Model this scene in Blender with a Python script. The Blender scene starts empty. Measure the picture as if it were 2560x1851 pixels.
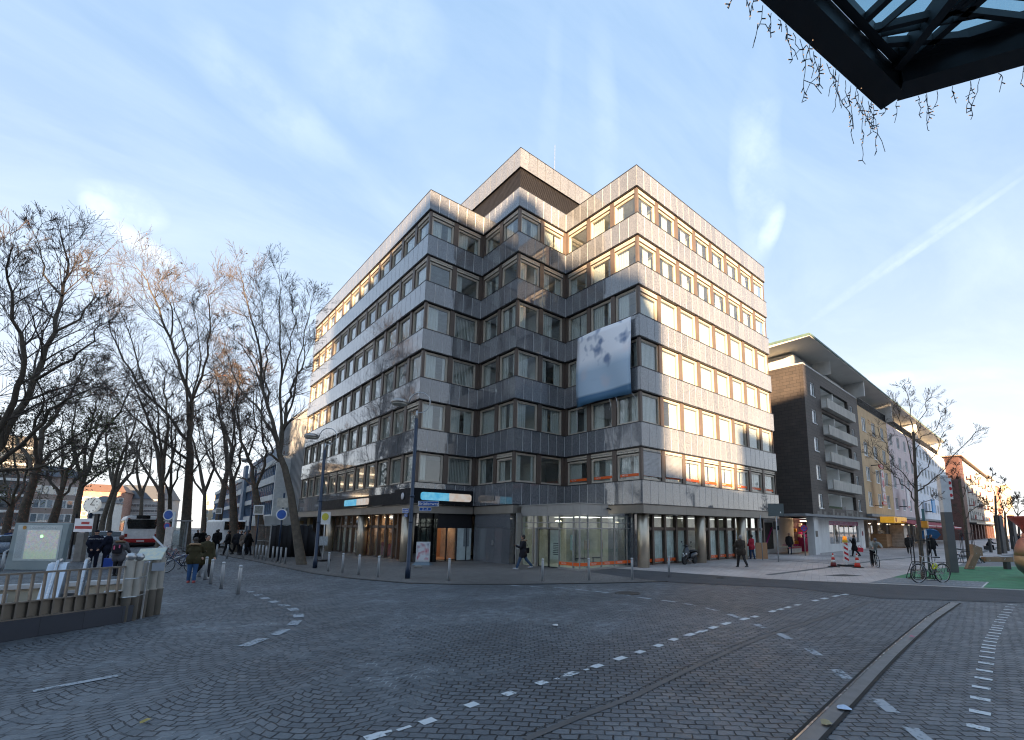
import bpy, math, random
from mathutils import Vector, Matrix
R=math.radians; PI=math.pi
S=bpy.context.scene
COL=S.collection
rnd=random.Random(7)
# ---------------------------------------------------------------- camera (solved from the building's edges)
CH=2.15
_f,_cx,_cy,_pt,_rl,_yw=1184.5963,1409.187,1131.896,.156416,.0073134,.8335536
_fw=Vector((math.cos(_yw)*math.cos(_pt),math.sin(_yw)*math.cos(_pt),math.sin(_pt)))
_rt=Vector((math.sin(_yw),-math.cos(_yw),0)); _up=_rt.cross(_fw)
_r2=_rt*math.cos(_rl)+_up*math.sin(_rl); _u2=_up*math.cos(_rl)-_rt*math.sin(_rl)
def ray(x,y): return _fw+_r2*((x-_cx)/_f)-_u2*((y-_cy)/_f)
def G(x,y,z=0.0):
    d=ray(x,y); t=(z-CH)/d.z; return Vector((d.x*t,d.y*t,z))
def HZ(x,y,P):
    d=ray(x,y); t=(P[0]*d.x+P[1]*d.y)/(d.x**2+d.y**2); return CH+d.z*t
cam=bpy.data.cameras.new('camera'); camo=bpy.data.objects.new('camera',cam); COL.objects.link(camo)
cam.sensor_width=36; cam.lens=_f/2560*36; cam.shift_x=-(_cx-1280)/2560; cam.shift_y=(_cy-925.5)/2560
cam.clip_start=.1; cam.clip_end=3000
m=Matrix((_r2,_u2,-_fw)).transposed().to_4x4(); m.translation=(0,0,CH); camo.matrix_world=m
S.camera=camo
# ---------------------------------------------------------------- mesh helpers
class MB:
    def __init__(s): s.v=[];s.f=[];s.m=[];s.c=[]
    def add(s,vs,fs,mi=0,c=1.0):
        b=len(s.v); s.v+= [tuple(v) for v in vs]
        for f in fs: s.f.append(tuple(b+i for i in f)); s.m.append(mi); s.c.append(c)
        return s
    def box(s,x0,y0,z0,x1,y1,z1,mi=0,c=1.0):
        return s.add([(x0,y0,z0),(x1,y0,z0),(x1,y1,z0),(x0,y1,z0),(x0,y0,z1),(x1,y0,z1),(x1,y1,z1),(x0,y1,z1)],
          [(0,3,2,1),(4,5,6,7),(0,1,5,4),(1,2,6,5),(2,3,7,6),(3,0,4,7)],mi,c)
    def obox(s,o,d,s0,s1,d0,d1,z0,z1,mi=0,c=1.0):
        # box in a wall frame: o origin, d unit along, depth measured inward
        n=(d[1],-d[0]); P=lambda a,b,z:(o[0]+d[0]*a-n[0]*b,o[1]+d[1]*a-n[1]*b,z)
        return s.add([P(s0,d0,z0),P(s1,d0,z0),P(s1,d1,z0),P(s0,d1,z0),P(s0,d0,z1),P(s1,d0,z1),P(s1,d1,z1),P(s0,d1,z1)],
          [(0,3,2,1),(4,5,6,7),(0,1,5,4),(1,2,6,5),(2,3,7,6),(3,0,4,7)],mi,c)
    def bar(s,a,b,w,h,mi=0,c=1.0,up=(0,0,1)):
        a=Vector(a);b=Vector(b);t=(b-a).normalized();u=Vector(up)
        if abs(t.dot(u))>.98:u=Vector((0,1,0))
        x=t.cross(u).normalized()*(w/2);y=x.cross(t).normalized()*(h/2)
        return s.add([a-x-y,a+x-y,a+x+y,a-x+y,b-x-y,b+x-y,b+x+y,b-x+y],[(3,2,1,0),(4,5,6,7),(0,1,5,4),(1,2,6,5),(2,3,7,6),(3,0,4,7)],mi,c)
    def tube(s,pts,r,n=8,cap=True,mi=0,c=1.0):
        pts=[Vector(p) for p in pts]; k=len(pts)
        if not hasattr(r,'__len__'): r=[r]*k
        b=len(s.v); px=None
        for i in range(k):
            t=(pts[min(i+1,k-1)]-pts[max(i-1,0)])
            t=t.normalized() if t.length>1e-9 else Vector((0,0,1))
            if px is None:
                px=t.orthogonal().normalized()
            else:
                px=px-t*px.dot(t); px=px.normalized() if px.length>1e-6 else t.orthogonal().normalized()
            py=t.cross(px)
            for j in range(n):
                a=2*PI*j/n; s.v.append(tuple(pts[i]+(px*math.cos(a)+py*math.sin(a))*r[i]))
        for i in range(k-1):
            for j in range(n):
                s.f.append((b+i*n+j,b+i*n+(j+1)%n,b+(i+1)*n+(j+1)%n,b+(i+1)*n+j)); s.m.append(mi); s.c.append(c)
        if cap:
            s.f.append(tuple(b+j for j in reversed(range(n)))); s.m.append(mi); s.c.append(c)
            s.f.append(tuple(b+(k-1)*n+j for j in range(n))); s.m.append(mi); s.c.append(c)
        return s
    def lathe(s,prof,cx=0,cy=0,cz=0,n=16,mi=0,c=1.0,sx=1,sy=1):
        b=len(s.v);k=len(prof)
        for r,z in prof:
            for j in range(n):
                a=2*PI*j/n; s.v.append((cx+r*math.cos(a)*sx,cy+r*math.sin(a)*sy,cz+z))
        for i in range(k-1):
            for j in range(n):
                s.f.append((b+i*n+j,b+i*n+(j+1)%n,b+(i+1)*n+(j+1)%n,b+(i+1)*n+j)); s.m.append(mi); s.c.append(c)
        s.f.append(tuple(b+j for j in reversed(range(n)))); s.m.append(mi); s.c.append(c)
        s.f.append(tuple(b+(k-1)*n+j for j in range(n))); s.m.append(mi); s.c.append(c)
        return s
    def prism(s,poly,z0,z1,mi=0,c=1.0):
        n=len(poly); b=[(p[0],p[1],z0) for p in poly]+[(p[0],p[1],z1) for p in poly]
        return s.add(b,[tuple(reversed(range(n))),tuple(range(n,2*n))]+[(i,(i+1)%n,n+(i+1)%n,n+i) for i in range(n)],mi,c)
    def poly(s,pts,mi=0,c=1.0): return s.add(pts,[tuple(range(len(pts)))],mi,c)
    def ell(s,c0,r,n=12,m=8,mi=0,c=1.0):
        prof=[(max(1e-4,math.sin(PI*i/m)),-math.cos(PI*i/m)) for i in range(m+1)]
        b=len(s.v); s.lathe(prof,n=n,mi=mi,c=c)
        for i in range(b,len(s.v)):
            v=s.v[i]; s.v[i]=(c0[0]+v[0]*r[0],c0[1]+v[1]*r[1],c0[2]+v[2]*r[2])
        return s
    def torus(s,c0,R_,r,ax='y',n=28,k=6,mi=0,c=1.0):
        pts=[]
        for i in range(n+1):
            a=2*PI*i/n
            pts.append((c0[0]+R_*math.cos(a),c0[1],c0[2]+R_*math.sin(a)) if ax=='y' else ((c0[0]+R_*math.cos(a),c0[1]+R_*math.sin(a),c0[2]) if ax=='z' else (c0[0],c0[1]+R_*math.cos(a),c0[2]+R_*math.sin(a))))
        return s.tube(pts,r,k,False,mi,c)
    def xf(s,M):
        s.v=[tuple(M@Vector(v)) for v in s.v]; return s
    def build(s,name,mat,parent=None,world=False,smooth=False,bevel=0):
        me=bpy.data.meshes.new(name); me.from_pydata(s.v,[],s.f)
        mats=mat if isinstance(mat,(list,tuple)) else [mat]
        for q in mats: me.materials.append(q)
        if len(mats)>1: me.polygons.foreach_set('material_index',s.m)
        if any(x!=1.0 for x in s.c):
            a=me.attributes.new('tone','FLOAT','FACE'); a.data.foreach_set('value',s.c)
        if smooth: me.polygons.foreach_set('use_smooth',[True]*len(me.polygons))
        me.update()
        o=bpy.data.objects.new(name,me); COL.objects.link(o)
        if parent:
            o.parent=parent
            if world: o.matrix_parent_inverse=Matrix.LocRotScale(parent.location,parent.rotation_euler,None).inverted()
        if bevel:
            b=o.modifiers.new('b','BEVEL'); b.width=bevel; b.segments=2; b.limit_method='ANGLE'
        return o
def pieces(name,boxes,mat,parent,world=False,c=None):
    for i,b in enumerate(boxes): q=MB(); q.box(*b,0,(c[i] if c else 1.0)); q.build(name,mat,parent,world)
def tag(o,label=None,cat=None,group=None,kind=None):
    if label:o['label']=label
    if cat:o['category']=cat
    if group:o['group']=group
    if kind:o['kind']=kind
    return o
def thing(name,label,cat,loc=(0,0,0),rz=0,group=None):
    o=bpy.data.objects.new(name,None); COL.objects.link(o); o.location=(loc[0],loc[1],loc[2] if len(loc)>2 else 0); o.rotation_euler=(0,0,rz)
    o.empty_display_size=.3
    return tag(o,label,cat,group)
def copy_tree(o,parent=None):
    c=o.copy(); COL.objects.link(c)
    if parent: c.parent=parent; c.matrix_parent_inverse=o.matrix_parent_inverse.copy()
    for ch in [q for q in bpy.data.objects if q.parent==o]: copy_tree(ch,c)
    return c
def struct(name,mb,mat,smooth=False):
    o=mb.build(name,mat,smooth=smooth); o['kind']='structure'; return o
def text(body,size,mat,parent,loc,rot=(PI/2,0,0),name='lettering',align='CENTER',ext=.004,sx=1):
    c=bpy.data.curves.new(name,'FONT'); c.body=body; c.size=size; c.align_x=align; c.align_y='CENTER'; c.extrude=ext; c.materials.append(mat); c.resolution_u=3
    tmp=bpy.data.objects.new(name,c); me=bpy.data.meshes.new_from_object(tmp); bpy.data.objects.remove(tmp); me.name=name
    if not me.materials: me.materials.append(mat)
    o=bpy.data.objects.new(name,me); COL.objects.link(o); o.location=loc; o.rotation_euler=rot; o.scale=(sx,1,1)
    if parent: o.parent=parent
    return o
# ---------------------------------------------------------------- materials
class NT:
    def __init__(s,mat): s.t=mat.node_tree; s.n=s.t.nodes; s.l=s.t.links
    def new(s,typ,**k):
        n=s.n.new('ShaderNode'+typ)
        for a,b in k.items(): setattr(n,a,b)
        return n
    def link(s,a,b): s.l.new(a,b)
    def setv(s,sock,v):
        if hasattr(v,'is_output') or isinstance(v,bpy.types.NodeSocket): s.l.new(v,sock)
        else: sock.default_value=v
    def math(s,op,a,b=None,c=None,clamp=False):
        n=s.new('Math',operation=op); n.use_clamp=clamp
        for i,x in enumerate((a,b,c)):
            if x is not None: s.setv(n.inputs[i],x)
        return n.outputs[0]
    def vmath(s,op,a,b=None,out=0):
        n=s.new('VectorMath',operation=op); s.setv(n.inputs[0],a)
        if b is not None: s.setv(n.inputs[1],b)
        return n.outputs[out]
    def mix(s,f,a,b,blend='MIX'):
        n=s.new('Mix',data_type='RGBA',blend_type=blend); s.setv(n.inputs[0],f); s.setv(n.inputs[6],a); s.setv(n.inputs[7],b); return n.outputs[2]
    def ramp(s,f,p0,p1,a=0.0,b=1.0):
        n=s.new('MapRange'); n.clamp=True; s.setv(n.inputs[0],f)
        for i,x in enumerate((p0,p1,a,b)): n.inputs[i+1].default_value=x
        return n.outputs[0]
    def noise(s,vec,scale,detail=3,rough=.55,dist=0,out=0):
        n=s.new('TexNoise'); s.l.new(vec,n.inputs['Vector']); n.inputs['Scale'].default_value=scale; n.inputs['Detail'].default_value=detail; n.inputs['Roughness'].default_value=rough; n.inputs['Distortion'].default_value=dist
        return n.outputs[out]
def col4(c): return (c[0],c[1],c[2],1.0)
def base_mat(name):
    m=bpy.data.materials.new(name); m.use_nodes=True; t=NT(m); b=t.n['Principled BSDF']; return m,t,b
_mc={}
def pm(name,color,rough=.6,metal=0.0,var=.12,scale=3.0,bump=.0,bscale=60.0,tone=False,spec=.5,stain=0.0,emit=0):
    if name in _mc: return _mc[name]
    m,t,b=base_mat(name); tc=t.new('TexCoord').outputs['Object']
    n=t.noise(tc,scale,4); f=t.ramp(n,.3,.7,1-var,1+var)
    if tone:
        a=t.new('Attribute',attribute_name='tone'); f=t.math('MULTIPLY',f,a.outputs['Fac'])
    if stain:
        sc=t.vmath('MULTIPLY',tc,(1.7,1.7,.25)); s2=t.noise(sc,1.3,5,.65); f=t.math('MULTIPLY',f,t.ramp(s2,.42,.75,1.0,1-stain))
    c=t.mix(1.0,col4(color),f,'MULTIPLY')
    cc=t.new('CombineColor'); [t.link(f,cc.inputs[i]) for i in range(3)]
    mx=t.new('Mix',data_type='RGBA',blend_type='MULTIPLY'); mx.inputs[0].default_value=1; mx.inputs[6].default_value=col4(color); t.link(cc.outputs[0],mx.inputs[7])
    t.link(mx.outputs[2],b.inputs['Base Color'])
    rv=t.ramp(t.noise(tc,scale*2.3,3),.3,.7,max(.03,rough-.06),min(1,rough+.06)); t.link(rv,b.inputs['Roughness'])
    b.inputs['Metallic'].default_value=metal; b.inputs['Specular IOR Level'].default_value=spec
    if bump:
        bn=t.new('Bump'); bn.inputs['Strength'].default_value=bump; bn.inputs['Distance'].default_value=.01; t.link(t.noise(tc,bscale,3),bn.inputs['Height']); t.link(bn.outputs[0],b.inputs['Normal'])
    if emit:
        emit*=.3
        b.inputs['Emission Color'].default_value=col4(color); b.inputs['Emission Strength'].default_value=emit
    _mc[name]=m; return m
def worn(name,color,lo=.42,hi=.56,sc=16):
    m,t,b=base_mat(name); tc=t.new('TexCoord').outputs['Object']; b.inputs['Base Color'].default_value=col4(color); b.inputs['Roughness'].default_value=.7
    tr=t.new('BsdfTransparent'); mx=t.new('MixShader'); f=t.math('ADD',t.math('MULTIPLY',t.noise(tc,sc,5,.75),.6),t.math('MULTIPLY',t.noise(tc,2.3,2),.4)); t.link(t.ramp(f,lo,hi),mx.inputs[0]); t.link(tr.outputs[0],mx.inputs[1]); t.link(b.outputs[0],mx.inputs[2]); t.link(mx.outputs[0],t.n['Material Output'].inputs[0]); return m
def granite():
    m,t,b=base_mat('polished_granite'); tc=t.new('TexCoord').outputs['Object']
    a=t.new('Attribute',attribute_name='tone').outputs['Fac']
    sp=t.noise(tc,38,3,.75); sp2=t.noise(tc,9,3,.6); big=t.noise(tc,.5,3,.6)
    f=t.math('MULTIPLY',t.ramp(sp,.36,.62,.42,1.75),t.ramp(sp2,.3,.7,.9,1.1))
    f=t.math('MULTIPLY',f,t.math('MULTIPLY',a,t.ramp(big,.3,.7,.95,1.05)))
    st=t.noise(t.vmath('MULTIPLY',tc,(2.2,2.2,.3)),1.5,5,.6)
    f=t.math('MULTIPLY',f,t.ramp(st,.55,.85,1,.88))
    cc=t.new('CombineColor'); [t.link(f,cc.inputs[i]) for i in range(3)]
    t.link(t.mix(1.0,(.132,.137,.148,1),cc.outputs[0],'MULTIPLY'),b.inputs['Base Color'])
    t.link(t.ramp(t.noise(tc,2,4),.3,.7,.03,.09),b.inputs['Roughness']); b.inputs['Specular IOR Level'].default_value=.6; b.inputs['Coat Weight'].default_value=1.0; b.inputs['Coat IOR'].default_value=1.62; b.inputs['Coat Roughness'].default_value=.025
    bn=t.new('Bump'); bn.inputs['Strength'].default_value=.03; bn.inputs['Distance'].default_value=.01; t.link(t.noise(tc,.9,2),bn.inputs['Height']); t.link(bn.outputs[0],b.inputs['Normal'])
    return m
def glass(name,tint=(.82,.88,.86),refl=1.0,dirt=.03,rough=.02):
    m,t,b=base_mat(name); out=t.n['Material Output']; tc=t.new('TexCoord').outputs['Object']
    tr=t.new('BsdfTransparent'); tr.inputs[0].default_value=col4(tint)
    gl=t.new('BsdfGlossy'); gl.inputs['Roughness'].default_value=rough; gl.inputs['Color'].default_value=(.95,.97,1,1)
    bn=t.new('Bump'); bn.inputs['Strength'].default_value=.05; bn.inputs['Distance'].default_value=.05; t.link(t.noise(tc,.7,1),bn.inputs['Height']); t.link(bn.outputs[0],gl.inputs['Normal'])
    lw=t.new('LayerWeight'); lw.inputs[0].default_value=.5
    f=t.math('ADD',t.math('MULTIPLY',t.math('POWER',lw.outputs['Facing'],4.2),.93),.085*refl,clamp=True)
    mx=t.new('MixShader'); t.link(f,mx.inputs[0]); t.link(tr.outputs[0],mx.inputs[1]); t.link(gl.outputs[0],mx.inputs[2])
    df=t.new('BsdfDiffuse'); df.inputs[0].default_value=(.35,.36,.36,1)
    m2=t.new('MixShader'); t.link(t.ramp(t.noise(tc,1.2,3),.3,.8,dirt*.4,dirt*1.8),m2.inputs[0]); t.link(mx.outputs[0],m2.inputs[1]); t.link(df.outputs[0],m2.inputs[2])
    t.link(m2.outputs[0],out.inputs[0]); return m
def emis(name,color,st):
    st*=.4; m,t,b=base_mat(name); b.inputs['Base Color'].default_value=col4(color); b.inputs['Emission Color'].default_value=col4(color); b.inputs['Emission Strength'].default_value=st; b.inputs['Roughness'].default_value=.4
    return m
def wallmat(name,color,var=.1,bump=.15,stain=.12,rough=.85): return pm(name,color,rough,0,var,1.2,bump,45,stain=stain,spec=.2)
GRAN=granite()
BROWN=pm('bronze_brown_metal',(.125,.095,.078),.45,.25,.1,2,spec=.4)
FRAME=pm('pale_aluminium_frame',(.52,.46,.38),.45,.15,.06,3,spec=.5)
DARK=pm('dark_metal_trim',(.022,.022,.025),.4,.3,.1,3)
GROUT=pm('pale_joint',(.80,.80,.79),.8)
GLASS=glass('window_glass',(.93,.96,.95),.85,.03)
SHOPG=glass('shop_glass',(.93,.97,.96),.7,.02)
CURT=pm('white_curtain',(.66,.65,.61),.9,0,.06,9)
CEIL=pm('ceiling_white',(.85,.84,.80),.9)
INNER=pm('inner_wall',(.66,.64,.58),.9,0,.1,.6)
TAN=pm('tan_fascia_panel',(.255,.225,.19),.5,.1,.1,1.0,stain=.1)
STEEL=pm('brushed_steel',(.42,.43,.44),.35,.7,.1,4)
WHITE=pm('white_paint',(.75,.75,.74),.5,0,.05,4,stain=.08)
ORANGE=pm('orange_film',(.78,.115,.012),.5,0,.03)
ROOF=pm('flat_roof_grey',(.2,.2,.2),.9)
# ================================================================ OFFICE BUILDING
X0,X1,X2,X3=12.369,16.486,20.589,37.60
Y0,Y1,Y2,Y3=16.252,22.594,26.828,52.83
FP=[(X0,Y3),(X0,Y2),(X1,Y2),(X1,Y1),(X2,Y1),(X2,Y0),(X3,Y0),(X3,Y3)]
NW=[12,2,2,2,3,8]
BAND=[(22.74,24.055),(19.56,20.89),(16.35,17.665),(13.14,14.447),(9.91,11.255),(6.68,8.015),(3.47,4.746)]
office=thing('office_building','six storey corner office building with stepped grey granite bands and rows of square windows','building',(X1,Y1,0))
def nrm(i,P=FP):
    a=P[i];b=P[(i+1)%len(P)];L=math.hypot(b[0]-a[0],b[1]-a[1]);d=((b[0]-a[0])/L,(b[1]-a[1])/L);return d,(d[1],-d[0]),L
def inset(d,P=FP):
    out=[]
    for i in range(len(P)):
        n0=nrm(i-1,P)[1] if i else nrm(len(P)-1,P)[1]; n1=nrm(i,P)[1]
        out.append((P[i][0]-d*(n0[0]+n1[0]),P[i][1]-d*(n0[1]+n1[1])))
    return out
def ring(mb,d0,d1,z0,z1,P=FP,mi=0,c=1.0):
    a=inset(d0,P);b=inset(d1,P);n=len(P)
    v=[(*p,z0) for p in a]+[(*p,z1) for p in a]+[(*p,z0) for p in b]+[(*p,z1) for p in b]
    f=[]
    for i in range(n):
        j=(i+1)%n; f+=[(i,j,n+j,n+i),(2*n+j,2*n+i,3*n+i,3*n+j),(n+i,n+j,3*n+j,3*n+i),(j,i,2*n+i,2*n+j)]
    mb.add(v,f,mi,c)
def panels(mb,i,z0,z1,per,P=FP,d0=0.0):
    d,n,L=nrm(i,P); k=max(1,round(L/.703)) if per is None else per
    for q in range(k):
        w=L/k
        mb.obox(P[i],d,q*w+.016,(q+1)*w-.016,d0,d0+.034,z0,z1,0,rnd.choice((.86,.93,1.0,1.0,1.06,1.12,1.0,.96)))
NP=[i for i in range(6)]
for k,(z0,z1) in enumerate(BAND):
    mb=MB()
    for i in range(6): panels(mb,i,z0,z1,NW[i]*3)
    b=mb.build('granite_band',GRAN,office,True)
    g=MB(); ring(g,.014,.34,z0+.004,z1-.004); g.build('joint_backing',GROUT,b,True)
    c=MB(); ring(c,-.014,.34,z1+.001,z1+.05); ring(c,.03,.35,z0-.05,z0+.003); c.build('dark_edge',DARK,b,True)  # dark sill ledge; the lower ring is the band's underside shadow as dark colour
# roof slab
mb=MB(); mb.prism(inset(.36),23.2,23.4); mb.build('flat_roof',ROOF,office,True)
# brown piers and recessed strip per storey
for k in range(6):
    zb=BAND[k][0]; zt=BAND[k+1][1]; mb=MB()
    for i in range(6):
        d,n,L=nrm(i); w=L/NW[i]
        for q in range(1,NW[i]): mb.obox(FP[i],d,q*w-.165,q*w+.165,.10,.36,zt+.046,zb-.051)
        # ends
        convex_start=i in (1,3,5); convex_end=i in (0,2,4)
        if i>0:
            if convex_start: pass
            else: mb.obox(FP[i],d,-.118,.13,.10,.36,zt+.046,zb-.051)
        else: mb.obox(FP[i],d,.02,.2,.10,.36,zt+.046,zb-.051)
        if convex_end: # square corner post
            c0=(FP[i+1][0],FP[i+1][1]); mb.box(c0[0]+.10,c0[1]+.10,zt+.046,c0[0]+.27,c0[1]+.27,zb-.051)
        elif i<5: mb.obox(FP[i],d,L-.13,L+.098,.10,.36,zt+.046,zb-.051)
        else: mb.obox(FP[i],d,L-.16,L-.10,.10,.16,zt+.046,zb-.051)
    ring(mb,.30,.42,zt+.046,zt+.13)
    ring(mb,.30,.42,zb-.20,zb-.051)
    mb.build('brown_pier',BROWN,office,True)
# interiors
mb=MB()
for k in range(7):
    z=BAND[k][0]; mb.prism(inset(.45),z+.12,z+.30)
mb.build('ceiling_slab',CEIL,office,True)
mb=MB(); mb.box(X0+6.5,Y2+4,.1,X3-5,Y3-5,23.1); mb.box(X1+5.5,Y1+3.5,.1,X3-5,Y2+3.9,23.1)
for k in range(1,7):
    z0=BAND[k][0]+.31; z1=BAND[k-1][0]+.11
    for q in range(2,12,2): y=Y2+q*2.167; mb.box(X0+.5,y-.05,z0,X0+6.4,y+.05,z1)
    for q in range(1,8,2): x=X2+q*2.126; mb.box(x-.05,Y0+.5,z0,x+.05,Y0+9,z1)
    mb.box(X1+2.0,Y1+.5,z0,X1+2.1,Y1+3.4,z1); mb.box(X1+.5,Y1+2.1,z0,X1+3,Y1+2.2,z1)
mb.build('interior_wall',INNER,office,True)
# windows
wins=[]
for k in range(6):
    for i in range(6):
        d,n,L=nrm(i); w=L/NW[i]
        for q in range(NW[i]):
            a=q*w+.165; b=(q+1)*w-.165
            if q==0: a=(.29 if i in (1,3,5) else (.13 if i else .2))
            if q==NW[i]-1: b=L-(.29 if i in (0,2,4) else (.13 if i<5 else .17))
            mx=FP[i][0]+d[0]*(a+b)/2; my=FP[i][1]+d[1]*(a+b)/2
            vis=abs((n[0]*-mx+n[1]*-my))/(mx*mx+my*my)**.75
            wins.append([vis,k,i,q,a,b])
wins.sort(key=lambda t:-t[0])
fmb=MB();gmb=MB();cmb=MB()
ACT=[]
def win_geo(F,Gm,Cm,k,i,q,a,b):
    zb=BAND[k][0]-.06; zt=BAND[k+1][1]+.06; d,n,L=nrm(i); o=FP[i]; r=random.Random(k*97+i*13+q)
    boxed=(k in (0,1)) or (k==5 and i>=4) or (k==5 and i==0 and q in (4,5,6)) or r.random()<.07
    top=zb-.03
    if boxed:
        F.obox(o,d,a-.03,b+.03,.13,.27,zb-.14,zb-.02); F.obox(o,d,a-.03,b+.03,.125,.27,zb-.26,zb-.17)
        for s in (.2,.5,.8): F.obox(o,d,a+(b-a)*s-.025,a+(b-a)*s+.025,.105,.124,zb-.20,zb-.10)
        top=zb-.33
    fw=.07
    F.obox(o,d,a,a+fw,.19,.33,zt,top); F.obox(o,d,b-fw,b,.19,.33,zt,top)
    F.obox(o,d,a+fw,b-fw,.19,.33,zt,zt+fw); F.obox(o,d,a+fw,b-fw,.19,.33,top-fw,top)
    e=fw+.004; f2=.042
    F.obox(o,d,a+e,a+e+f2,.215,.32,zt+e,top-e); F.obox(o,d,b-e-f2,b-e,.215,.32,zt+e,top-e)
    F.obox(o,d,a+e+f2,b-e-f2,.215,.32,zt+e,zt+e+f2); F.obox(o,d,a+e+f2,b-e-f2,.215,.32,top-e-f2,top-e)
    Gm.obox(o,d,a+e+f2-.01,b-e-f2+.01,.262,.272,zt+e+f2-.01,top-e-f2+.01)
    # curtains and blinds just behind the pane
    u=r.random(); W=b-a; lit=i==5
    def drape(s0,s1,z0,z1,step=.09):
        s=s0;j=0
        while s<s1-.01:
            t=min(s+step,s1); Cm.obox(o,d,s,t,.37+(.03 if j%2 else 0),.39+(.03 if j%2 else 0),z0,z1,0,.9+.2*r.random()); s=t; j+=1
    if lit and k in (2,3) or (lit and k==4 and q!=1): drape(a+.02,b-.02,zt+.02,top-.02,.06)
    elif lit and k==4: drape(a+.1+W*.45*(q%2),b-.1,zt+.05,top-.05)
    elif lit and k==5: drape(a+.1,a+W*.42,zt,top); drape(a+W*.52,b-.1,zt,top)
    elif lit: drape(b-W*.62,b-W*.30,zt,top)
    elif i==0 and k>=2:
        if u<.55: drape(a+.05,b-.05,zt,top)
        else: drape(a,a+W*.4,zt,top)
    elif i==1 and q==1 and k in (2,3,5):
        for s in range(14): Cm.obox(o,d,a+.15+s*.115,a+.15+s*.115+.05,.48,.56,zt,top-.1)
    elif u<.92:
        drape(a,a+W*(.25+.35*r.random()),zt,top)
        if u<.6: drape(b-W*(.15+.3*r.random()),b,zt,top)
    if k==5 and i>=4: ACT.append((i,a,b,zt,top))
    return 
for idx,(vis,k,i,q,a,b) in enumerate(wins):
    if idx<98:
        F,Gm,Cm=MB(),MB(),MB(); win_geo(F,Gm,Cm,k,i,q,a,b)
        w=F.build('window',FRAME,office,True); Gm.build('pane',GLASS,w,True)
        if Cm.v: Cm.build('curtain',CURT,w,True)
    else: win_geo(fmb,gmb,cmb,k,i,q,a,b)
w=fmb.build('window',FRAME,office,True); w['kind']='stuff'
gmb.build('pane',GLASS,w,True); cmb.build('curtain',CURT,w,True)
# external blinds on first floor right
BL=pm('blind_slats',(.33,.34,.36),.45,.4)
for q in (0,1):
    mb=MB(); w=L5=17.011/8; a=q*w+.25; b=(q+1)*w-.2; z=6.45
    while z>5.05+.05*q: mb.obox(FP[5],(1,0),a,b,.12,.17,z-.012,z+.012); mb.obox(FP[5],(1,0),a,b,.125,.135,z-.05,z+.0125); z-=.072
    mb.build('venetian_blind',BL,office,True)
# orange film strips
for (i,a,b,zt,top) in ACT:
    d,n,L=nrm(i); mb=MB(); z0=zt+.22+.0; mb.obox(FP[i],d,a+.15,b-.15,.252,.258,z0,z0+.16)
    o=mb.build('orange_strip',ORANGE,office,True)
    ang=math.atan2(d[1],d[0]); s=a+.5
    px,py=FP[i][0]+d[0]*s-n[0]*.247,FP[i][1]+d[1]*s-n[1]*.247
    t=text('YACTIV',.13,WHITE,o,(px,py,z0+.08),(PI/2,0,ang),ext=.001)
# penthouse
PP=[(X1,36),(X1,Y1),(30,Y1),(30,36)]
mb=MB()
for i in (0,1): panels(mb,i,25.565,26.92,None,PP)
p=mb.build('penthouse_fascia',GRAN,office,True)
mb=MB(); ring(mb,.036,.4,25.57,26.915,PP); ring(mb,-.012,.4,26.921,26.97,PP,0); mb.build('dark_edge',DARK,p,True)
mb=MB(); mb.prism(inset(.39,PP),26.5,26.7); mb.prism(inset(1.2,PP),23.4,25.5); mb.build('penthouse_core',ROOF,office,True)
mb=MB(); z=24.08
while z<25.52: ring(mb,.12,.2,z,z+.045,PP); z+=.09
ring(mb,.26,.3,24.05,25.56,PP); mb.build('louvre_band',pm('louvre_metal',(.032,.029,.029),.5,.2),office,True)
mb=MB(); mb.tube([(22.4,26,26.6),(22.4,26,27.2),(22.4,26,33.0)],[.05,.03,.018],6); mb.build('roof_antenna',STEEL,office,True)
# fascia, soffit, ground floor
mb=MB()
for i in range(6):
    d,n,L=nrm(i); k=max(1,round(L/4.2)); s=0
    for q in range(k): mb.obox(FP[i],d,q*L/k+.005+(.1 if (i in (1,3,5) and q==0) else 0),(q+1)*L/k-.005-(.0),.06,.1,2.94,3.42,0,rnd.choice((.82,1,1.1,.95)))
mb.build('tan_fascia',pm('tan_fascia_tone',(.25,.22,.185),.45,.15,.08,.8,tone=True,stain=.12),office,True)
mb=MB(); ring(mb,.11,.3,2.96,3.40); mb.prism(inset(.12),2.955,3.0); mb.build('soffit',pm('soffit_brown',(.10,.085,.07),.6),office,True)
COLM=pm('bronze_column_metal',(.56,.47,.36),.36,.8,.12,1.5,stain=.15)
for (x,y) in ((21.2,16.75),(26.98,16.75),(32.35,16.75),(12.85,28.6),(12.85,36.15),(12.85,43.7)):
    mb=MB(); mb.lathe([(.30,0),(.33,.02),(.33,2.954),(.30,2.955)],x,y,0,28); mb.box(x-.012,y-.338,.03,x+.012,y-.325,2.95)
    mb.build('round_column',COLM,office,True,True)
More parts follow.
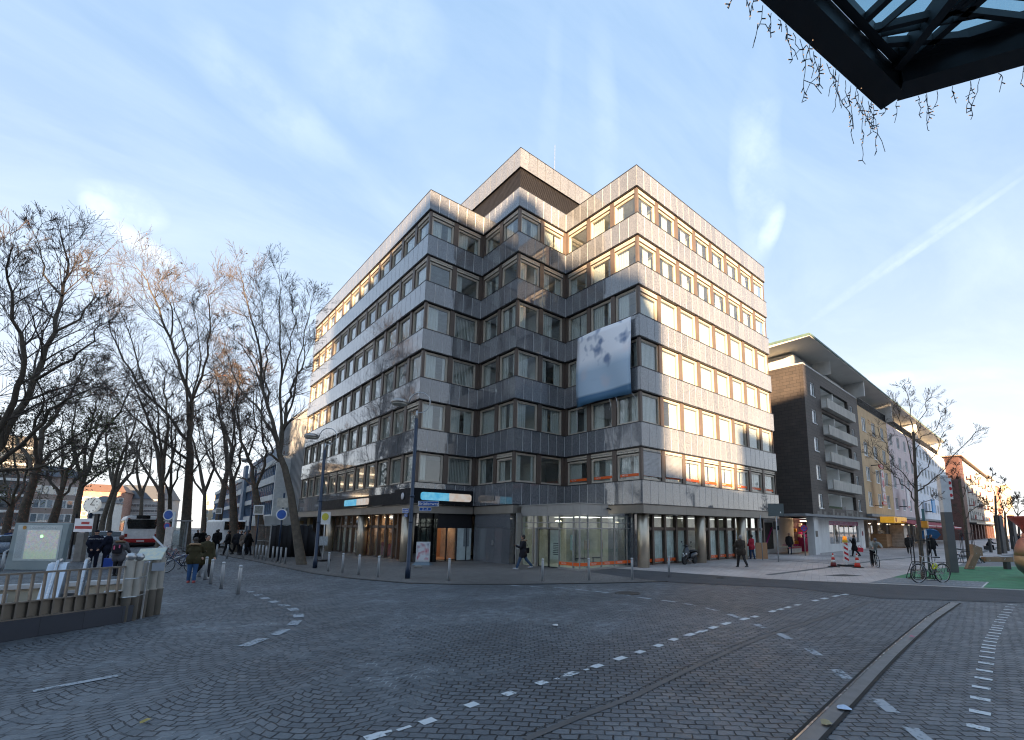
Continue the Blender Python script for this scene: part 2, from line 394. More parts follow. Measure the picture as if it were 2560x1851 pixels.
# shopfront, right facade
def shopfront(o,d,segs,depth,zt=2.0,zm=2.32,ztop=2.94,z0=.08):
    F=MB();Gm=MB();Cu=MB()
    L0,L1=segs[0],segs[-1]
    F.obox(o,d,L0,L1,depth,depth+.1,0,z0); F.obox(o,d,L0,L1,depth-.02,depth+.1,zt,zm-.12)
    F.obox(o,d,L0,L1,depth-.06,depth-.021,zt+.05,zm-.15)
    for s in segs:
        F.obox(o,d,s-.09,s+.09,depth-.1,depth+.12,0,ztop-.002)
    for a,b in zip(segs[:-1],segs[1:]):
        Gm.obox(o,d,a+.05,b-.05,depth+.03,depth+.04,z0,zt); Gm.obox(o,d,a+.05,b-.05,depth+.03,depth+.04,zm-.12,ztop)
    return F,Gm
F,Gm=shopfront(FP[5],(1,0),[1.4,2.55,3.75,4.95,6.1,7.6,8.75,9.95,11.1,12.3,13.6,14.7,15.9,16.9],1.35)
w=F.build('shopfront_frame',BROWN,office,True); Gm.build('pane',SHOPG,w,True)
mb=MB()
for a,b in ((2.7,6.0),(8.9,12.2),(13.0,16.7)):
    s=a
    while s<b: mb.obox(FP[5],(1,0),s,s+.1,1.44+.02*(int(s*10)%2),1.45+.02*(int(s*10)%2),.1,2.0); s+=.11
mb.build('vertical_blind',pm('pale_blind',(.82,.86,.82),.8),w,True)
for a,b in ((1.5,2.45),(2.65,3.65),(3.85,4.85),(8.85,9.85),(10.05,11.0),(11.2,12.2)):
    mb=MB(); mb.obox(FP[5],(1,0),a,b,1.345,1.352,.17,.35); o=mb.build('orange_strip',ORANGE,office,True)
    text('YACTIV',.13,WHITE,o,(X2+a+.4,Y0+1.34,.26),(PI/2,0,0),ext=.001)
mb=MB(); mb.box(X2+1.0,Y0+3.5,.05,X3-1,Y0+3.6,2.9); mb.build('back_wall',pm('office_back_wall',(.7,.66,.56),.9),office,True)
# left shopfront
F,Gm=shopfront(FP[0],(0,-1),[8.2,9.5,10.9,12.3,13.6,14.9,16.3,17.6,18.9,20.2,21.5,22.2],.85)
w=F.build('shopfront_frame',BROWN,office,True); Gm.build('pane',SHOPG,w,True)
mb=MB(); mb.box(X0+4.0,Y2+2,.05,X0+4.1,Y3,2.9); mb.box(X0+1,Y2+9.5,.05,X0+4,Y2+9.6,2.9); mb.build('back_wall',pm('shop_back_wall',(.42,.29,.20),.9,0,.3,2),office,True)
mb=MB()
s=8.3
while s<13.5: mb.obox(FP[0],(0,-1),s,s+.1,1.1,1.13,.1,2.0); s+=.16
mb.build('vertical_blind',_mc['pale_blind'],w,True)
# shop goods and lit ceiling inside the left shop
mb=MB()
for q in range(16):
    y=Y2+4.6+q*.62+rnd.uniform(-.15,.15); mb.box(X0+1.4+rnd.random(),y,.05,X0+1.8+rnd.random(),y+.35,.7+rnd.random()*1.1,rnd.randrange(4))
mb.build('shop_display',[pm('goods_red',(.4,.05,.04)),pm('goods_cream',(.6,.5,.35)),pm('goods_brown',(.12,.06,.03)),pm('goods_pink',(.5,.15,.2))],office,True)
mb=MB(); 
for q in range(5): mb.box(X0+2,Y2+4+q*2.2,2.80,X0+2.3,Y2+4.8+q*2.2,2.82)
mb.box(14.6,29.5,2.8,15.9,29.8,2.82)
mb.build('shop_ceiling_lamp',emis('warm_shop_light',(1,.72,.48),9),office,True)
# granite block at the left corner, entrance doors
mb=MB(); 
for q,(a,b) in enumerate(((.55,1.05),(1.062,1.50))): mb.box(X0+a,Y2+.35,0,X0+b,Y2+1.3,2.95)
mb.box(X0+1.512,Y2+.22,0,X0+1.75,Y2+1.3,2.95)
mb.build('granite_wall',GRAN,office,True)
mb=MB()
for q in range(5):
    y0=Y2-.0-q*.78; mb.box(X1+.12,y0-.774,0,X1+.5,y0,2.08,0,rnd.choice((.9,1,1.1)))
mb.box(X1+.14,Y1+.35,2.09,X1+.5,Y2,2.95)
mb.build('granite_wall',GRAN,office,True)
mb=MB(); mb.box(X2+.35,Y0+1.0,0,X2+.75,Y0+2.5,2.95,0,1.0); mb.box(X2+.05,Y0+1.35,0,X2+.34,Y0+2.6,2.95,0,1.15)
mb.build('granite_wall',GRAN,office,True)
mb=MB(); mb.box(X0+1.76,Y2+.3,2.05,X1+.11,Y2+.45,2.95)
for x in (X0+1.76,X0+2.45,X0+3.15,X0+3.85): mb.box(x-.025,Y2+.27,.03,x+.025,Y2+.40,2.049)
mb.box(X0+1.76,Y2+.27,0,X1+.11,Y2+.40,.03)
dr=mb.build('entrance_door',DARK,office,True)
mb=MB(); mb.box(X0+1.8,Y2+.32,.03,X0+3.1,Y2+.33,2.05); mb.build('pane',SHOPG,dr,True)
mb=MB(); mb.box(X0+3.18,Y2+.31,.05,X0+3.82,Y2+.35,2.04); mb.box(X0+3.88,Y2+.31,.05,X1+.1,Y2+.35,2.04); mb.build('white_panel',pm('pale_green_panel',(.55,.62,.60),.4),dr,True)
mb=MB(); mb.box(X0+3.65,Y2+.28,.9,X0+4.05,Y2+.305,2.04); mb.build('grey_panel',pm('grey_pane',(.22,.25,.26),.3),dr,True)
mb=MB(); mb.box(X0+1.7,Y2+1.4,.05,X1,Y2+4,.06); mb.box(X0+1.7,Y2+4,.05,X1,Y2+4.1,2.9); mb.build('foyer',pm('foyer_orange',(.5,.25,.12),.6),office,True)
# vestibule
VX,VY=16.95,17.42
VF=pm('vestibule_frame',(.30,.29,.275),.45,.3,.06,3)
mb=MB(); z0,z1=2.82,3.36
for (a,b) in ((VY+.005,17.9),(17.91,19.0),(19.01,19.95),(19.96,20.85),(20.86,22.3)): mb.box(VX,a,z0,VX+.05,b,z1-.01,0)
for (a,b) in ((VX+.055,17.55),(17.56,18.58),(18.59,19.1)): mb.box(a,VY,z0,b,VY+.05,z1-.01,0)
mb.box(VX+.06,VY+.06,2.84,19.08,22.4,3.33); mb.box(VX-.04,VY-.04,z1,19.12,22.5,z1+.05)
mb.build('vestibule_fascia',VF,office,True)
F=MB();Gm=MB()
ys=[VY+.05,17.91,19.0,19.95,20.85,21.2,22.25]; xs=[17.56,18.58,19.6,20.65,21.35]
for y in ys: F.box(VX-.0,y-.03,.1,VX+.08,y+.03,2.82) if y not in (19.95,) else F.box(VX,y-.03,2.07,VX+.08,y+.03,2.82)
for x in xs: F.box(x-.03,VY,.1,x+.03,VY+.08,2.82)
F.box(VX,VY,.1,VX+.03,VY+.019,2.82)
for z in (2.10,2.40,2.79):
    F.box(VX+.005,VY+.08,z-.025,VX+.07,22.25,z+.025); F.box(VX+.03,VY+.005,z-.024,21.35,VY+.07,z+.024)
F.box(VX-.06,VY-.06,.0,21.4,VY+.1,.1); F.box(VX-.06,VY+.101,0,VX+.1,19.0,.1)
F.box(VX-.05,20.83,0,VX+.06,20.98,2.1)
F.box(21.3,VY,.1,21.5,VY+.12,2.82)
vf=F.build('vestibule_frame',VF,office,True)
Gm.box(VX+.035,VY+.06,.1,VX+.045,19.0,2.8); Gm.box(VX+.06,VY+.035,.1,21.3,VY+.045,2.8); Gm.box(VX+.035,19.0,2.1,VX+.045,22.2,2.8); Gm.box(VX+.035,21.2,.1,VX+.045,22.2,2.1)
Gm.build('pane',SHOPG,vf,True)
D_=MB(); 
for (a,b) in ((19.03,19.9),(19.94,20.8)):
    D_.box(VX+.09,a,.02,VX+.12,a+.04,2.07); D_.box(VX+.09,b-.04,.02,VX+.12,b,2.07); D_.box(VX+.09,a,.02,VX+.12,b,.06);D_.box(VX+.09,a+.041,2.03,VX+.12,b-.041,2.07)
D_.box(VX+.02,18.98,2.07,VX+.2,20.85,2.14)
dd=D_.build('sliding_door',DARK,office,True)
mb=MB(); mb.box(VX+.1,19.05,.06,VX+.11,20.78,2.03); mb.build('pane',SHOPG,dd,True)
mb=MB(); mb.box(VX+2.2,20.9,.05,VX+2.3,22.5,2.8); mb.box(VX+.3,22.3,.05,21.3,22.5,2.8); mb.box(21.4,17.9,.05,21.5,22.3,2.8); mb.box(VX+.15,VY+.15,.02,21.3,22.3,.05); mb.build('lobby_wall',pm('lobby_cream',(.50,.50,.41),.9),office,True)
mb=MB(); mb.lathe([(.0,0),(.16,.02),(.16,.06),(.0,.07)],VX+1.2,20.4,2.45,12); mb.build('lobby_lamp',emis('lobby_light',(1,.85,.6),6),office,True)
mb=MB(); mb.box(VX+.8,18.3,2.7,VX+3.6,18.8,2.72); mb.box(VX+.8,20.0,2.7,VX+3.6,20.3,2.72); mb.box(X2+2,Y0+2.4,2.8,X3-2,Y0+2.5,2.82); mb.build('fill_light_strip',emis('cool_strip',(1,.97,.85),1.1),office,True)  # glowing strips added to brighten the lobby and ground floor offices
mb=MB(); mb.box(VX-.36,22.26,0,VX+.08,22.34,2.95); mb.build('grey_side_panel',VF,office,True)
for a,b,ax in ((VY+.03,17.88,1),(17.94,18.97,1)):
    mb=MB(); mb.box(VX-.004,a,.22,VX+.03,b,.38); o=mb.build('orange_strip',ORANGE,office,True)
    if a>17.9: text('YACTIV',.12,WHITE,o,(VX-.006,18.6,.30),(PI/2,0,-PI/2),ext=.001)
for a,b in ((VX+.06,17.52),(17.6,18.54),(18.62,19.56),(19.64,20.61),(20.69,21.28)):
    mb=MB(); mb.box(a,VY-.004,.22,b,VY+.03,.38); o=mb.build('orange_strip',ORANGE,office,True)
    if a>17.55: text('YACTIV',.12,WHITE,o,(a+.35,VY-.006,.30),(PI/2,0,0),ext=.001)
# illuminated black sign band
SB=pm('black_sign_band',(.010,.011,.014),.6,0,.1,2,spec=.15)
mb=MB(); mb.obox(FP[0],(0,-1),8.0,23.6,-.10,-.02,3.49,4.22); mb.obox(FP[0],(0,-1),23.61,26.12,-.16,-.02,3.49,4.41); mb.box(X0-.02,Y2-.16,3.49,X1-.16,Y2-.02,4.41)
sg=mb.build('shop_sign_band',SB,office,True)
def logo(parent,o,d,s0,s1,z0,z1,dep,cy,cr):
    n=(d[1],-d[0])
    for k,(a,b,mt) in enumerate(((s0,s0+(s1-s0)*.54,cy),(s0+(s1-s0)*.54,s1,cr))):
        mb=MB(); r=(z1-z0)*.32; zc=(z0+z1)/2; pts=[]
        def pt(s,z,dp): return (o[0]+d[0]*s-n[0]*dp,o[1]+d[1]*s-n[1]*dp,z)
        prof=[]
        if k==0: prof=[(b,z0),(b,z1)]+[(a+r-r*math.sin(t),z1-r+r*math.cos(t)) for t in (0,.4,.8,1.2,1.57)]+[(a+r-r*math.cos(t),z0+r-r*math.sin(t)) for t in (0,.4,.8,1.2,1.57)]
        else: prof=[(a,z1),(a,z0)]+[(b-r+r*math.sin(t),z0+r-r*math.cos(t)) for t in (0,.4,.8,1.2,1.57)]+[(b-r+r*math.cos(t),z1-r+r*math.sin(t)) for t in (0,.4,.8,1.2,1.57)]
        m_=len(prof); mb.add([pt(s,z,dep) for s,z in prof]+[pt(s,z,dep+.06) for s,z in prof],[tuple(range(m_)),tuple(reversed(range(m_,2*m_)))]+[(i,(i+1)%m_,m_+(i+1)%m_,m_+i) for i in range(m_)])
        mb.build('sign_light_box',mt,parent,True)
def signmat(name,c1,c2,st,sc=3.0):
    m,t,b=base_mat(name); tc=t.new('TexCoord').outputs['Object']; n=t.noise(tc,sc,2)
    c=t.mix(t.ramp(n,.35,.65),col4(c1),col4(c2)); t.link(c,b.inputs['Base Color']); t.link(c,b.inputs['Emission Color']); b.inputs['Emission Strength'].default_value=st; return m
CY=signmat('cyan_light_sign',(.10,.52,.78),(.25,.68,.85),.07); CR=signmat('cream_light_sign',(.78,.60,.46),(.8,.72,.64),.07)
logo(sg,(X0,Y2),(1,0),.35,3.8,3.70,4.18,-.23,CY,CR)
logo(sg,FP[0],(0,-1),14.2,19.2,3.62,4.08,-.17,CY,CR)
mb=MB(); mb.ell((X0-.2,Y2+1.1,3.95),(.05,.2,.22)); mb.build('round_lamp',pm('grey_globe',(.55,.55,.58),.4),sg,True,True)
mb=MB(); mb.box(X1-.05,Y2-2.4,3.75,X1-.02,Y2-.6,4.05); mb.build('faded_sign',pm('faded_sign',(.22,.19,.17),.6,0,.2,3),office,True)
mb=MB(); mb.lathe([(.02,0),(.16,.01),(.16,.05),(.05,.06)],24.2,16.7,2.88,12);mb.build('soffit_lamp',STEEL,office,True)
mb=MB(); mb.box(18.95,17.3,3.12,19.1,17.38,3.2); mb.tube([(19.0,17.3,3.14),(18.95,17.1,3.1)],.04,8); mb.build('security_camera',DARK,office,True)
# banner
m,t,b=base_mat('printed_banner'); tc=t.new('TexCoord').outputs['Object']
sx=t.new('SeparateXYZ'); t.link(tc,sx.inputs[0]); z=t.ramp(sx.outputs[2],9.6,14.4)
n1=t.noise(tc,.9,2); n2=t.noise(tc,.55,2)
c=t.mix(t.ramp(z,.45,.62),(.42,.54,.66,1),(.90,.91,.95,1)); c=t.mix(t.math('MULTIPLY',t.ramp(n1,.55,.68),t.ramp(z,.3,.5)),c,(.20,.27,.42,1))
c=t.mix(t.ramp(z,.16,.13),c,(.06,.16,.28,1)); c=t.mix(t.math('MULTIPLY',t.ramp(n2,.58,.7),.25),c,(.72,.55,.54,1)); t.link(c,b.inputs['Base Color']); b.inputs['Roughness'].default_value=.5
ban=thing('advertising_banner','large pale blue printed banner hung across the right wing corner of the office building','banner',(20.4,19,0))
mb=MB(); N=14
vs=[];fs=[]
for iy in range(N+1):
    for iz in range(N+1):
        u=iy/N;w_=iz/N; y=21.2-u*4.5; zz=9.66+w_*4.68+ (.12*(1-w_)*math.sin(PI*u)); x=20.36-.10*math.sin(w_*PI*1.0)*(.6+.4*math.sin(u*9))-.05*math.sin(u*7+w_*5)
        vs.append((x,y,zz))
for iy in range(N):
    for iz in range(N): a=iy*(N+1)+iz; fs.append((a,a+N+1,a+N+2,a+1))
mb.add(vs,fs); o=mb.build('banner_cloth',m,ban,True,True); so=o.modifiers.new('s','SOLIDIFY'); so.thickness=.01
for q in ([(20.36,21.2,9.66),(20.42,21.2,8.2)],[(20.36,16.75,14.3),(20.5,16.4,14.5)],[(20.35,18.4,9.7),(20.35,18.3,9.3),(20.4,18.45,9.05)],[(20.35,17.9,9.7),(20.35,17.8,9.4),(20.4,17.85,9.1)],[(20.36,16.7,9.7),(20.45,16.5,9.4)]):
    mb=MB(); mb.tube(q,.014,4); mb.build('rope',WHITE,ban,True)
# ================================================================ STREET TO THE RIGHT (local frame: x along the facades, y inward)
SA=R(2.0); SO=(43.7,16.0)
def sroot(name,label,cat,s,dy=0,group=None):
    return thing(name,label,cat,(SO[0]+s*math.cos(SA)-dy*math.sin(SA),SO[1]+s*math.sin(SA)+dy*math.cos(SA),0),SA,group)
WFR=pm('white_window_frame',(.82,.82,.80),.5)
PANE=glass('house_glass',(.7,.74,.76),1.6,.05)
INT=pm('dark_interior',(.05,.047,.045),.9)
NETC=pm('net_curtain',(.8,.8,.77),.9)
def house_window(root,x0,x1,z0,z1,y=0.0,fr=WFR,mull=1,curtain=True,sill=True):
    F=MB(); w=.07; yy=y
    F.box(x0,yy+.05,z0,x0+w,yy+.2,z1);F.box(x1-w,yy+.05,z0,x1,yy+.2,z1);F.box(x0+w,yy+.05,z0,x1-w,yy+.2,z0+w);F.box(x0+w,yy+.05,z1-w,x1-w,yy+.2,z1)
    for q in range(mull): 
        xm=x0+(x1-x0)*(q+1)/(mull+1); F.box(xm-.035,yy+.06,z0+w,xm+.035,yy+.19,z1-w)
    if sill: F.box(x0-.05,yy-.06,z0-.06,x1+.05,yy+.049,z0-.005)
    o=F.build('window',fr,root)
    g=MB(); g.box(x0+w,yy+.11,z0+w,x1-w,yy+.12,z1-w); g.build('pane',PANE,o)
    if curtain:
        c=MB(); c.box(x0+w,yy+.30,z0+w,x0+(x1-x0)*rnd.choice((.5,.95,.95,.95)),yy+.31,z1-w); c.build('curtain',NETC,o)
    return o
def wall_holes(mb,x0,x1,z0,z1,holes,y0=0.0,y1=.3,mi=0):
    # solid wall slab with rectangular openings (holes: x0,x1,z0,z1), built as butted boxes
    zs=sorted(set([z0,z1]+[h[2] for h in holes]+[h[3] for h in holes]))
    for a,b in zip(zs[:-1],zs[1:]):
        hs=sorted([h for h in holes if h[2]<=a+1e-6 and h[3]>=b-1e-6]); x=x0
        for h in hs:
            if h[0]>x+1e-4: mb.box(x,y0,a,h[0],y1,b,mi)
            x=h[1]
        if x<x1-1e-4: mb.box(x,y0,a,x1,y1,b,mi)
def tiles(name,c,c2,w=.6,h=.3,mort=.012):
    m,t,b=base_mat(name); tc=t.new('TexCoord').outputs['Object']; sp=t.new('SeparateXYZ'); t.link(tc,sp.inputs[0])
    cb=t.new('CombineXYZ'); t.link(t.math('ADD',sp.outputs[0],sp.outputs[1]),cb.inputs[0]); t.link(sp.outputs[2],cb.inputs[1])
    br=t.new('TexBrick'); t.link(cb.outputs[0],br.inputs['Vector']); br.inputs['Scale'].default_value=1; br.inputs['Brick Width'].default_value=w; br.inputs['Row Height'].default_value=h; br.inputs['Mortar Size'].default_value=mort; br.inputs['Mortar Smooth'].default_value=.2
    br.inputs['Color1'].default_value=col4(c); br.inputs['Color2'].default_value=col4(c2); br.inputs['Mortar'].default_value=(c[0]*.35,c[1]*.35,c[2]*.35,1)
    n=t.ramp(t.noise(tc,.8,4),.3,.7,.85,1.15); cc=t.new('CombineColor'); [t.link(n,cc.inputs[i]) for i in range(3)]
    t.link(t.mix(1.0,br.outputs['Color'],cc.outputs[0],'MULTIPLY'),b.inputs['Base Color']); b.inputs['Roughness'].default_value=.65
    bn=t.new('Bump'); bn.inputs['Strength'].default_value=.5; bn.inputs['Distance'].default_value=.02; bn.invert=True; t.link(br.outputs['Fac'],bn.inputs['Height']); t.link(bn.outputs[0],b.inputs['Normal'])
    return m
SLATE=tiles('dark_fibre_cement_tiles',(.056,.046,.041),(.072,.058,.050),.6,.3)
CONC=pm('balcony_concrete',(.46,.43,.38),.8,0,.12,.8,.15,50,stain=.3)
PLW=wallmat('white_plaster',(.62,.61,.58))
ROOFU=pm('roof_underside',(.70,.68,.62),.8,0,.08,.5)
ROOFT=pm('green_roof_edge',(.10,.16,.14),.6)
# ---- dark building (0..17)
dk=sroot('apartment_building','dark slate clad apartment block with concrete balconies and a white shop floor','building',0)
holes=[(1.75,2.75,z,z+1.4) for z in (14.3-k*2.93 for k in range(5))][:0]
WZ=[14.4,11.45,8.5,5.6,13.4]
wz=[(14.4,15.7),(11.8,13.1),(9.2,10.5),(6.6,7.9),(4.0,5.3)]
hl=[(1.65,2.75,a,b) for a,b in wz]+[(14.0,14.95,a+.1,b) for a,b in wz]+[(4.4,13.2,a-.75,a+1.5) for a,b in wz[:4]]+[(4.4,13.2,4.1,5.5)]
# lowest loggia row sits just above the shop
mb=MB(); wall_holes(mb,0,17,3.42,17.0,hl)
mb.box(0,.31,3.42,.3,12,17.0); mb.box(.31,11.7,3.42,17,12,17.0); mb.box(16.7,.31,3.42,17,11.69,17.0)
mb.build('slate_wall',SLATE,dk)
for a,b in wz: house_window(dk,1.65,2.75,a,b,0,WFR,0); house_window(dk,14.0,14.95,a+.1,b,0,WFR,0)
mb=MB()
r2=random.Random(3)
for q in range(26):
    x=1.0+int(r2.random()*24)*.6; z=3.45+ (.3 if r2.random()<.35 else 0)+(.3 if r2.random()<.15 else 0); mb.box(x+.01,-.012,z,x+.59,-.003,z+.29)
mb.box(.9,-.011,3.44,15,-.003,3.47)
mb.build('replaced_tile',pm('faded_tile',(.20,.185,.165),.8,0,.15,3),dk)
for k,(a,b) in enumerate(wz):
    L=MB(); z=a-.75 if k<4 else 4.1; zt=a+1.5 if k<4 else 5.5
    L.box(4.4,1.6,z,13.2,1.7,zt); L.box(4.4,.31,z-.06,13.2,1.7,z-.001); L.box(4.4,.31,zt+.001,13.2,1.7,zt+.06)
    L.box(4.3,.31,z,4.399,1.7,zt); L.box(13.201,.31,z,13.3,1.7,zt); L.box(8.5,.12,z,8.62,1.6,zt)
    lg=L.build('loggia',pm('loggia_white',(.85,.84,.80),.85,0,.08,1),dk)
    D=MB(); D.box(5.4,1.54,z+.03,6.4,1.59,zt-.3); D.build('balcony_door',PANE,lg)
    if k<4:
        Bm=MB(); Bm.box(4.35,-.55,z-.05,13.6,-.45,z+.88); Bm.box(4.35,-.45,z-.05,13.6,-.003,z+.04); Bm.box(13.48,-.45,z+.04,13.6,-.003,z+.88)
        bo=Bm.build('balcony',CONC,dk)
        Rm=MB()
        for q in range(5): Rm.bar((4.4,-.46,z+.14+q*.16),(4.4,-.02,z+.14+q*.16),.03,.03)
        Rm.bar((4.4,-.24,z+.05),(4.4,-.24,z+.85),.03,.03); Rm.build('side_railing',WFR,bo)
    else:
        Rm=MB(); Rm.box(4.5,.02,4.1,8.4,.12,4.3); Rm.build('flower_box',pm('planter_green',(.05,.07,.03),.9,0,.4,6),dk)
mb=MB(); mb.box(1.2,1.2,17.0,15.9,11,18.6); mb.build('attic_wall',PLW,dk)
mb=MB(); mb.box(.0,-.03,17.0,17,.4,17.14); mb.box(0-.03,.401,17.0,.4,12,17.14); mb.build('parapet_cap',pm('parapet_white',(.5,.5,.48)),dk)
mb=MB(); mb.add([(-1.3,-1.2,18.92),(17.0,-1.2,18.92),(17.0,6,18.62),(-1.3,6,18.62),(-1.3,-1.2,19.1),(17.0,-1.2,19.1),(17.0,6,19.3),(-1.3,6,19.3)],[(0,3,2,1),(4,5,6,7),(0,1,5,4),(1,2,6,5),(2,3,7,6),(3,0,4,7)]); mb.box(-1.3,6.01,18.6,17,12.5,19.2)
rf=mb.build('roof',ROOFU,dk)
mb=MB(); mb.box(-1.36,-1.28,18.98,17,-1.205,19.16); mb.box(-1.36,-1.2,18.98,-1.305,12,19.2); mb.build('gutter',ROOFT,rf)
pieces('terrace_screen',[(16.7,-.9,17.15,17.0,1.2,18.9),(6.0,-.6,17.3,6.05,1.1,18.7)],PLW,dk)
# ground floor
mb=MB(); mb.box(-3.5,-.55,3.22,18.6,1.6,3.40); mb.box(-3.5,1.61,3.22,.0,7,3.40); mb.build('canopy_slab',pm('slab_grey',(.22,.23,.24),.7),dk)
pieces('white_pillar',[(-.35,-.1,0,.65,.5,3.21)],pm('white_render',(.68,.68,.67),.85,0,.08,.7,stain=.15),dk)
mb=MB(); mb.box(1.9,.7,0,5.899,1.0,3.21)
wall_holes(mb,5.9,18.3,0,3.21,[(6.2,16.0,.75,2.95)],.7,1.0)
mb.build('white_ground_wall',_mc['white_render'],dk)
mb=MB(); mb.box(-3.4,3.4,0,4.6,3.7,3.21)
mb.build('white_ground_wall',pm('white_render',(.68,.68,.67),.85,0,.08,.7,stain=.15),dk)
F=MB()
for q in range(7): x=6.2+q*1.633; F.box(x-.04,.75,.75,x+.04,.85,2.95)
F.box(6.2,.74,.70,16.0,.9,.749); F.box(6.2,.74,2.951,16.0,.9,3.0)
sw=F.build('shop_window',WFR,dk); g=MB(); g.box(6.2,.79,.75,16.0,.8,2.95); g.build('pane',PANE,sw)
mb=MB(); mb.box(6.2,.73,2.55,16,.738,2.95); mb.build('purple_banner',pm('purple_film',(.30,.06,.16),.5),sw)
for q in range(6): text(('CENTER' if q%2 else 'OUTLET'),.26,pm('pale_lilac',(.62,.5,.6)),sw,(7.0+q*1.63,.725,2.75),ext=.002)
mb=MB(); mb.box(16.6,.66,.0,17.9,.695,2.35); dd=mb.build('delivery_door',WHITE,dk); mb=MB(); mb.lathe([(0,0),(.28,0),(.28,.01),(0,.01)],0,0,0,16); mb.xf(Matrix.Translation((17.25,.65,1.7))@Matrix.Rotation(PI/2,4,'X')); mb.build('warning_disc',pm('plum',(.18,.02,.05)),dd)
# recessed entrance shop with stall
mb=MB(); mb.box(4.61,3.5,0,12,3.6,3.2); mb.build('shop_back',pm('magenta_wall',(.05,.012,.03),.7),dk)
mb=MB(); 
_gm=[pm('g_yellow',(.65,.35,.05)),pm('g_brown',(.15,.07,.04)),pm('g_white',(.6,.55,.5)),pm('g_magenta',(.45,.03,.2)),pm('g_orange',(.5,.15,.03))]
for q in range(30): x=4.8+rnd.random()*5; z=rnd.random()*2.5; pieces('shop_goods',[(x,3.15+rnd.random()*.15,z,x+.35,3.48,z+.3)],_gm[rnd.randrange(5)],dk)
pieces('shop_goods',[(4.8,2.5,0,5.6,3.1,1.3)],_gm[3],dk)
mb=MB(); mb.box(5,2.6,2.9,7,2.9,2.95); mb.build('shop_lamp',emis('shop_lamp_warm',(1,.7,.4),9),dk)
mb=MB(); mb.box(-2.5,3.3,.4,-.6,3.395,2.7); pw=mb.build('poster_window',INT,dk)
mb=MB(); mb.bar((-2.3,3.28,.9),(-.9,3.28,2.3),.25,.02,0); mb.build('poster',pm('magenta_poster',(.45,.04,.22)),pw)
mb=MB(); mb.box(-.1,-.13,1.5,.4,-.105,2.0); mb.build('notice',DARK,dk)
# ---- generic row house
def row_house(name,label,s,w,mat,zs,xs,ww,wh,zg,ztop,depth=12,cat='building',fr=WFR,mull=1,**k):
    r=sroot(name,label,cat,s); hl=[(x,x+ww,z,z+wh) for z in zs for x in xs]
    mb=MB(); wall_holes(mb,0,w-.01,zg,ztop,hl); mb.box(0,.31,zg,.3,depth,ztop); mb.box(w-.31,.31,zg,w-.01,depth,ztop); mb.box(.31,depth-.3,zg,w-.32,depth,ztop)
    mb.build('wall',mat,r)
    mb=MB(); mb.box(.31,1.2,zg,w-.32,1.3,ztop); mb.box(.31,.31,ztop-.2,w-.32,depth-.31,ztop-.05); mb.build('dark_rooms',INT,r)
    for h in hl: house_window(r,*h,0,fr,mull)
    return r
OCH=wallmat('ochre_plaster',(.60,.43,.26),.08,.2,.18); PINK=wallmat('pink_plaster',(.68,.57,.56),.08,.2,.15)
ochre=row_house('apartment_building','ochre plastered apartment house beside the dark slate block',17.01,13.5,OCH,(4.8,7.72,10.64,13.56),(1.3,5.6,9.9),1.7,1.65,3.9,16.35)
pink=row_house('apartment_building','pale pink plastered apartment house between ochre and white houses',30.6,17.0,PINK,(4.8,7.72,10.64,13.56),(1.0,5.3,9.6,13.6),1.7,1.65,3.9,16.35)
white=row_house('apartment_building','white apartment house with grey window strips beyond the pink house',47.6,31.4,wallmat('cold_white_plaster',(.78,.81,.85)),(5.0,8.0,10.9,13.9),[2+i*2.9 for i in range(10)],1.7,1.6,3.9,16.5)
for r,w in ((ochre,13.5),(pink,16.97),(white,24)):
    mb=MB(); mb.add([(0,-1.2,18.92),(w,-1.2,18.92),(w,6,18.6),(0,6,18.6),(0,-1.2,19.08),(w,-1.2,19.08),(w,6,19.3),(0,6,19.3)],[(0,3,2,1),(4,5,6,7),(0,1,5,4),(1,2,6,5),(2,3,7,6),(3,0,4,7)]); rf=mb.build('roof',ROOFU,r)
    mb=MB(); mb.box(0,-1.28,18.96,w,-1.205,19.12); mb.build('gutter',ROOFT,rf)
    mb=MB(); mb.box(0,2.5,16.4,w,2.7,18.6); mb.box(w-.35,-.8,16.4,w-.1,2.49,18.75); mb.build('attic_wall',PLW,r)
    mb=MB(); x=.1
    while x<w-.4: mb.bar((x,-.05,16.4),(x,-.05,17.3),.03,.03); x+=.16
    mb.bar((0,-.05,17.3),(w-.4,-.05,17.3),.06,.05); mb.build('terrace_railing',DARK,r)
    mb=MB(); mb.box(0,-.5,3.6,w,1.5,3.89); mb.build('canopy_slab',_mc['slab_grey'],r)
    mb=MB(); x=.3
    while x<w-3: mb.box(x,1.2,0,x+.5,1.6,3.59); x+=4.4
    mb.box(0,4,0,w,4.1,3.59); mb.build('shop_pier',pm('grey_pier',(.26,.25,.24),.8),r)
    mb=MB(); x=1
    while x<w-3: mb.box(x,2.0,.1,x+3.5,2.05,3.3); x+=4.4
    mb.build('shop_pane',PANE,r)
    mb=MB(); x=1.2
    while x<w-3: mb.box(x,2.6,2.9,x+2.2,2.8,2.95); x+=4.4
    mb.build('shop_lamp',emis('row_shop_light',(1,.75,.5),7),r)
RED=pm('wine_red_awning',(.30,.035,.05),.8,0,.15,1.2)
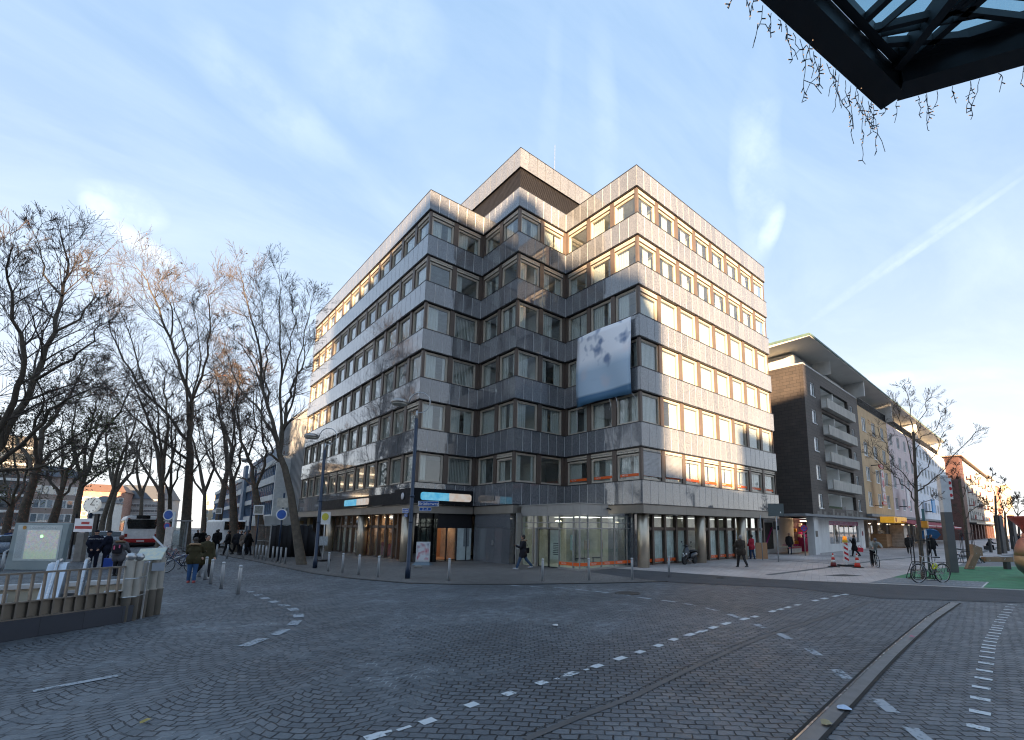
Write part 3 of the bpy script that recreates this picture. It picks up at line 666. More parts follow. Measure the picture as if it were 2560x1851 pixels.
def awning(r,x0,x1,z0,z1,out):
    mb=MB(); mb.add([(x0,-.5,z1),(x1,-.5,z1),(x1,-out,z0),(x0,-out,z0),(x0,-.5,z1-.05),(x1,-.5,z1-.05),(x1,-out,z0-.05),(x0,-out,z0-.05)],[(0,1,2,3),(7,6,5,4),(3,2,6,7),(0,3,7,4),(1,5,6,2)]); mb.box(x0,-out-.03,z0-.30,x1,-out,z0-.04); a=mb.build('awning',RED,r)
    mb=MB(); mb.box(x0,-out-.05,z0-.04,x1,-out-.031,z0+.03); mb.build('awning_edge',WFR,a)
awning(ochre,6.5,13.4,2.75,3.55,3.2); awning(pink,.2,8.2,2.7,3.5,3.0); awning(pink,8.6,16.6,2.7,3.5,3.0); awning(white,1,9,2.6,3.4,2.8); awning(white,10,18,2.6,3.4,2.8)
mb=MB(); mb.box(3.0,-1.9,2.95,9.6,-.55,3.62); s_=mb.build('yellow_shop_sign',pm('amber_sign',(.72,.36,.03),.5,0,.2,1.5,emit=.25),ochre)
mb=MB(); mb.lathe([(0,0),(.26,0),(.26,.01),(0,.01)],0,0,0,16); mb.xf(Matrix.Translation((3.9,-1.91,3.28))@Matrix.Rotation(PI/2,4,'X')); mb.build('logo_disc',pm('dark_red_disc',(.3,.02,.01)),s_)
# casino style hanging sign on the ochre house, blank sign on the pink one
def hang(root,x,zs,label=None):
    for (z0,z1,kind) in zs:
        mb=MB()
        if kind=='oval': mb.lathe([(0,-.06),(1.25,-.06),(1.25,.06),(0,.06)],0,0,0,24); mb.xf(Matrix.Translation((x,-1.0,(z0+z1)/2))@Matrix.Diagonal((.85,1,(z1-z0)/2.5,1))@Matrix.Rotation(PI/2,4,'X')); o=mb.build('oval_sign',pm('sign_red',(.45,.02,.03),.4),root); text(('AMUSEMENT' if z0>7 else 'AUTOMATEN'),.3,WHITE,o,(x,-1.07,(z0+z1)/2),ext=.003,sx=.8)
        else:
            mb.box(x-.62,-1.07,z0,x+.62,-.93,z1); o=mb.build('sign_box',pm('sign_white_blur',(.62,.52,.52),.5,0,.15,2),root)
            mb=MB(); cz=(z0+z1)/2
            if kind=='A': mb.add([(x-.5,-1.075,z0+.2),(x+.5,-1.075,z0+.2),(x,-1.075,z1-.1)],[(0,1,2)])
            elif kind=='O': mb.lathe([(0,0),(.45,0),(.45,.01),(0,.01)],0,0,0,18); mb.xf(Matrix.Translation((x,-1.07,cz))@Matrix.Rotation(PI/2,4,'X'))
            else: mb.box(x-.2,-1.08,z0+.2,x+.2,-1.072,z1-.2)
            mb.build('sign_mark',pm('soft_red',(.55,.10,.12),.5),o)
    mb=MB(); mb.box(x-.05,-.93,zs[-1][0],x+.05,0,zs[-1][0]+.06); mb.box(x-.05,-.93,zs[0][1]-.1,x+.05,0,zs[0][1]); mb.build('sign_bracket',DARK,root)
hang(ochre,3.7,[(9.15,9.7,'oval'),(7.95,9.0,'A'),(6.95,7.9,'O'),(6.5,6.9,'I'),(5.4,6.4,'A'),(4.9,5.35,'oval')])
mb=MB(); mb.box(2.2,-1.1,5.0,3.9,-.98,7.9); o=mb.build('hanging_sign',pm('sign_pale_grey',(.62,.60,.62),.5),pink); mb=MB()
for z in (5.1,7.6): mb.box(2.4,-1.12,z,3.7,-1.101,z+.16)
mb.build('sign_stripe',_mc['soft_red'],o); mb=MB(); mb.box(2.9,-.98,5.2,3,0,5.3); mb.build('sign_bracket',DARK,pink)
mb=MB(); mb.box(3.2,-1.2,4.9,5.8,-1.05,7.0); o=mb.build('blue_sign',pm('sky_blue_sign',(.05,.30,.62),.5,0,.1,2),white); mb=MB(); mb.box(4.4,-1.05,5,4.6,0,5.15); mb.build('sign_bracket',DARK,white)
mb=MB(); x=17
while x<30: mb.box(x,-.52,3.25,x+.9,-.45,3.75); x+=1.0
mb.build('panel_fascia',pm('pale_panel',(.45,.45,.43)),white)
# ---- brick block and the far row
BRK=tiles('red_brick',(.11,.05,.042),(.14,.065,.05),.24,.08,.01)
bk=thing('apartment_building','long pale apartment block with brick end wall and rows of small balconies','building',(SO[0]+93*math.cos(SA),SO[1]+93*math.sin(SA)-1.5,0),SA)
mb=MB(); mb.box(-6,0,0,-.0,12,17.9); mb.build('brick_end',BRK,bk)
xs=[3+i*4.1 for i in range(14)]; hl=[(x,x+1.8,z,z+1.7) for z in (4.9,7.9,10.9,13.9) for x in xs]
mb=MB(); wall_holes(mb,.02,60,3.9,17.5,hl); mb.build('wall',wallmat('pale_grey_plaster',(.44,.43,.40)),bk)
mb=MB(); mb.box(.02,1.0,0,60,1.1,17.4); mb.build('dark_rooms',INT,bk)
G_=MB();F_=MB()
for h in hl: G_.box(h[0],.15,h[2],h[1],.16,h[3]); F_.box(h[0],.08,h[2],h[0]+.08,.2,h[3]);F_.box((h[0]+h[1])/2-.04,.08,h[2],(h[0]+h[1])/2+.04,.2,h[3])
w=F_.build('window',WFR,bk); w['kind']='stuff'; G_.build('pane',PANE,w)
FLW=pm('balcony_flower_red',(.20,.05,.04),.9)
for i,z in enumerate((4.7,7.7,10.7,13.7)):
    for j in range(0,14,2 if z>5 else 1):
        mb=MB(); mb.box(xs[j]-.4,-.8,z-.1,xs[j]+2.2,-.0-.003,z); mb.box(xs[j]-.4,-.8,z+.001,xs[j]+2.2,-.74,z+.9); mb.build('balcony',_mc['pale_panel'] if j%4 else FLW,bk)
mb=MB(); mb.box(-6.5,-.6,17.9,60.5,12.5,18.1); mb.build('roof',pm('roof_edge_warm',(.30,.2,.14)),bk)
mb=MB(); mb.box(-.5,-1.2,3.55,60,.5,3.85); mb.build('canopy_slab',DARK,bk)
pieces('brick_pier',[(2+i*6.6,-.0,0,4+i*6.6,.4,3.5) for i in range(9)],BRK,bk)
far=[(158,25,19.5,(.50,.47,.42),'narrow cream house at the far end of the shopping street'),(184,22,18,(.40,.20,.15),'red framed far house in the shopping street'),(207,30,17,(.45,.47,.46),'pale grey far house with green edges'),(238,40,22,(.55,.45,.30),'sunlit yellowish tower block closing the shopping street')]
for s,w,h,c,lb in far:
    r=sroot('town_house',lb,'building',s,-1.0,None); mb=MB(); hl=[(1.5+i*3.1,3.3+i*3.1,z,z+1.7) for i in range(int((w-2)/3.1)) for z in [4.8+k*3 for k in range(int((h-5)/3))]]
    mb=MB(); wall_holes(mb,0,w,0,h,hl,0,.3); mb.box(0,.31,0,.3,12,h); mb.build('wall',wallmat('far_wall_%d'%s,c),r)
    mb=MB(); mb.box(.3,.35,.2,w-.1,.4,h-.1); mb.build('window_band',PANE,r)
    mb=MB(); mb.box(-.3,-.5,h,w+.3,12,h+.25); mb.build('roof',ROOFU,r)
# ================================================================ LEFT STREET
gr=thing('ribbed_building','windowless grey department store wall with vertical metal ribs left of the office building','building',(12.5,54,0))
RIB=pm('grey_ribbed_metal',(.27,.275,.28),.6,.1,.1,.5,stain=.15)
mb=MB(); mb.box(12.75,53.2,0,30,66,14.2)
y=53.25
while y<66: mb.box(12.55,y,3.3,12.75,y+.22,14.25); y+=.5
mb.build('ribbed_wall',RIB,gr,True)
bb=thing('department_store','white and blue banded store with long window strips behind the plane trees','building',(11.2,58.6,0),R(-2.1))
BW=wallmat('store_white_panel',(.56,.57,.56),.08,.1,.18); BLG=glass('blue_strip_glass',(.08,.14,.24),1.2,.05)
mb=MB(); mb.box(.06,0,0,6,.5,9.3)
zz=[(9.05,9.5),(6.75,7.55),(4.95,5.7),(2.6,3.35)]
for a,b in ((8.75,9.4),(6.75,7.55),(4.85,5.45),(2.75,3.3)):
    mb.box(0,.501,a,.3,75,b); mb.box(-.0,.501,b+.001,.02,.52,b+.05)
mb.build('white_band',BW,bb)
mb=MB(); 
for k in range(4): mb.box(.05,-.03,2.7+k*1.75,1.9,-.003,4.42+k*1.75)
mb.build('end_panel',pm('light_end_panel',(.60,.60,.58),.6),bb)
mb=MB(); mb.box(.18,.55,.0,.24,75,9); mb.build('blue_glazing',BLG,bb)
mb=MB(); y=1.5
while y<75: mb.box(.08,y,3.3,.17,y+.08,8.75); y+=1.25
mb.build('window_mullion',pm('blue_mullion',(.12,.2,.32),.5),bb)
mb=MB(); mb.box(.02,22,0,-.35,24.5,10.6); mb.box(.4,.6,0,6,75,8.9); mb.box(1.0,5,9.5,8,30,11.5); mb.build('stair_tower',pm('blue_grey_tower',(.16,.22,.30),.6),bb)
an=thing('low_annex','low white shop annex with a dark base between ribbed wall and store','building',(10.2,53,0))
mb=MB(); mb.box(9.6,53.0,2.05,12.5,62,3.0); mb.build('white_fascia',BW,an,True); mb=MB(); mb.box(9.9,53.3,0,12.4,62,2.04); mb.build('shop_base',pm('brown_base',(.16,.12,.09),.8,0,.2,1),an,True)
mb=MB(); mb.box(12.42,52.9,0,13.0,54.5,2.6); mb.box(13.3,52.0,0,13.6,52.9,2.9); mb.build('ochre_pier',pm('ochre_pier',(.25,.19,.10),.7),an,True)
# far left side
def far_block(name,label,p0,p1,h,mat,bands=None,winc=None,rows=5,cols=8,z0w=3.5,group=None,roof=None,depth=14):
    a=Vector((p0[0],p0[1],0));b=Vector((p1[0],p1[1],0));L=(b-a).length;an_=math.atan2(b.y-a.y,b.x-a.x)
    r=thing(name,label,'building',a,an_,group)
    mb=MB(); mb.box(0,0,0,L,depth,h); mb.build('wall',mat,r)
    if bands:
        mb=MB()
        for z in bands[0]: mb.box(-.1,-.25,z,L+.1,-.003,z+bands[1])
        mb.build('white_band',BW,r)
        mb=MB()
        for z in bands[0][:-1]: mb.box(.2,-.06,z+bands[1]+.6,L-.2,-.003,z+bands[1]+2.0)
        mb.build('window_strip',PANE,r)
    else:
        F=MB();Gm=MB(); dz=(h-z0w-1)/rows; dx=L/cols
        for i in range(cols):
            for j in range(rows):
                x=dx*(i+.5);z=z0w+dz*j; F.box(x-.6,-.05,z,x+.6,-.003,z+dz*.6); Gm.box(x-.5,-.08,z+.1,x+.5,-.051,z+dz*.6-.1)
        w=F.build('window',WFR,r); w['kind']='stuff'; Gm.build('pane',PANE,w)
    if roof:
        mb=MB(); mb.add([(-.4,-.5,h),(L+.4,-.5,h),(L+.4,depth,h),(-.4,depth,h),(1.5,4,h+roof[0]),(L-1.5,4,h+roof[0]),(L-1.5,depth-4,h+roof[0]),(1.5,depth-4,h+roof[0])],[(0,1,5,4),(1,2,6,5),(2,3,7,6),(3,0,4,7),(4,5,6,7)]); mb.build('roof',roof[1],r)
    return r
def at(px,D):   # ground point seen at column px (horizon row) at distance D along the view axis
    d=ray(px,1312); d.z=0; return d*(D/ (d.dot(Vector((_fw.x,_fw.y,0)).normalized())))
DOB=pm('dark_office_cladding',(.07,.068,.07),.6,0,.15,1)
p=at(-260,92);q=at(64,104)
far_block('banded_office','dark office slab with thin white horizontal bands at the left edge',p,q,21,DOB,([0.9,4.4,7.8,11.2,14.6,18.2],.55))
far_block('old_house','pale stone house with tall windows behind the left trees',at(70,118),at(190,126),14,wallmat('pale_stone',(.34,.28,.25)),None,None,3,7,2.5,None,(3,pm('slate_roof',(.07,.075,.085))))
far_block('red_white_house','red and white brick house at the far end of the left street',at(182,150),at(300,156),12.5,tiles('orange_brick',(.34,.17,.13),(.42,.26,.2),.5,.16),None,None,4,8,2.5,None,(2.5,pm('brown_roof',(.16,.09,.06))))
far_block('white_house','white town house with small windows in the left street',at(215,140),at(262,142),8.5,PLW,None,None,3,4,2.5,None,(2,_mc['slate_roof']))
far_block('grey_roofed_house','large pale building with a steep grey roof behind the bus',at(268,165),at(400,170),11,wallmat('grey_white',(.4,.4,.4)),None,None,4,14,2.5,None,(5,_mc['slate_roof']))
far_block('sunlit_house','small sunlit cream house far down the left street',at(505,190),at(556,190),14,wallmat('cream_sun',(.45,.38,.28)),None,None,3,3,3)
# ================================================================ BUILDINGS BEHIND THE PHOTOGRAPHER (unseen, added and shaped to cast the shade on the square)
SB_=R(35.0); SD=Vector((math.sin(SB_),math.cos(SB_),0)); SP_=Vector((math.cos(SB_),-math.sin(SB_),0)); T0=-60.0
WGM=None
def citymat(name,c):
    m,t,b=base_mat(name); tc=t.new('TexCoord').outputs['Object']; br=t.new('TexBrick'); sp=t.new('SeparateXYZ'); t.link(tc,sp.inputs[0]); cb=t.new('CombineXYZ'); t.link(t.math('ADD',sp.outputs[0],sp.outputs[1]),cb.inputs[0]); t.link(sp.outputs[2],cb.inputs[1]); t.link(cb.outputs[0],br.inputs[0]); br.offset=0
    br.inputs['Scale'].default_value=1; br.inputs['Brick Width'].default_value=2.4; br.inputs['Row Height'].default_value=3.1; br.inputs['Mortar Size'].default_value=.55; br.inputs['Mortar Smooth'].default_value=0
    br.inputs['Color1'].default_value=(.05,.06,.07,1); br.inputs['Color2'].default_value=(.12,.12,.12,1); br.inputs['Mortar'].default_value=col4(c); t.link(br.outputs[0],b.inputs[0]); b.inputs['Roughness'].default_value=.6; return m
for (p0,p1,h,c,lb,dt) in ((-110,-23.9,41.0,(.36,.31,.27),'unseen long pale brown block added to shade the left trees',1),(-24,-16,27.8,(.34,.30,.26),'unseen lower brown block between two taller shade casting blocks',0),(-16.3,2,37.6,(.30,.30,.30),'unseen tall grey tower shaped to shade the office building',2),(1.9,9.4,29.0,(.36,.34,.30),'unseen lower block with a sloping top shaped to cast shade beside the tower',2),(9.3,17,19.0,(.45,.40,.33),'unseen low cream block added to cast shade',0),(16.9,22,23.8,(.35,.2,.15),'unseen red brown block added to cast shade',0),(21.9,26.95,29.5,(.4,.4,.4),'unseen narrow grey block added to cast shade',0),(26.9,130,37.0,(.36,.34,.33),'unseen long high block added to shade the shopping street',0)):
    o=SD*(T0-dt)+SP_*p0; r=thing('shade_building',lb,'building',(o.x,o.y,0),math.atan2(SP_.y,SP_.x)); mb=MB(); mb.box(0,-14,0,p1-p0,0,h)
    if h==29.0: mb=MB(); w_=p1-p0; mb.add([(0,-14,0),(w_,-14,0),(w_,0,0),(0,0,0),(0,-14,37.6),(w_,-14,28.5),(w_,0,28.5),(0,0,37.6)],[(0,3,2,1),(4,5,6,7),(0,1,5,4),(1,2,6,5),(2,3,7,6),(3,0,4,7)])
    mb.build('facade',citymat('city_wall_%d'%int(h*10),c),r)
    
    if h!=29.0: mb=MB(); mb.box(-.1,-14.1,h,p1-p0+.0,.15,h+.35); mb.build('roof_edge',DARK,r)
# ================================================================ GROUND
def cobble(name,c1,c2,joint,bw,rh,arc=False,angle=0.0,jw=.012,sand=.0,rough=.75,bump=.6,dist=.03):
    m,t,b=base_mat(name); tc=t.new('TexCoord').outputs['Object']
    mp=t.new('Mapping'); mp.inputs['Rotation'].default_value=(0,0,angle); t.link(tc,mp.inputs[0]); v=mp.outputs[0]
    wob=t.noise(v,1.6,2,.5,0,1); wob=t.vmath('SUBTRACT',wob,(.5,.5,.5)); v=t.vmath('ADD',v,t.vmath('MULTIPLY',wob,(dist*2.2,dist*2.2,0)))
    w2=t.noise(v,9,1,.5,0,1); v=t.vmath('ADD',v,t.vmath('MULTIPLY',t.vmath('SUBTRACT',w2,(.5,.5,.5)),(dist,dist,0)))
    if arc:
        sp=t.new('SeparateXYZ'); t.link(v,sp.inputs[0]); W=1.5
        x=t.math('SUBTRACT',t.math('MULTIPLY',t.math('FRACT',t.math('DIVIDE',sp.outputs[0],W)),W),W/2)
        y=t.math('ADD',sp.outputs[1],t.math('MULTIPLY',t.math('MULTIPLY',x,x),-.62))
        cb=t.new('CombineXYZ'); t.link(sp.outputs[0],cb.inputs[0]); t.link(y,cb.inputs[1]); v=cb.outputs[0]
    br=t.new('TexBrick'); t.link(v,br.inputs['Vector']); br.inputs['Scale'].default_value=1; br.inputs['Brick Width'].default_value=bw; br.inputs['Row Height'].default_value=rh; br.inputs['Mortar Size'].default_value=jw; br.inputs['Mortar Smooth'].default_value=.6; br.inputs['Bias'].default_value=-.1
    br.inputs['Color1'].default_value=col4(c1); br.inputs['Color2'].default_value=col4(c2); br.inputs['Mortar'].default_value=col4(joint)
    big=t.ramp(t.noise(tc,.22,5,.62),.3,.7,.68,1.28); sm=t.ramp(t.noise(tc,26,3,.7),.3,.7,.82,1.18); f=t.math('MULTIPLY',big,sm)
    cc=t.new('CombineColor'); [t.link(f,cc.inputs[i]) for i in range(3)]
    c=t.mix(1.0,br.outputs['Color'],cc.outputs[0],'MULTIPLY')
    if sand:
        k=t.math('MULTIPLY',br.outputs['Fac'],t.math('MULTIPLY',t.ramp(t.noise(tc,.45,4,.6),.50,.68),t.ramp(t.noise(tc,4.0,2),.42,.6)))
        c=t.mix(t.math('MULTIPLY',k,sand),c,(.26,.29,.31,1))
    t.link(c,b.inputs['Base Color']); b.inputs['Specular IOR Level'].default_value=.35
    t.link(t.ramp(t.noise(tc,3,3),.3,.7,rough-.14,rough+.1),b.inputs['Roughness'])
    hgt=t.math('ADD',t.math('MULTIPLY',t.math('SUBTRACT',1.0,br.outputs['Fac']),1.0),t.math('MULTIPLY',t.noise(tc,14,3),.5))
    bn=t.new('Bump'); bn.inputs['Strength'].default_value=bump; bn.inputs['Distance'].default_value=.022; t.link(hgt,bn.inputs['Height']); t.link(bn.outputs[0],b.inputs['Normal'])
    return m
COB=cobble('segmental_cobbles',(.090,.100,.112),(.136,.149,.162),(.018,.020,.024),.165,.135,True,R(38),.013,1.6,.62,.8,.05)
COB2=cobble('coursed_setts',(.086,.094,.105),(.130,.139,.151),(.014,.015,.018),.185,.125,False,R(47),.012,.3,.62,1.0,.05)
PAV=cobble('small_brown_setts',(.135,.126,.12),(.18,.166,.156),(.045,.040,.036),.10,.10,True,R(10),.009,0,.75,.5,.02)
BEI=cobble('beige_paving',(.38,.34,.325),(.44,.40,.38),(.25,.22,.21),.6,.3,False,R(-20),.007,0,.7,.2,.003)
ASP=pm('asphalt',(.062,.064,.070),.8,0,.14,.7,.5,160,stain=.12,spec=.3)
# the underground entrance is a real hole in the square
RU=Vector((.8495,.5276,0)); RN=Vector((-.5276,.8495,0)); RO=Vector((.09,14.71,0))   # rail line origin at its right end
def rp(a,b,z=0): v=RO+RU*a+RN*b; return (v.x,v.y,z)
hole=[rp(-14,.05),(.13,14.80,0),(.15,24.0,0),(-14,24.3,0)]
B_=400; outer=[(-B_,-B_,0),(B_,-B_,0),(B_,B_,0),(-B_,B_,0)]
mb=MB(); mb.add(outer+hole,[(0,1,5,4),(1,2,6,5),(2,3,7,6),(3,0,4,7)])
struct('cobbled_square',mb,COB)
def sheet(name,pts,z,mat): 
    mb=MB(); mb.poly([(p[0],p[1],z) for p in pts]); return struct(name,mb,mat)
# coursed setts on the right of the tram track
g=lambda x,y:tuple(G(x,y))[:2]
sheet('coursed_sett_road',[g(830,1851),(4.0,-2.0),(2,-14),(30,-30),(34,-12),g(2560,1507),g(2202,1496),g(2117,1485),g(1964,1470),g(1800,1463),g(1690,1457),g(1500,1600)],.004,COB2)
kerb=[(-2,140),(1,90),(3.6,60),(5.2,42),(5.9,33.9),(6.2,28),(6.45,23.8),(7.1,20.6),(8.14,17.68),(9.2,16.4),(10.21,15.56),(11.3,14.7),(12.52,13.94),(14.5,12.75),(16.43,11.79)]
sheet('sett_pavement',kerb+[(17.2,12.6),(22,17),(24,60),(24,140)],.008,PAV)
mb=MB(); 
for (a,b) in zip(kerb[3:-1],kerb[4:]):
    L=math.hypot(b[0]-a[0],b[1]-a[1]); n=max(1,int(L/.9)); 
    for q in range(n):
        u0=q/n;u1=(q+1)/n-.012/L; A=Vector((a[0]+(b[0]-a[0])*u0,a[1]+(b[1]-a[1])*u0,.012)); B=Vector((a[0]+(b[0]-a[0])*u1,a[1]+(b[1]-a[1])*u1,.012)); mb.bar(A,B,.13,.035,0)
struct('kerb',mb,pm('dark_kerbstone',(.05,.048,.047),.8,0,.2,4))
asph=[g(1470,1431),g(1532,1422),g(1700,1433.5),g(1920,1449),g(2560,1477.5),(26.2,-2.2),(30,-10),(26,-12),(21.6,-3),g(2560,1509),g(2202,1497),g(2117,1486),g(1964,1470),g(1800,1463),g(1668,1455.5),g(1600,1448)]
sheet('asphalt_strip',asph,.014,ASP)
bei=[g(1532,1421.6),g(1700,1433),g(1920,1448.6),g(2560,1477.2),(26.4,-2.4),(30.2,-10),(120,-40),(330,-20),(330,40),(45,24),(24,20),(21.3,18)]
sheet('beige_paving',bei,.012,BEI)
mb=MB()
def strip(mb,pts,w,z):
    for a,b in zip(pts[:-1],pts[1:]):
        a=Vector((a[0],a[1],z));b=Vector((b[0],b[1],z));t=(b-a).normalized();n=Vector((-t.y,t.x,0))*w/2; mb.poly([a-n,b-n,b+n,a+n])
E_=lambda x,y:g(1920+x*.2823,1150+y*.2823); D_c=lambda x,y:g(1400+x*.2823,1150+y*.2823)
strip(mb,[E_(0,1022),E_(540,955),E_(1000,890),E_(1330,862)],.35,.016); strip(mb,[D_c(1850,882),E_(300,905),E_(640,928)],.25,.020)
strip(mb,[E_(1700,880),E_(2060,770)],.5,.016)
struct('paving_band',mb,pm('dark_paving_band',(.10,.105,.11),.75,0,.15,2))
sheet('dark_patch',[E_(480,1026),E_(670,1016),E_(850,1030),E_(680,1036)],.017,ASP)
sheet('green_rubber_surface',[E_(1100,1045),g(2290,1430),g(2393,1417.5),g(2620,1417),g(2680,1484),g(2560,1476.5),E_(1890,1135),E_(1950,1086)],.018,pm('green_rubber',(.040,.185,.085),.8,0,.25,1.2,.3,90,stain=.35))
mb=MB(); strip(mb,[g(2170,1459.5),g(2560,1476.5),(26.0,-2)],.13,.022); strip(mb,[E_(1895,1136),E_(1950,1086)],.06,.022); struct('white_edge_line',mb,pm('edge_white',(.5,.5,.5),.7,0,.15,3))
sheet('grey_paving',[g(2393,1416.5),g(2620,1416),(70,-8),(75,4),g(2425,1400)],.017,pm('grey_slabs',(.13,.135,.145),.75,0,.1,.8))
# tactile plate
mb=MB(); ta=[Vector((*E_(900,1090),0)),Vector((*E_(1100,1045),0)),Vector((*E_(1950,1086),0)),Vector((*E_(1893,1135),0))]
mb.poly([(p.x,p.y,.020) for p in ta]); 
u=(ta[3]-ta[0])/22; v=(ta[1]-ta[0])/14
for i in range(1,22):
    for j in range(1,14):
        if j in (3,4,7,8,11,12) and not 9<i<13: c=ta[0]+u*i+v*j; mb.lathe([(.05,.02),(.035,.03)],c.x,c.y,0,5,1)
struct('tactile_paving',mb,[pm('tactile_grey',(.15,.16,.17),.7),pm('tactile_stud',(.24,.25,.26),.6)])
# painted and inlaid markings
PAINT=worn('worn_road_paint',(.30,.33,.36),.38,.50); SETT=worn('white_sett',(.50,.53,.55),.36,.46)
def dashes(pts,ln,wd,mat,name,z=.011,jit=0):
    P=[Vector((*g(*p),0)) for p in pts]; mb=MB()
    for i,p in enumerate(P):
        t=(P[min(i+1,len(P)-1)]-P[max(i-1,0)]).normalized(); n=Vector((-t.y,t.x,0)); l=(ln[0]+(ln[1]-ln[0])*i/max(1,len(P)-1))/2; w=wd/2
        l*=1+rnd.uniform(-jit,jit)
        q=[p-t*l-n*w,p+t*l*.96-n*w*.95,p+t*l+n*w,p-t*l*.97+n*w]; mb.poly([(a.x,a.y,z) for a in q])
    return struct(name,mb,mat)
Bc=lambda x,y:(400+x*.2823,1150+y*.2823)
dashes([Bc(*p) for p in ((810,1172),(868,1200),(928,1228),(1008,1260),(1098,1292),(1180,1328),(1225,1382),(1190,1447),(1060,1530),(830,1620))],(.32,.62),.22,PAINT,'curved_dash_marking')
dashes([(140,1719.5),(245,1700)],(.42,.42),.13,PAINT,'faded_marking')
c8=lambda x,y:(x*.5644,1500+y*.5644); c9=lambda x,y:(1280+x*.5644,1450+y*.5644)
dashes([c8(1660,608),c8(1895,541),c8(2090,468),c8(2255,418),c9(132,459),c9(265,418),c9(378,384),c9(480,350),c9(567,322),c9(650,293),c9(717,266),c9(788,245),c9(843,229),c9(892,213),c9(950,195),c9(1030,175),c9(1075,165),c9(1155,141),c9(1190,132),c9(1225,123),c9(1265,113),c9(1345,93),c9(1385,84),c9(1435,73),c9(1475,66)],(.17,.4),.14,SETT,'white_sett_line',.011,.2)
dashes([c8(1715,588),c8(1790,572),c9(200,440),c9(245,425),c9(330,400),c9(820,236),c9(860,225)],(.12,.12),.06,SETT,'worn_sett',.010,.5)
dashes([c9(*p) for p in ((20,28),(110,33),(215,37),(310,46),(400,56),(495,67),(585,82),(695,96),(790,112),(885,132),(985,162),(1100,207),(1205,252),(1335,322),(1460,420),(1650,560),(1820,705))],(.50,.50),.16,PAINT,'lane_dash_marking',.011,.1)
pp=[c9(*p) for p in ((2215,112),(2205,122),(2198,134),(2190,146),(2180,157),(2172,168),(2165,179),(2160,190),(2152,205),(2148,215),(2142,225),(2138,238),(2130,250),(2124,262),(2118,276),(2112,292),(2110,305),(2106,322),(2103,345),(2100,372),(2092,405),(2088,440),(2078,480),(2074,530),(2072,590),(2065,657),(2060,740))]
dashes(pp,(.10,.12),.20,SETT,'sett_inlay_line',.011,.15)
# tram groove rail and an old paved-over track
def band(pts,w,z,mat,name,off=0):
    P=[Vector((*g(*p),z)) for p in pts]; mb=MB(); L=[];Rr=[]
    for i,p in enumerate(P):
        t=(P[min(i+1,len(P)-1)]-P[max(i-1,0)]).normalized(); n=Vector((-t.y,t.x,0)); L.append(p+n*(off+w/2)); Rr.append(p+n*(off-w/2))
    for i in range(len(P)-1): mb.poly([Rr[i],Rr[i+1],L[i+1],L[i]])
    return struct(name,mb,mat)
rail=[c9(*p) for p in ((1220,800),(1310,711),(1400,618),(1500,515),(1590,420),(1680,330),(1760,258),(1860,172),(1965,103))]
band(rail,.19,.0115,pm('channel_cover',(.15,.155,.16),.45,.5,.15,3),'tram_channel'); band(rail,.022,.016,pm('polished_rail',(.5,.5,.52),.25,1),'tram_rail',.095); band(rail,.035,.0135,pm('groove_black',(.008,.008,.008),.9),'tram_groove',.13); band(rail,.05,.0135,_mc['groove_black'],'tram_groove',-.11)
old=[c9(*p) for p in ((60,711),(300,610),(540,520),(700,440),(870,360),(1000,300),(1130,250),(1380,170),(1600,95))]
band(old,.10,.0115,pm('paved_over_track',(.088,.084,.083),.7,0,.2,3),'paved_over_track'); band(old,.01,.014,_mc['groove_black'],'track_joint',.1)
def manhole(px,py,r):
    c=G(px,py); mb=MB(); mb.lathe([(r,.0),(r,.018),(r-.03,.018),(r-.04,.014)],c.x,c.y,0,28); return struct('manhole_cover',mb,pm('cast_iron',(.05,.048,.046),.6,.4))
manhole(1569,1484,.42); manhole(1800,1446,.2); manhole(2118,1440,.0+.3)
# bits of litter on the cobbles
for (x,y,c,lb) in ((1280+2070-1000,1850,(.3,.3,.3),None),):
    pass
lit=[(c9(1470,578),(.45,.55,.7),.10,'crumpled pale blue wrapper beside the tram rail'),(c9(1393,645),(.30,.25,.14),.09,'brown crumpled paper in the tram channel'),(c9(1772,260),(.6,.08,.2),.06,'small pink scrap beside the tram rail'),(c8(640,552),(.35,.27,.08),.05,'yellow dead leaf on the cobbles'),(c9(190,208),(.5,.5,.5),.08,'small white scrap on the cobbles')]
for (p,c,s,lb) in lit:
    v=G(*p); mb=MB(); n=7; r3=random.Random(int(p[0])); ps=[(math.cos(2*PI*i/n)*s*r3.uniform(.5,1.1),math.sin(2*PI*i/n)*s*r3.uniform(.5,1.1),.01+r3.random()*.03) for i in range(n)]+[(0,0,.035+s*.2)]
    mb.add(ps,[(i,(i+1)%n,n) for i in range(n)]); o=mb.build('litter_scrap',pm('litter_%d'%int(p[0]),c,.7)); o.location=(v.x,v.y,.012); tag(o,lb,'litter')
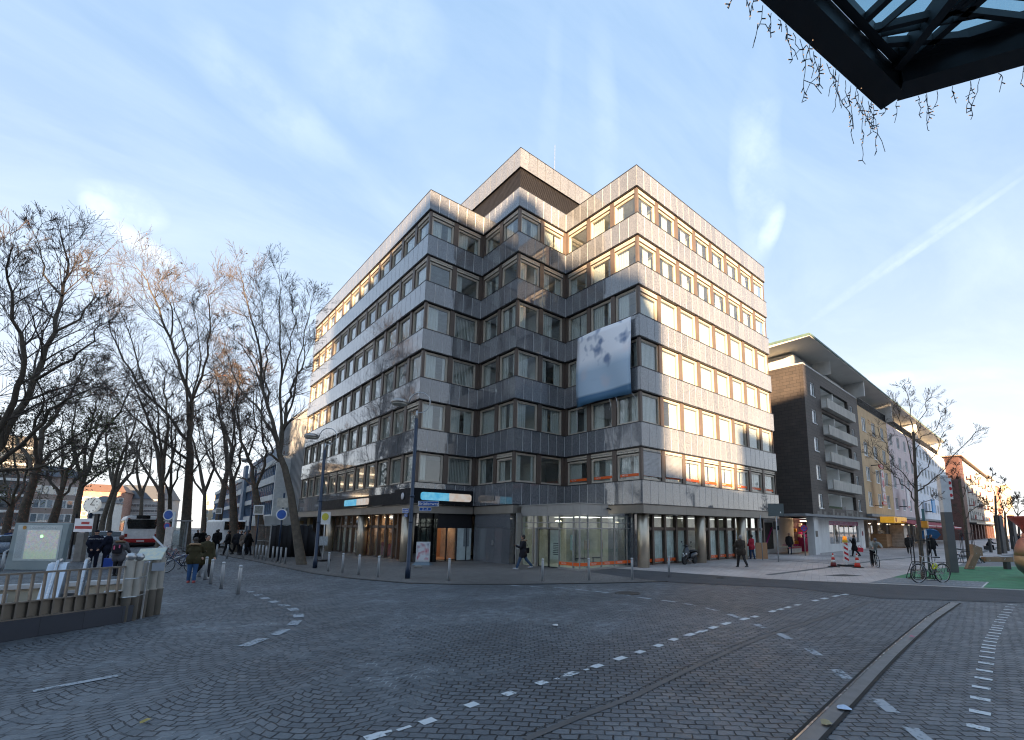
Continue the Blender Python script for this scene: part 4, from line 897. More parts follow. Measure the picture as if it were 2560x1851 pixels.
# debris: leaves gathered along plinth
# ================================================================ UNDERGROUND ENTRANCE
ue=thing('underground_entrance','sunken underground station entrance with grey stone plinth and cream tiled pit','station entrance',rp(0,0))
RM=math.atan2(RU.y,RU.x)
def rl(mb): return mb.xf(Matrix.Translation(RO)@Matrix.Rotation(RM,4,'Z'))
STN=tiles('dark_blue_grey_stone',(.024,.028,.040),(.030,.035,.047),.95,.6,.006)
mb=MB(); mb.box(-14,-.12,0,.18,.05,.355); ue_p=rl(mb).build('stone_plinth',STN,ue,True)
mb=MB(); mb.box(-14.2,.051,-4.2,.3,.12,-.0); rl(mb); mb.box(-14.2,24.1,-4.2,.3,24.35,-.004); mb.box(.16,14.9,-4.2,.3,24.09,-.004)
o=(mb).build('tiled_pit_wall',pm('cream_tile_wall',(.42,.38,.30),.6,0,.08,1),ue,True)
mb=MB(); mb.box(-16,5,-4.3,.5,24.5,-4.21); (mb).build('pit_floor',pm('pit_floor',(.2,.2,.2)),ue,True)
mb=MB(); mb.box(-14.2,24.0,.0,.6,24.4,.14); mb.box(.14,15.1,.0,.5,23.99,.12); mb.box(-.35,19.0,-.32,.12,23.9,-.2); (mb).build('stone_coping',pm('pale_coping',(.42,.43,.44),.7,0,.12,2),ue,True)
mb=MB(); 
for k in range(14): mb.box(-4.6,19.4+(.31*k),-4.2,-2.6,19.4+.31*(k+1)-.002,-4.2+ .30*(k+1)-.1)
(mb).build('stair_flight',pm('pale_step',(.5,.53,.56),.6),ue,True)
rlg=thing('railing','bronze coloured flat bar railing on the stone plinth of the underground entrance','railing',rp(0,0))
BRZ=pm('weathered_bronze_bars',(.16,.14,.12),.5,.5,.12,3,stain=.2)
mb=MB(); mb.box(-14,-.05,1.19,-.02,.03,1.225); mb.box(-14,-.04,.66,-.0,.02,.685); mb.box(-14,-.06,.357,.0,.04,.38)
x=-14
while x<-.05: mb.box(x,-.035,.381,x+.03,.02,1.189) ; x+=.18
rl(mb).build('bars',BRZ,rlg,True)
mb=MB(); mb.box(-14,.021,.382,-.0,.034,.659); rl(mb).build('infill_panel',pm('bronze_infill',(.17,.145,.115),.5,.4,.15,1.5,stain=.3),rlg,True)
E0=G(178,1403,1.0); E0.z=0
def rl2(mb): return mb.xf(Matrix.Translation(E0+Vector((3.0,-5.4,0))))
es=thing('escalator','narrow escalator with white balustrade rising out of the underground entrance','escalator',(E0.x,E0.y,0))
top=Vector((-2.6,5.6,.1)); 
mb=MB()
for sx in (-3.45,):
    mb.add([(sx,5.9,.95),(sx,5.0,.95),(sx,.6,-1.75),(sx,.6,-2.9),(sx,5.0,-.1),(sx,5.9,-.1),(sx+.40,5.9,.95),(sx+.40,5.0,.95),(sx+.40,.6,-1.75),(sx+.40,.6,-2.9),(sx+.40,5.0,-.1),(sx+.40,5.9,-.1)],[(0,1,4,5),(1,2,3,4),(11,10,7,6),(10,9,8,7),(0,6,7,1),(1,7,8,2),(2,8,9,3),(3,9,10,4),(4,10,11,5),(5,11,6,0)])
rl2(mb).build('balustrade',pm('white_blue_panel',(.50,.56,.64),.35),es,True)
mb=MB()
sx=-2.72; mb.add([(sx,5.9,.95),(sx,5.0,.95),(sx,.6,-1.75),(sx,.6,-2.9),(sx,5.0,-.1),(sx,5.9,-.1),(sx+.16,5.9,.95),(sx+.16,5.0,.95),(sx+.16,.6,-1.75),(sx+.16,.6,-2.9),(sx+.16,5.0,-.1),(sx+.16,5.9,-.1)],[(0,1,4,5),(1,2,3,4),(11,10,7,6),(10,9,8,7),(0,6,7,1),(1,7,8,2),(2,8,9,3),(3,9,10,4),(4,10,11,5),(5,11,6,0)])
rl2(mb).build('balustrade',pm('dark_side_panel',(.06,.065,.075),.2,.4),es,True)
mb=MB()
for sx in (-3.25,-2.64): mb.tube([(sx,6.0,.6),(sx,6.05,.85),(sx,5.9,1.02),(sx,5.0,1.02),(sx,.6,-1.68)],.05,8)
rl2(mb).build('handrail',pm('steel_handrail',(.4,.42,.45),.3,.6),es,True)
mb=MB()
for k in range(12): mb.box(-3.2,5.0-.36*(k+1),-.1-.22*(k+1)-.2,-2.68,5.0-.36*k,-.1-.22*(k+1))
mb.box(-3.2,5.01,-.2,-2.68,5.9,.06)
rl2(mb).build('steps',pm('escalator_steel',(.25,.26,.28),.4,.6),es,True)
# cluster of pipe posts with a framed notice screen
PB=pm('beige_pipe_paint',(.30,.275,.235),.6,0,.12,2,stain=.4); 
cl=[(305,1555.7,1.46,1),(326.5,1551.6,1.44,1),(347,1545.5,1.25,0),(368,1541,1.32,0),(386,1537,1.34,0)]
lbs=['beige pipe bollard with ball top nearest the railing end','second beige pipe bollard with ball top beside the railing end','thick beige pipe post with grey notice plates','tilted beige pipe post with rust stains','rightmost short fat beige pipe post of the cluster']
for (x,y,h,ball),lb in zip(cl,lbs):
    p=G(x,y); r=thing('pipe_bollard',lb,'bollard',p,0,'pipe posts at the railing end'); mb=MB()
    mb.lathe([(.095,0),(.095,.52),(.105,.525),(.105,.55),(.088,.555),(.088,h-.14),(.075,h-.12)] if ball else [(.105,0),(.105,.6),(.115,.605),(.115,.63),(.085,.64),(.085,h)],0,0,0,16); mb.build('post',PB,r,False,True)
    if ball: mb=MB(); mb.lathe([(.03,h-.12),(.07,h-.10),(.095,h-.05),(.095,h-.02),(.07,h+.03),(.01,h+.05)],0,0,0,16); mb.build('ball_cap',STEEL,r,False,True)
ns=thing('notice_screen','clear framed notice screen with a map sheet among the pipe posts','notice board',G(360,1543))
q0=G(352,1547);q1=G(391,1535); d=(q1-q0).normalized()
mb=MB(); mb.tube([q0+Vector((0,0,1.25)),q1+Vector((0,0,1.55))],.02,6); mb.tube([q1+Vector((0,0,.1)),q1+Vector((0,0,1.55))],.025,6); mb.tube([q0+Vector((0,0,.0)),q0+Vector((0,0,1.25))],.02,6); mb.tube([q1+Vector((0,0,1.55)),q1+Vector((-.25,.25,1.85))],.025,6); mb.build('frame',STEEL,ns,True)
mb=MB(); mb.poly([q0+Vector((0,0,.15)),q1+Vector((0,0,.15)),q1+Vector((0,0,1.53)),q0+Vector((0,0,1.23))]); mb.build('pane',SHOPG,ns,True)
pm1=G(345,1548); mb=MB(); c=pm1+Vector((.02,.1,0)); fwd=Vector((-.45,-.89,0)); sd=Vector((.89,-.45,0))
mb.add([c-sd*.27+Vector((0,0,1.30)),c+sd*.27+Vector((0,0,1.33)),c+sd*.27+Vector((.10,.2,1.60)),c-sd*.27+Vector((.10,.2,1.57))],[(0,1,2,3)]); o=mb.build('map_sheet',signmat('map_sheet_print',(.62,.60,.45),(.45,.52,.5),0.0,14),ns,True); so=o.modifiers.new('s','SOLIDIFY'); so.thickness=.02
mb=MB(); mb.box(c.x-.3,c.y-.03,1.02,c.x-.02,c.y,1.27); mb.box(c.x+.1,c.y-.03,1.06,c.x+.33,c.y,1.25); mb.build('notice_plate',pm('grey_plate',(.32,.36,.42),.4,.3),ns,True)
for z in (.55,.95):
    mb=MB(); mb.tube([G(296,1560)+Vector((0,0,z)),G(330,1556)+Vector((0,0,z+.0)),G(352,1549)+Vector((0,0,z+.02))],.012,5); mb.build('tie_wire',STEEL,ns,True)
# ================================================================ STREET FURNITURE
NAVY=pm('navy_blue_paint',(.012,.028,.060),.35,.2,.15,3,spec=.6)
GALV=pm('galvanised_grey',(.36,.38,.39),.4,.5,.1,5,stain=.1)
BPOST=pm('bollard_grey_paint',(.42,.44,.46),.45,.3,.1,4,stain=.15)
ob=thing('bollard','placeholder','bollard',G(594.8,1485.9)); mb=MB(); mb.lathe([(.052,0),(.05,.79),(.046,.80),(.046,.825),(.054,.83),(.054,.86),(.045,.885),(.02,.895)],0,0,0,14); mb.build('post',BPOST,ob,False,True)
mb=MB(); mb.lathe([(.065,0),(.06,.015)],0,0,0,14); mb.build('foot_ring',DARK,ob)
BO=[((594.8,1485.9),'nearest slim grey bollard beside the cobbled road, right of the woman in jeans'),((552.4,1471.8),'second slim grey bollard from the front, beside the woman in jeans'),((525.6,1460.5),'third grey bollard of the row beside the couple in green jackets'),((511.5,1449.8),'grey bollard just right of the man in the green jacket'),((497.4,1442.2),'grey bollard between the woman and the man in green jackets'),
((540,1397),'far slim bollard by the pavement near the street tree avenue'),((567,1397),'far bollard in front of the man in black on the left pavement'),((606,1397),'far bollard before the group standing by the third plane tree'),((638,1397),'leftmost bollard of the dense row by the black fence'),((646,1398),'second bollard of the dense row by the black fence'),((655,1399),'third bollard of the dense row by the black fence'),((663.5,1402),'fourth bollard of the dense row by the black fence'),((680,1404),'bollard left of the blue round sign post by the black fence'),((690,1406),'bollard touching the blue round sign post'),((700,1408),'bollard right of the blue round sign post'),((712,1410),'bollard nearest the leaning plane tree'),
((819.8,1428.9),'pavement bollard right of the bus stop sign'),((855.3,1432.3),'pavement bollard in front of the left bronze column'),((896,1438.5),'pavement bollard in front of the lit shop windows'),((944.8,1443.6),'pavement bollard left of the tall lamp post with street names'),((1121.5,1452.6),'pavement bollard in front of the glass entrance doors'),((1356.1,1453.5),'pavement bollard in front of the sliding door of the glass vestibule'),((1472,1451.2),'pavement bollard in front of the vestibule corner'),((1580.7,1449.2),'pavement bollard before the dark granite corner wall'),((1673,1442.7),'rightmost pavement bollard on the asphalt near the scooter')]
for i,(p,lb) in enumerate(BO):
    o=ob if i==0 else copy_tree(ob); v=G(*p); o.location=v; o['label']=lb; o['group']='slim grey bollards'
# ---- tall lamps
def lamp(px,py,h,label,headl=1.0):
    p=G(px,py); r=thing('street_lamp',label,'street lamp',p,0,'dark blue street lamps with ring arm')
    s=h/7.1; mb=MB(); mb.lathe([(.11,0),(.11,.45),(.085,.5),(.085,3.4),(.075,3.42),(.075,h-.35),(.06,h-.3)],0,0,0,16); mb.lathe([(.095,3.36),(.095,3.46)],0,0,0,16); mb.lathe([(.095,2.3),(.095,2.36)],0,0,0,16); mb.build('pole',NAVY,r,False,True)
    mb=MB(); mb.lathe([(.05,h-.3),(.05,h+.05)],0,0,0,12)
    d=Vector((-_rt.x*-1,-_rt.y*-1,0)); d=Vector((_rt.x,_rt.y,0)).normalized()  # ring plane faces the square
    c=d*(-.02)+Vector((0,0,h+.42)); pts=[]
    for k in range(15):
        a=R(-75+k*(255-0)/14.0) ; pts.append(c+d*(math.cos(a)*.46+.12)+Vector((0,0,math.sin(a)*.46)))
    pts=[Vector((0,0,h-.02)),Vector((0,0,h-.03))+d*.05]+pts; mb.tube(pts,.022,6); mb.build('ring_arm',STEEL,r,False,True)
    hc=pts[-1]+d*(-.42)+Vector((0,0,.02)); mb=MB(); mb.tube([pts[-1],hc+Vector((0,0,.05))],.03,6)
    mb.lathe([(.02,.16),(.2,.14),(.33,.07),(.36,.0),(.36,-.06),(.33,-.07)][::-1],hc.x,hc.y,hc.z,20); hd=mb.build('lamp_head',pm('lamp_head_metal',(.33,.31,.29),.3,.7),r,False,True)
    mb=MB(); mb.lathe([(.31,-.13),(.33,-.071)],hc.x,hc.y,hc.z,20); mb.build('lamp_glass',pm('lamp_lens',(.5,.48,.42),.25),hd,False,True)
    return r
l2=lamp(1018.7,1447,7.1,'tall dark blue street lamp with street name plates at the building corner')
l1=lamp(786.8,1421,6.4,'tall dark blue street lamp beside the leaning plane tree')
p=G(617,1386); l3=lamp(617,1386,6.6,'slimmer street lamp far back among the plane trees on the left pavement')
BLU=pm('street_sign_blue',(.008,.07,.30),.4); 
def plate(par,c,w,h,txt,size,facing,mat=BLU,tm=WHITE,name='name_plate'):
    # c centre, facing: angle of outward normal
    mb=MB(); mb.box(-w/2,-.015,-h/2,w/2,.015,h/2); mb.xf(Matrix.Translation(c)@Matrix.Rotation(facing+PI/2,4,'Z')); o=mb.build(name,mat,par)
    mb=MB(); e=.012
    for (a,b,cc,d) in ((-w/2,-h/2,w/2,-h/2+e),(-w/2,h/2-e,w/2,h/2),(-w/2,-h/2+e,-w/2+e,h/2-e),(w/2-e,-h/2+e,w/2,h/2-e)): mb.box(a,-.018,b,cc,-.0155,d)
    mb.xf(Matrix.Translation(c)@Matrix.Rotation(facing+PI/2,4,'Z')); mb.build('plate_edge',tm,o)
    if txt:
        n=Vector((math.cos(facing),math.sin(facing),0)); text(txt,size,tm,o,Vector(c)+n*.02,(PI/2,0,facing+PI/2),ext=.002)
    return o
FAC=math.atan2(-_fw.y,-_fw.x)
plate(l2,(.56,-.42,3.10),.86,.22,'Brüderweg',.19,FAC+.15); plate(l2,(.46,-.34,2.87),.5,.15,'2 - 8',.13,FAC+.15)
plate(l2,(-.18,.17,2.80),.40,.20,'Kuckelke',.085,FAC-.6); plate(l2,(-.16,.15,2.60),.2,.15,'1',.11,FAC-.6)
# ---- signs on posts
def pole_thing(name,label,cat,px,py,h,r=.03,mat=GALV,lean=0):
    p=G(px,py); t=thing(name,label,cat,p); mb=MB(); mb.tube([(0,0,0),(lean,0,h)],r,10); mb.build('post',mat,t,False,True); return t
def disc(par,z,r,mat,rim=None,facing=FAC,off=.06,name='sign_disc',x=0,y=0):
    n=Vector((math.cos(facing),math.sin(facing),0)); M=Matrix.Translation(Vector((x,y,z))+n*off)@Matrix.Rotation(facing,4,'Z')@Matrix.Rotation(PI/2,4,'Y')
    mb=MB(); mb.lathe([(.001,-.01),(r,-.01),(r,.01),(.001,.01)],0,0,0,24); mb.xf(M); o=mb.build(name,rim or mat,par)
    if rim: mb=MB(); mb.lathe([(.001,.0105),(r*.8,.0105),(r*.8,.014),(.001,.014)],0,0,0,24); mb.xf(M); mb.build('sign_face',mat,o)
    return o
REDS=pm('sign_red_film',(.50,.02,.03),.4); BLS=pm('sign_blue_film',(.02,.10,.40),.4,0,.2,4)
t=pole_thing('bus_stop_sign','yellow and white bus stop sign on a white post beside the blue lamp','sign',806,1404,2.75,.028,WHITE,-.06)
mb=MB(); mb.box(-.31,-.07,2.22,.33,-.04,2.98); mb.xf(Matrix.Rotation(FAC+PI/2-.15,4,'Z')); o=mb.build('sign_panel',WHITE,t); disc(o,2.68,.22,pm('stop_yellow',(.62,.55,.05),.5,0,.1,5),None,FAC-.15,.085)
mb=MB(); mb.box(-.28,-.07,.95,.28,-.04,1.5); mb.xf(Matrix.Rotation(FAC+PI/2-.15,4,'Z')); mb.build('timetable_case',pm('timetable_grey',(.30,.33,.35),.4,0,.3,9),t)
mb=MB(); mb.box(-.35,-.3,0,.35,.3,.12); mb.xf(Matrix.Rotation(.4,4,'Z')); mb.build('rubber_foot',DARK,t)
t=pole_thing('round_blue_sign','blue round traffic sign below a square plate, by the black fence','sign',694,1404,4.1,.055,NAVY)
disc(t,3.05-.25,.34,BLS,WHITE); mb=MB(); mb.box(-.34,-.08,3.22,.34,-.05,3.8); mb.xf(Matrix.Rotation(FAC+PI/2,4,'Z')); mb.build('square_plate',pm('pale_plate_blur',(.45,.43,.38),.5,0,.25,5),t)
t=pole_thing('round_blue_sign','blue round sign above a small red no stopping sign left of the bicycles','sign',408,1402,2.9,.04,GALV); disc(t,2.72,.33,BLS,WHITE); disc(t,2.05,.2,BLS,REDS)
mb=MB(); mb.box(-.05,-.08,.8,.4,-.05,2.0); mb.xf(Matrix.Rotation(FAC+PI/2,4,'Z')); mb.build('info_panel',pm('white_red_info',(.6,.55,.52),.5,0,.2,4),t)
t=pole_thing('white_post','plain white marker post behind the couple','post',423,1390,3.0,.07,WHITE)
for (x,y,h,lb) in ((636,1394,3.6,'small square sign on a dark post by the second plane tree'),(538,1362,4.1,'small square sign on a dark post far down the left pavement')):
    t=pole_thing('square_sign',lb,'sign',x,y,h,.045,NAVY); mb=MB(); mb.box(-.35,-.08,h-.75,.35,-.05,h-.1); mb.xf(Matrix.Rotation(FAC+PI/2,4,'Z')); o=mb.build('sign_panel',WHITE,t); mb=MB(); mb.box(-.28,-.085,h-.68,.28,-.081,h-.17); mb.xf(Matrix.Rotation(FAC+PI/2,4,'Z')); mb.build('sign_face',pm('blurred_face',(.22,.22,.2),.6,0,.4,9),o)
t=pole_thing('no_stopping_sign','red and blue no stopping sign on a grey post before the slate building','sign',2013.7,1390,2.35,.035,GALV)
o=disc(t,2.2,.30,BLS,REDS); n=Vector((math.cos(FAC),math.sin(FAC),0))
for s in (1,-1):
    mb=MB(); mb.box(-.23,-.08,-.03,.23,-.078,.03); mb.xf(Matrix.Translation((0,0,2.2))@Matrix.Rotation(FAC+PI/2,4,'Z')@Matrix.Rotation(s*PI/4,4,'Y')); mb.build('red_stroke',REDS,o)
t=pole_thing('blank_signboard','grey back of a road sign board with a small traffic light on a grey pole','sign',1946.8,1406.3,3.3,.045,GALV)
mb=MB(); mb.box(-.5,-.09,2.98,.5,-.055,3.8); mb.xf(Matrix.Rotation(FAC+PI/2-.1,4,'Z')); o=mb.build('sign_panel',pm('sign_back_grey',(.10,.125,.13),.5,.2),t)
mb=MB(); mb.box(.25,-.095,3.17,.31,-.091,3.27); mb.xf(Matrix.Rotation(FAC+PI/2-.1,4,'Z')); mb.build('sticker',WHITE,o)
mb=MB(); mb.box(-.17,-.01,2.1,.0,.16,2.65); mb.box(.02,-.05,2.05,.14,.1,2.35); mb.xf(Matrix.Rotation(FAC+PI/2,4,'Z')); mb.build('traffic_light',DARK,t)
t=pole_thing('thin_sign_post','thin bare metal post in front of the cardboard sheet','post',1907,1401,3.1,.03,GALV)
# post between trees on the right with orange box
t=pole_thing('signal_post','slim steel post with an orange box and grey cap behind the parked bicycle','post',2326,1447,2.9,.045,STEEL)
mb=MB(); mb.box(-.13,-.13,2.25,.13,.1,2.55); mb.build('orange_box',pm('orange_box',(.75,.30,.02),.5),t); mb=MB(); mb.box(-.05,-.05,2.56,.05,.05,3.1); mb.build('signal_head',pm('teal_head',(.06,.16,.18),.5),t)
# ---- map board, clock, tilted stop column
def bb_obj(name,label,cat,p,rz): return thing(name,label,cat,p,rz)
c=G(92,1425); mo=thing('map_board','grey illuminated city map board behind the underground entrance','notice board',c,FAC+PI/2)
MG=pm('map_board_grey',(.26,.32,.335),.45,.2,.06,2)
W_=1.5; Hm=2.2*1.33
Ht=HZ(110,1308,c)
mb=MB(); mb.add([(-1.42,-.11,0),(1.16,-.11,0),(1.28,-.11,Ht),(-1.28,-.11,Ht),(-1.42,.11,0),(1.16,.11,0),(1.28,.11,Ht),(-1.28,.11,Ht)],[(0,1,2,3),(5,4,7,6),(4,0,3,7),(1,5,6,2),(3,2,6,7),(4,5,1,0)]); mb.build('cabinet',MG,mo,False,False,.02)
m,t,b=base_mat('city_map_print'); tc=t.new('TexCoord').outputs['Object']; n1=t.noise(tc,7,5,.8,0,1); vo=t.new('TexVoronoi',feature='DISTANCE_TO_EDGE'); t.link(tc,vo.inputs[0]); vo.inputs['Scale'].default_value=11
cm=t.mix(.8,(.40,.43,.46,1),n1); cm=t.mix(t.ramp(vo.outputs[0],.02,.05),(.62,.60,.5,1),cm); sp=t.new('SeparateXYZ'); t.link(tc,sp.inputs[0])
cm=t.mix(t.math('MULTIPLY',t.ramp(sp.outputs[2],1.05,.8),.5),cm,(.42,.60,.38,1)); t.link(cm,b.inputs[0]); t.link(cm,b.inputs['Emission Color']); b.inputs['Emission Strength'].default_value=.045; b.inputs['Roughness'].default_value=.2
mb=MB(); mb.box(-1.10,-.125,.42,1.0,-.112,Ht-.10); pn=mb.build('poster_panel',pm('poster_pale',(.50,.56,.56),.2),mo)
mb=MB(); mb.box(-.62,-.130,.50,.92,-.126,Ht-.34); mb.build('city_map',m,pn)
mb=MB(); mb.box(-1.04,-.130,.55,-.72,-.126,Ht-.38); mb.build('street_index',pm('index_column',(.42,.47,.48),.3,0,.25,30),pn)
mb=MB(); mb.lathe([(0,0),(.09,0),(.09,.006),(0,.006)],0,0,0,14); mb.xf(Matrix.Translation((-.78,-.13,Ht-.22))@Matrix.Rotation(PI/2,4,'X')); mb.build('emblem',pm('emblem_gold',(.5,.25,.05),.5),pn)
mb=MB(); mb.lathe([(0,0),(.07,0),(.07,.006),(0,.006)],0,0,0,14); mb.xf(Matrix.Translation((0.1,-.135,Ht-.62))@Matrix.Rotation(PI/2,4,'X')); mb.build('location_dot',emis('green_dot',(.3,.9,.3),1.0),pn)
text('DORTMUND-CITY',.15,WHITE,pn,(.15,-.132,Ht-.22),ext=.002)
ck=thing('station_clock','round white station clock reading five past three above a stop panel','clock',G(205,1398),FAC+PI/2)
zc=HZ(232,1263,G(205,1398)); mb=MB(); mb.tube([(-.05,0,0),(0.1,.0,zc-.55)],.10,8); mb.tube([(.1,0,zc-.6),(.1,0,zc-.35)],.06,8); mb.build('post',NAVY,ck)
mb=MB(); mb.lathe([(.001,-.1),(.48,-.1),(.50,0),(.48,.1),(.001,.1)],0,0,0,32); mb.xf(Matrix.Translation((.1,0,zc))@Matrix.Rotation(PI/2,4,'X')); cf=mb.build('clock_case',pm('clock_white',(.78,.78,.74),.4,emit=.15),ck,False,False)
mb=MB()
for k in range(12):
    a=2*PI*k/12; mb.bar((.1+math.sin(a)*.36,-.105,zc+math.cos(a)*.36),(.1+math.sin(a)*.45,-.105,zc+math.cos(a)*.45),.035,.01,up=(0,1,0))
mb.bar((.1,-.115,zc),(.1+.26*math.sin(R(92.5)),-.115,zc+.26*math.cos(R(92.5))),.05,.01,up=(0,1,0)); mb.bar((.1,-.125,zc),(.1+.38*math.sin(R(30)),-.125,zc+.38*math.cos(R(30))),.035,.01,up=(0,1,0)); mb.build('clock_hands',DARK,cf)
zt=HZ(225,1297,G(205,1398)); zb=HZ(225,1330,G(205,1398)); mb=MB(); mb.box(-.52,-.3,zb,.60,-.16,zt); pn=mb.build('stop_panel',pm('panel_white_blur',(.55,.58,.64),.4,0,.06,2,emit=.12),ck)
mb=MB(); mb.box(-.45,-.306,zb+.18,.6,-.301,zb+.36); mb.box(-.1,-.306,zt-.35,.4,-.301,zt-.2); mb.build('red_line_mark',pm('mark_red',(.55,.06,.06),.5),pn)
mb=MB(); mb.box(-.62,-.28,.0,-.54,-.16,zt+.3); mb.box(.62,-.28,zb-.2,.84,-.16,zt+.3); mb.build('panel_frame',DARK,ck)
sc_=thing('stone_pillar','grey stone faced pillar under the stop panel','pillar',G(197,1404),FAC+PI/2); mb=MB(); mb.box(-.24,-.14,0,.20,.14,HZ(208,1332,G(197,1404))); mb.build('pillar_body',pm('pillar_grey',(.22,.20,.18),.7,0,.2,3),sc_,False,False,.01)
# low rails and bollards at the far left
t=thing('low_barrier','low grey tubular barrier left of the map board','barrier',G(3,1430)); mb=MB()
for a,b in (((3,1428),(8,1383)),((26,1400),(42,1396))):
    A=G(*a);mb.tube([A-t.location,A-t.location+Vector((0,0,.85))],.05,8)
A=G(3,1428)-t.location; B=G(42,1396)-t.location; mb.tube([A+Vector((0,0,.85)),B+Vector((0,0,.85))],.035,8); mb.tube([B,B+Vector((0,0,.85))],.04,8); mb.build('tube_frame',BPOST,t,False,True)
# ---- A board, crates, post box
ab=thing('advertising_board','white swing poster board on a grey foot in front of the granite wall','sign',G(1056,1413),FAC+PI/2)
mb=MB(); mb.box(-.39,-.04,.18,.39,.04,1.28); o=mb.build('board',pm('board_white',(.60,.60,.61),.4),ab,False,False,.01)
m,t_,b=base_mat('blurred_poster'); tc=t_.new('TexCoord').outputs['Object']; c=t_.mix(t_.ramp(t_.noise(tc,3.2,1),.5,.68),(.62,.62,.64,1),(.50,.16,.20,1)); c=t_.mix(t_.ramp(t_.noise(tc,2.1,1),.56,.7),c,(.22,.24,.30,1)); t_.link(c,b.inputs[0])
mb=MB(); mb.box(-.33,-.047,.26,.33,-.041,1.2); mb.build('poster',m,o)
mb=MB(); mb.add([(-.5,-.3,.0),(.5,-.3,.0),(.5,.3,0),(-.5,.3,0),(-.4,-.12,.16),(.4,-.12,.16),(.4,.12,.16),(-.4,.12,.16)],[(0,3,2,1),(4,5,6,7),(0,1,5,4),(1,2,6,5),(2,3,7,6),(3,0,4,7)]); mb.build('foot',pm('slate_blue_foot',(.12,.16,.19),.5),ab)
st=thing('stone_block','rough pale stone lump lying before the poster board','stone',G(1045,1421)); mb=MB(); mb.ell((0,0,.07),(.24,.14,.09),9,5); mb.build('stone_body',pm('stone_lump',(.22,.21,.19),.9,0,.3,6),st)
ip=thing('intercom_box','small steel intercom box on the granite entrance wall','intercom',(X1+.1,Y1+2.0,1.2)); mb=MB(); mb.box(-.05,-.09,-.14,.01,.09,.14); mb.build('steel_box',STEEL,ip)
wp=thing('poster_stand','pale green poster stand just inside the vestibule glass','poster stand',(17.5,18.55,.0),-.5)
mb=MB(); mb.box(-.02,-.4,.95,.02,.35,1.75); mb.bar((0,-.3,.05),(0,-.1,.95),.04,.03); mb.build('poster',pm('mint_poster',(.50,.66,.62),.5,0,.1,6),wp)
wp=thing('notice_board','white sheet notice standing behind the sliding door','notice board',(17.6,20.0,.0),0); mb=MB(); mb.box(-.02,-.42,.4,.02,.42,2.0); o=mb.build('sheet',pm('notice_cream',(.62,.64,.56),.6),wp)
mb=MB()
for q in range(7): mb.box(-.024,-.25,1.25-q*.1,-.021,.15+.02*(q%3),1.29-q*.1)
mb.build('printed_lines',DARK,o)
for i,(x,y) in enumerate(((18.6,18.9),(19.9,19.0))):
    wp=thing('office_chair',('dark backed wooden chair' if i==0 else 'second dark backed wooden chair')+' behind the vestibule glass','chair',(x,y,0),.3*i+.4,'vestibule chairs'); mb=MB(); mb.box(-.35,-.3,.95,.35,-.25,1.45); mb.build('backrest',pm('beige_chair',(.36,.24,.14),.6),wp); mb=MB(); mb.box(-.3,-.25,.45,.3,.3,.5); mb.build('seat',DARK,wp); mb=MB()
    for a in (-.28,.28):
        for b2 in (-.22,.25): mb.tube([(a,b2,0),(a,b2,.45)],.015,5)
        mb.tube([(a,-.25,.5),(a,-.27,1.0)],.015,5)
    mb.build('legs',DARK,wp)
# ---- cardboard sheet, fence
cb=thing('cardboard_sheet','large upright brown cardboard sheet beside the right bronze column','board',G(1907,1398),FAC+PI/2); mb=MB(); mb.box(-.48,-.03,0,.36,.03,1.16); mb.build('sheet',pm('cardboard',(.42,.24,.13),.9,0,.06,1.5),cb)
fe=thing('construction_fence','temporary fence panels covered with black sheeting beside the plane tree','fence',G(674,1394))
a=G(671,1396);b=G(776,1391.5); FBk=pm('black_sheeting',(.014,.014,.017),.75,0,.2,2,.4,6)
mb=MB(); N=26; vs=[];d=(b-a); nn=Vector((-d.y,d.x,0)).normalized()
for i in range(N+1):
    u=i/N; w=nn*(.05*math.sin(i*1.9)+.03*math.sin(i*5.1)); zt_=2.15-.03*math.sin(i*.9)-(.0 if i<N else .4); vs+=[a+d*u+w+Vector((0,0,.02)),a+d*u+w*1.5+Vector((0,0,1.1)),a+d*u+w*.5+Vector((0,0,zt_))]
fs=[]
for i in range(N): 
    for k in (0,1): fs.append((i*3+k,(i+1)*3+k,(i+1)*3+k+1,i*3+k+1))
e=b+Vector((.45,-.9,0)); vs+=[e+Vector((0,0,.02)),b+Vector((.2,-.4,1.5))]; q=len(vs); fs+=[(N*3,q-2,q-1,N*3+1),(N*3+1,q-1,N*3+2)]
mb.add(vs,fs); o=mb.build('sheeting',FBk,fe,True,True); so=o.modifiers.new('s','SOLIDIFY'); so.thickness=.012
mb=MB(); 
for u in (0,.33,.66,1): mb.tube([a+d*u+nn*.1,a+d*u+nn*.1+Vector((0,0,2.2))],.02,6)
mb.tube([a+nn*.1+Vector((0,0,2.18)),b+nn*.1+Vector((0,0,2.18))],.018,6); mb.build('fence_frame',GALV,fe,True)
a2=G(638,1392);b2=G(671,1396); mb=MB()
for u in (0,1): mb.tube([a2+(b2-a2)*u,a2+(b2-a2)*u+Vector((0,0,2.2))],.02,6)
for z in (.1,1.1,2.15): mb.tube([a2+Vector((0,0,z)),b2+Vector((0,0,z))],.014,5)
for k in range(1,14): mb.tube([a2+(b2-a2)*k/14+Vector((0,0,.1)),a2+(b2-a2)*k/14+Vector((0,0,2.15))],.006,4)
f2=thing('mesh_fence','open metal mesh fence panel at the left end of the black fence','fence',a2); mb.build('mesh_panel',GALV,f2,True)
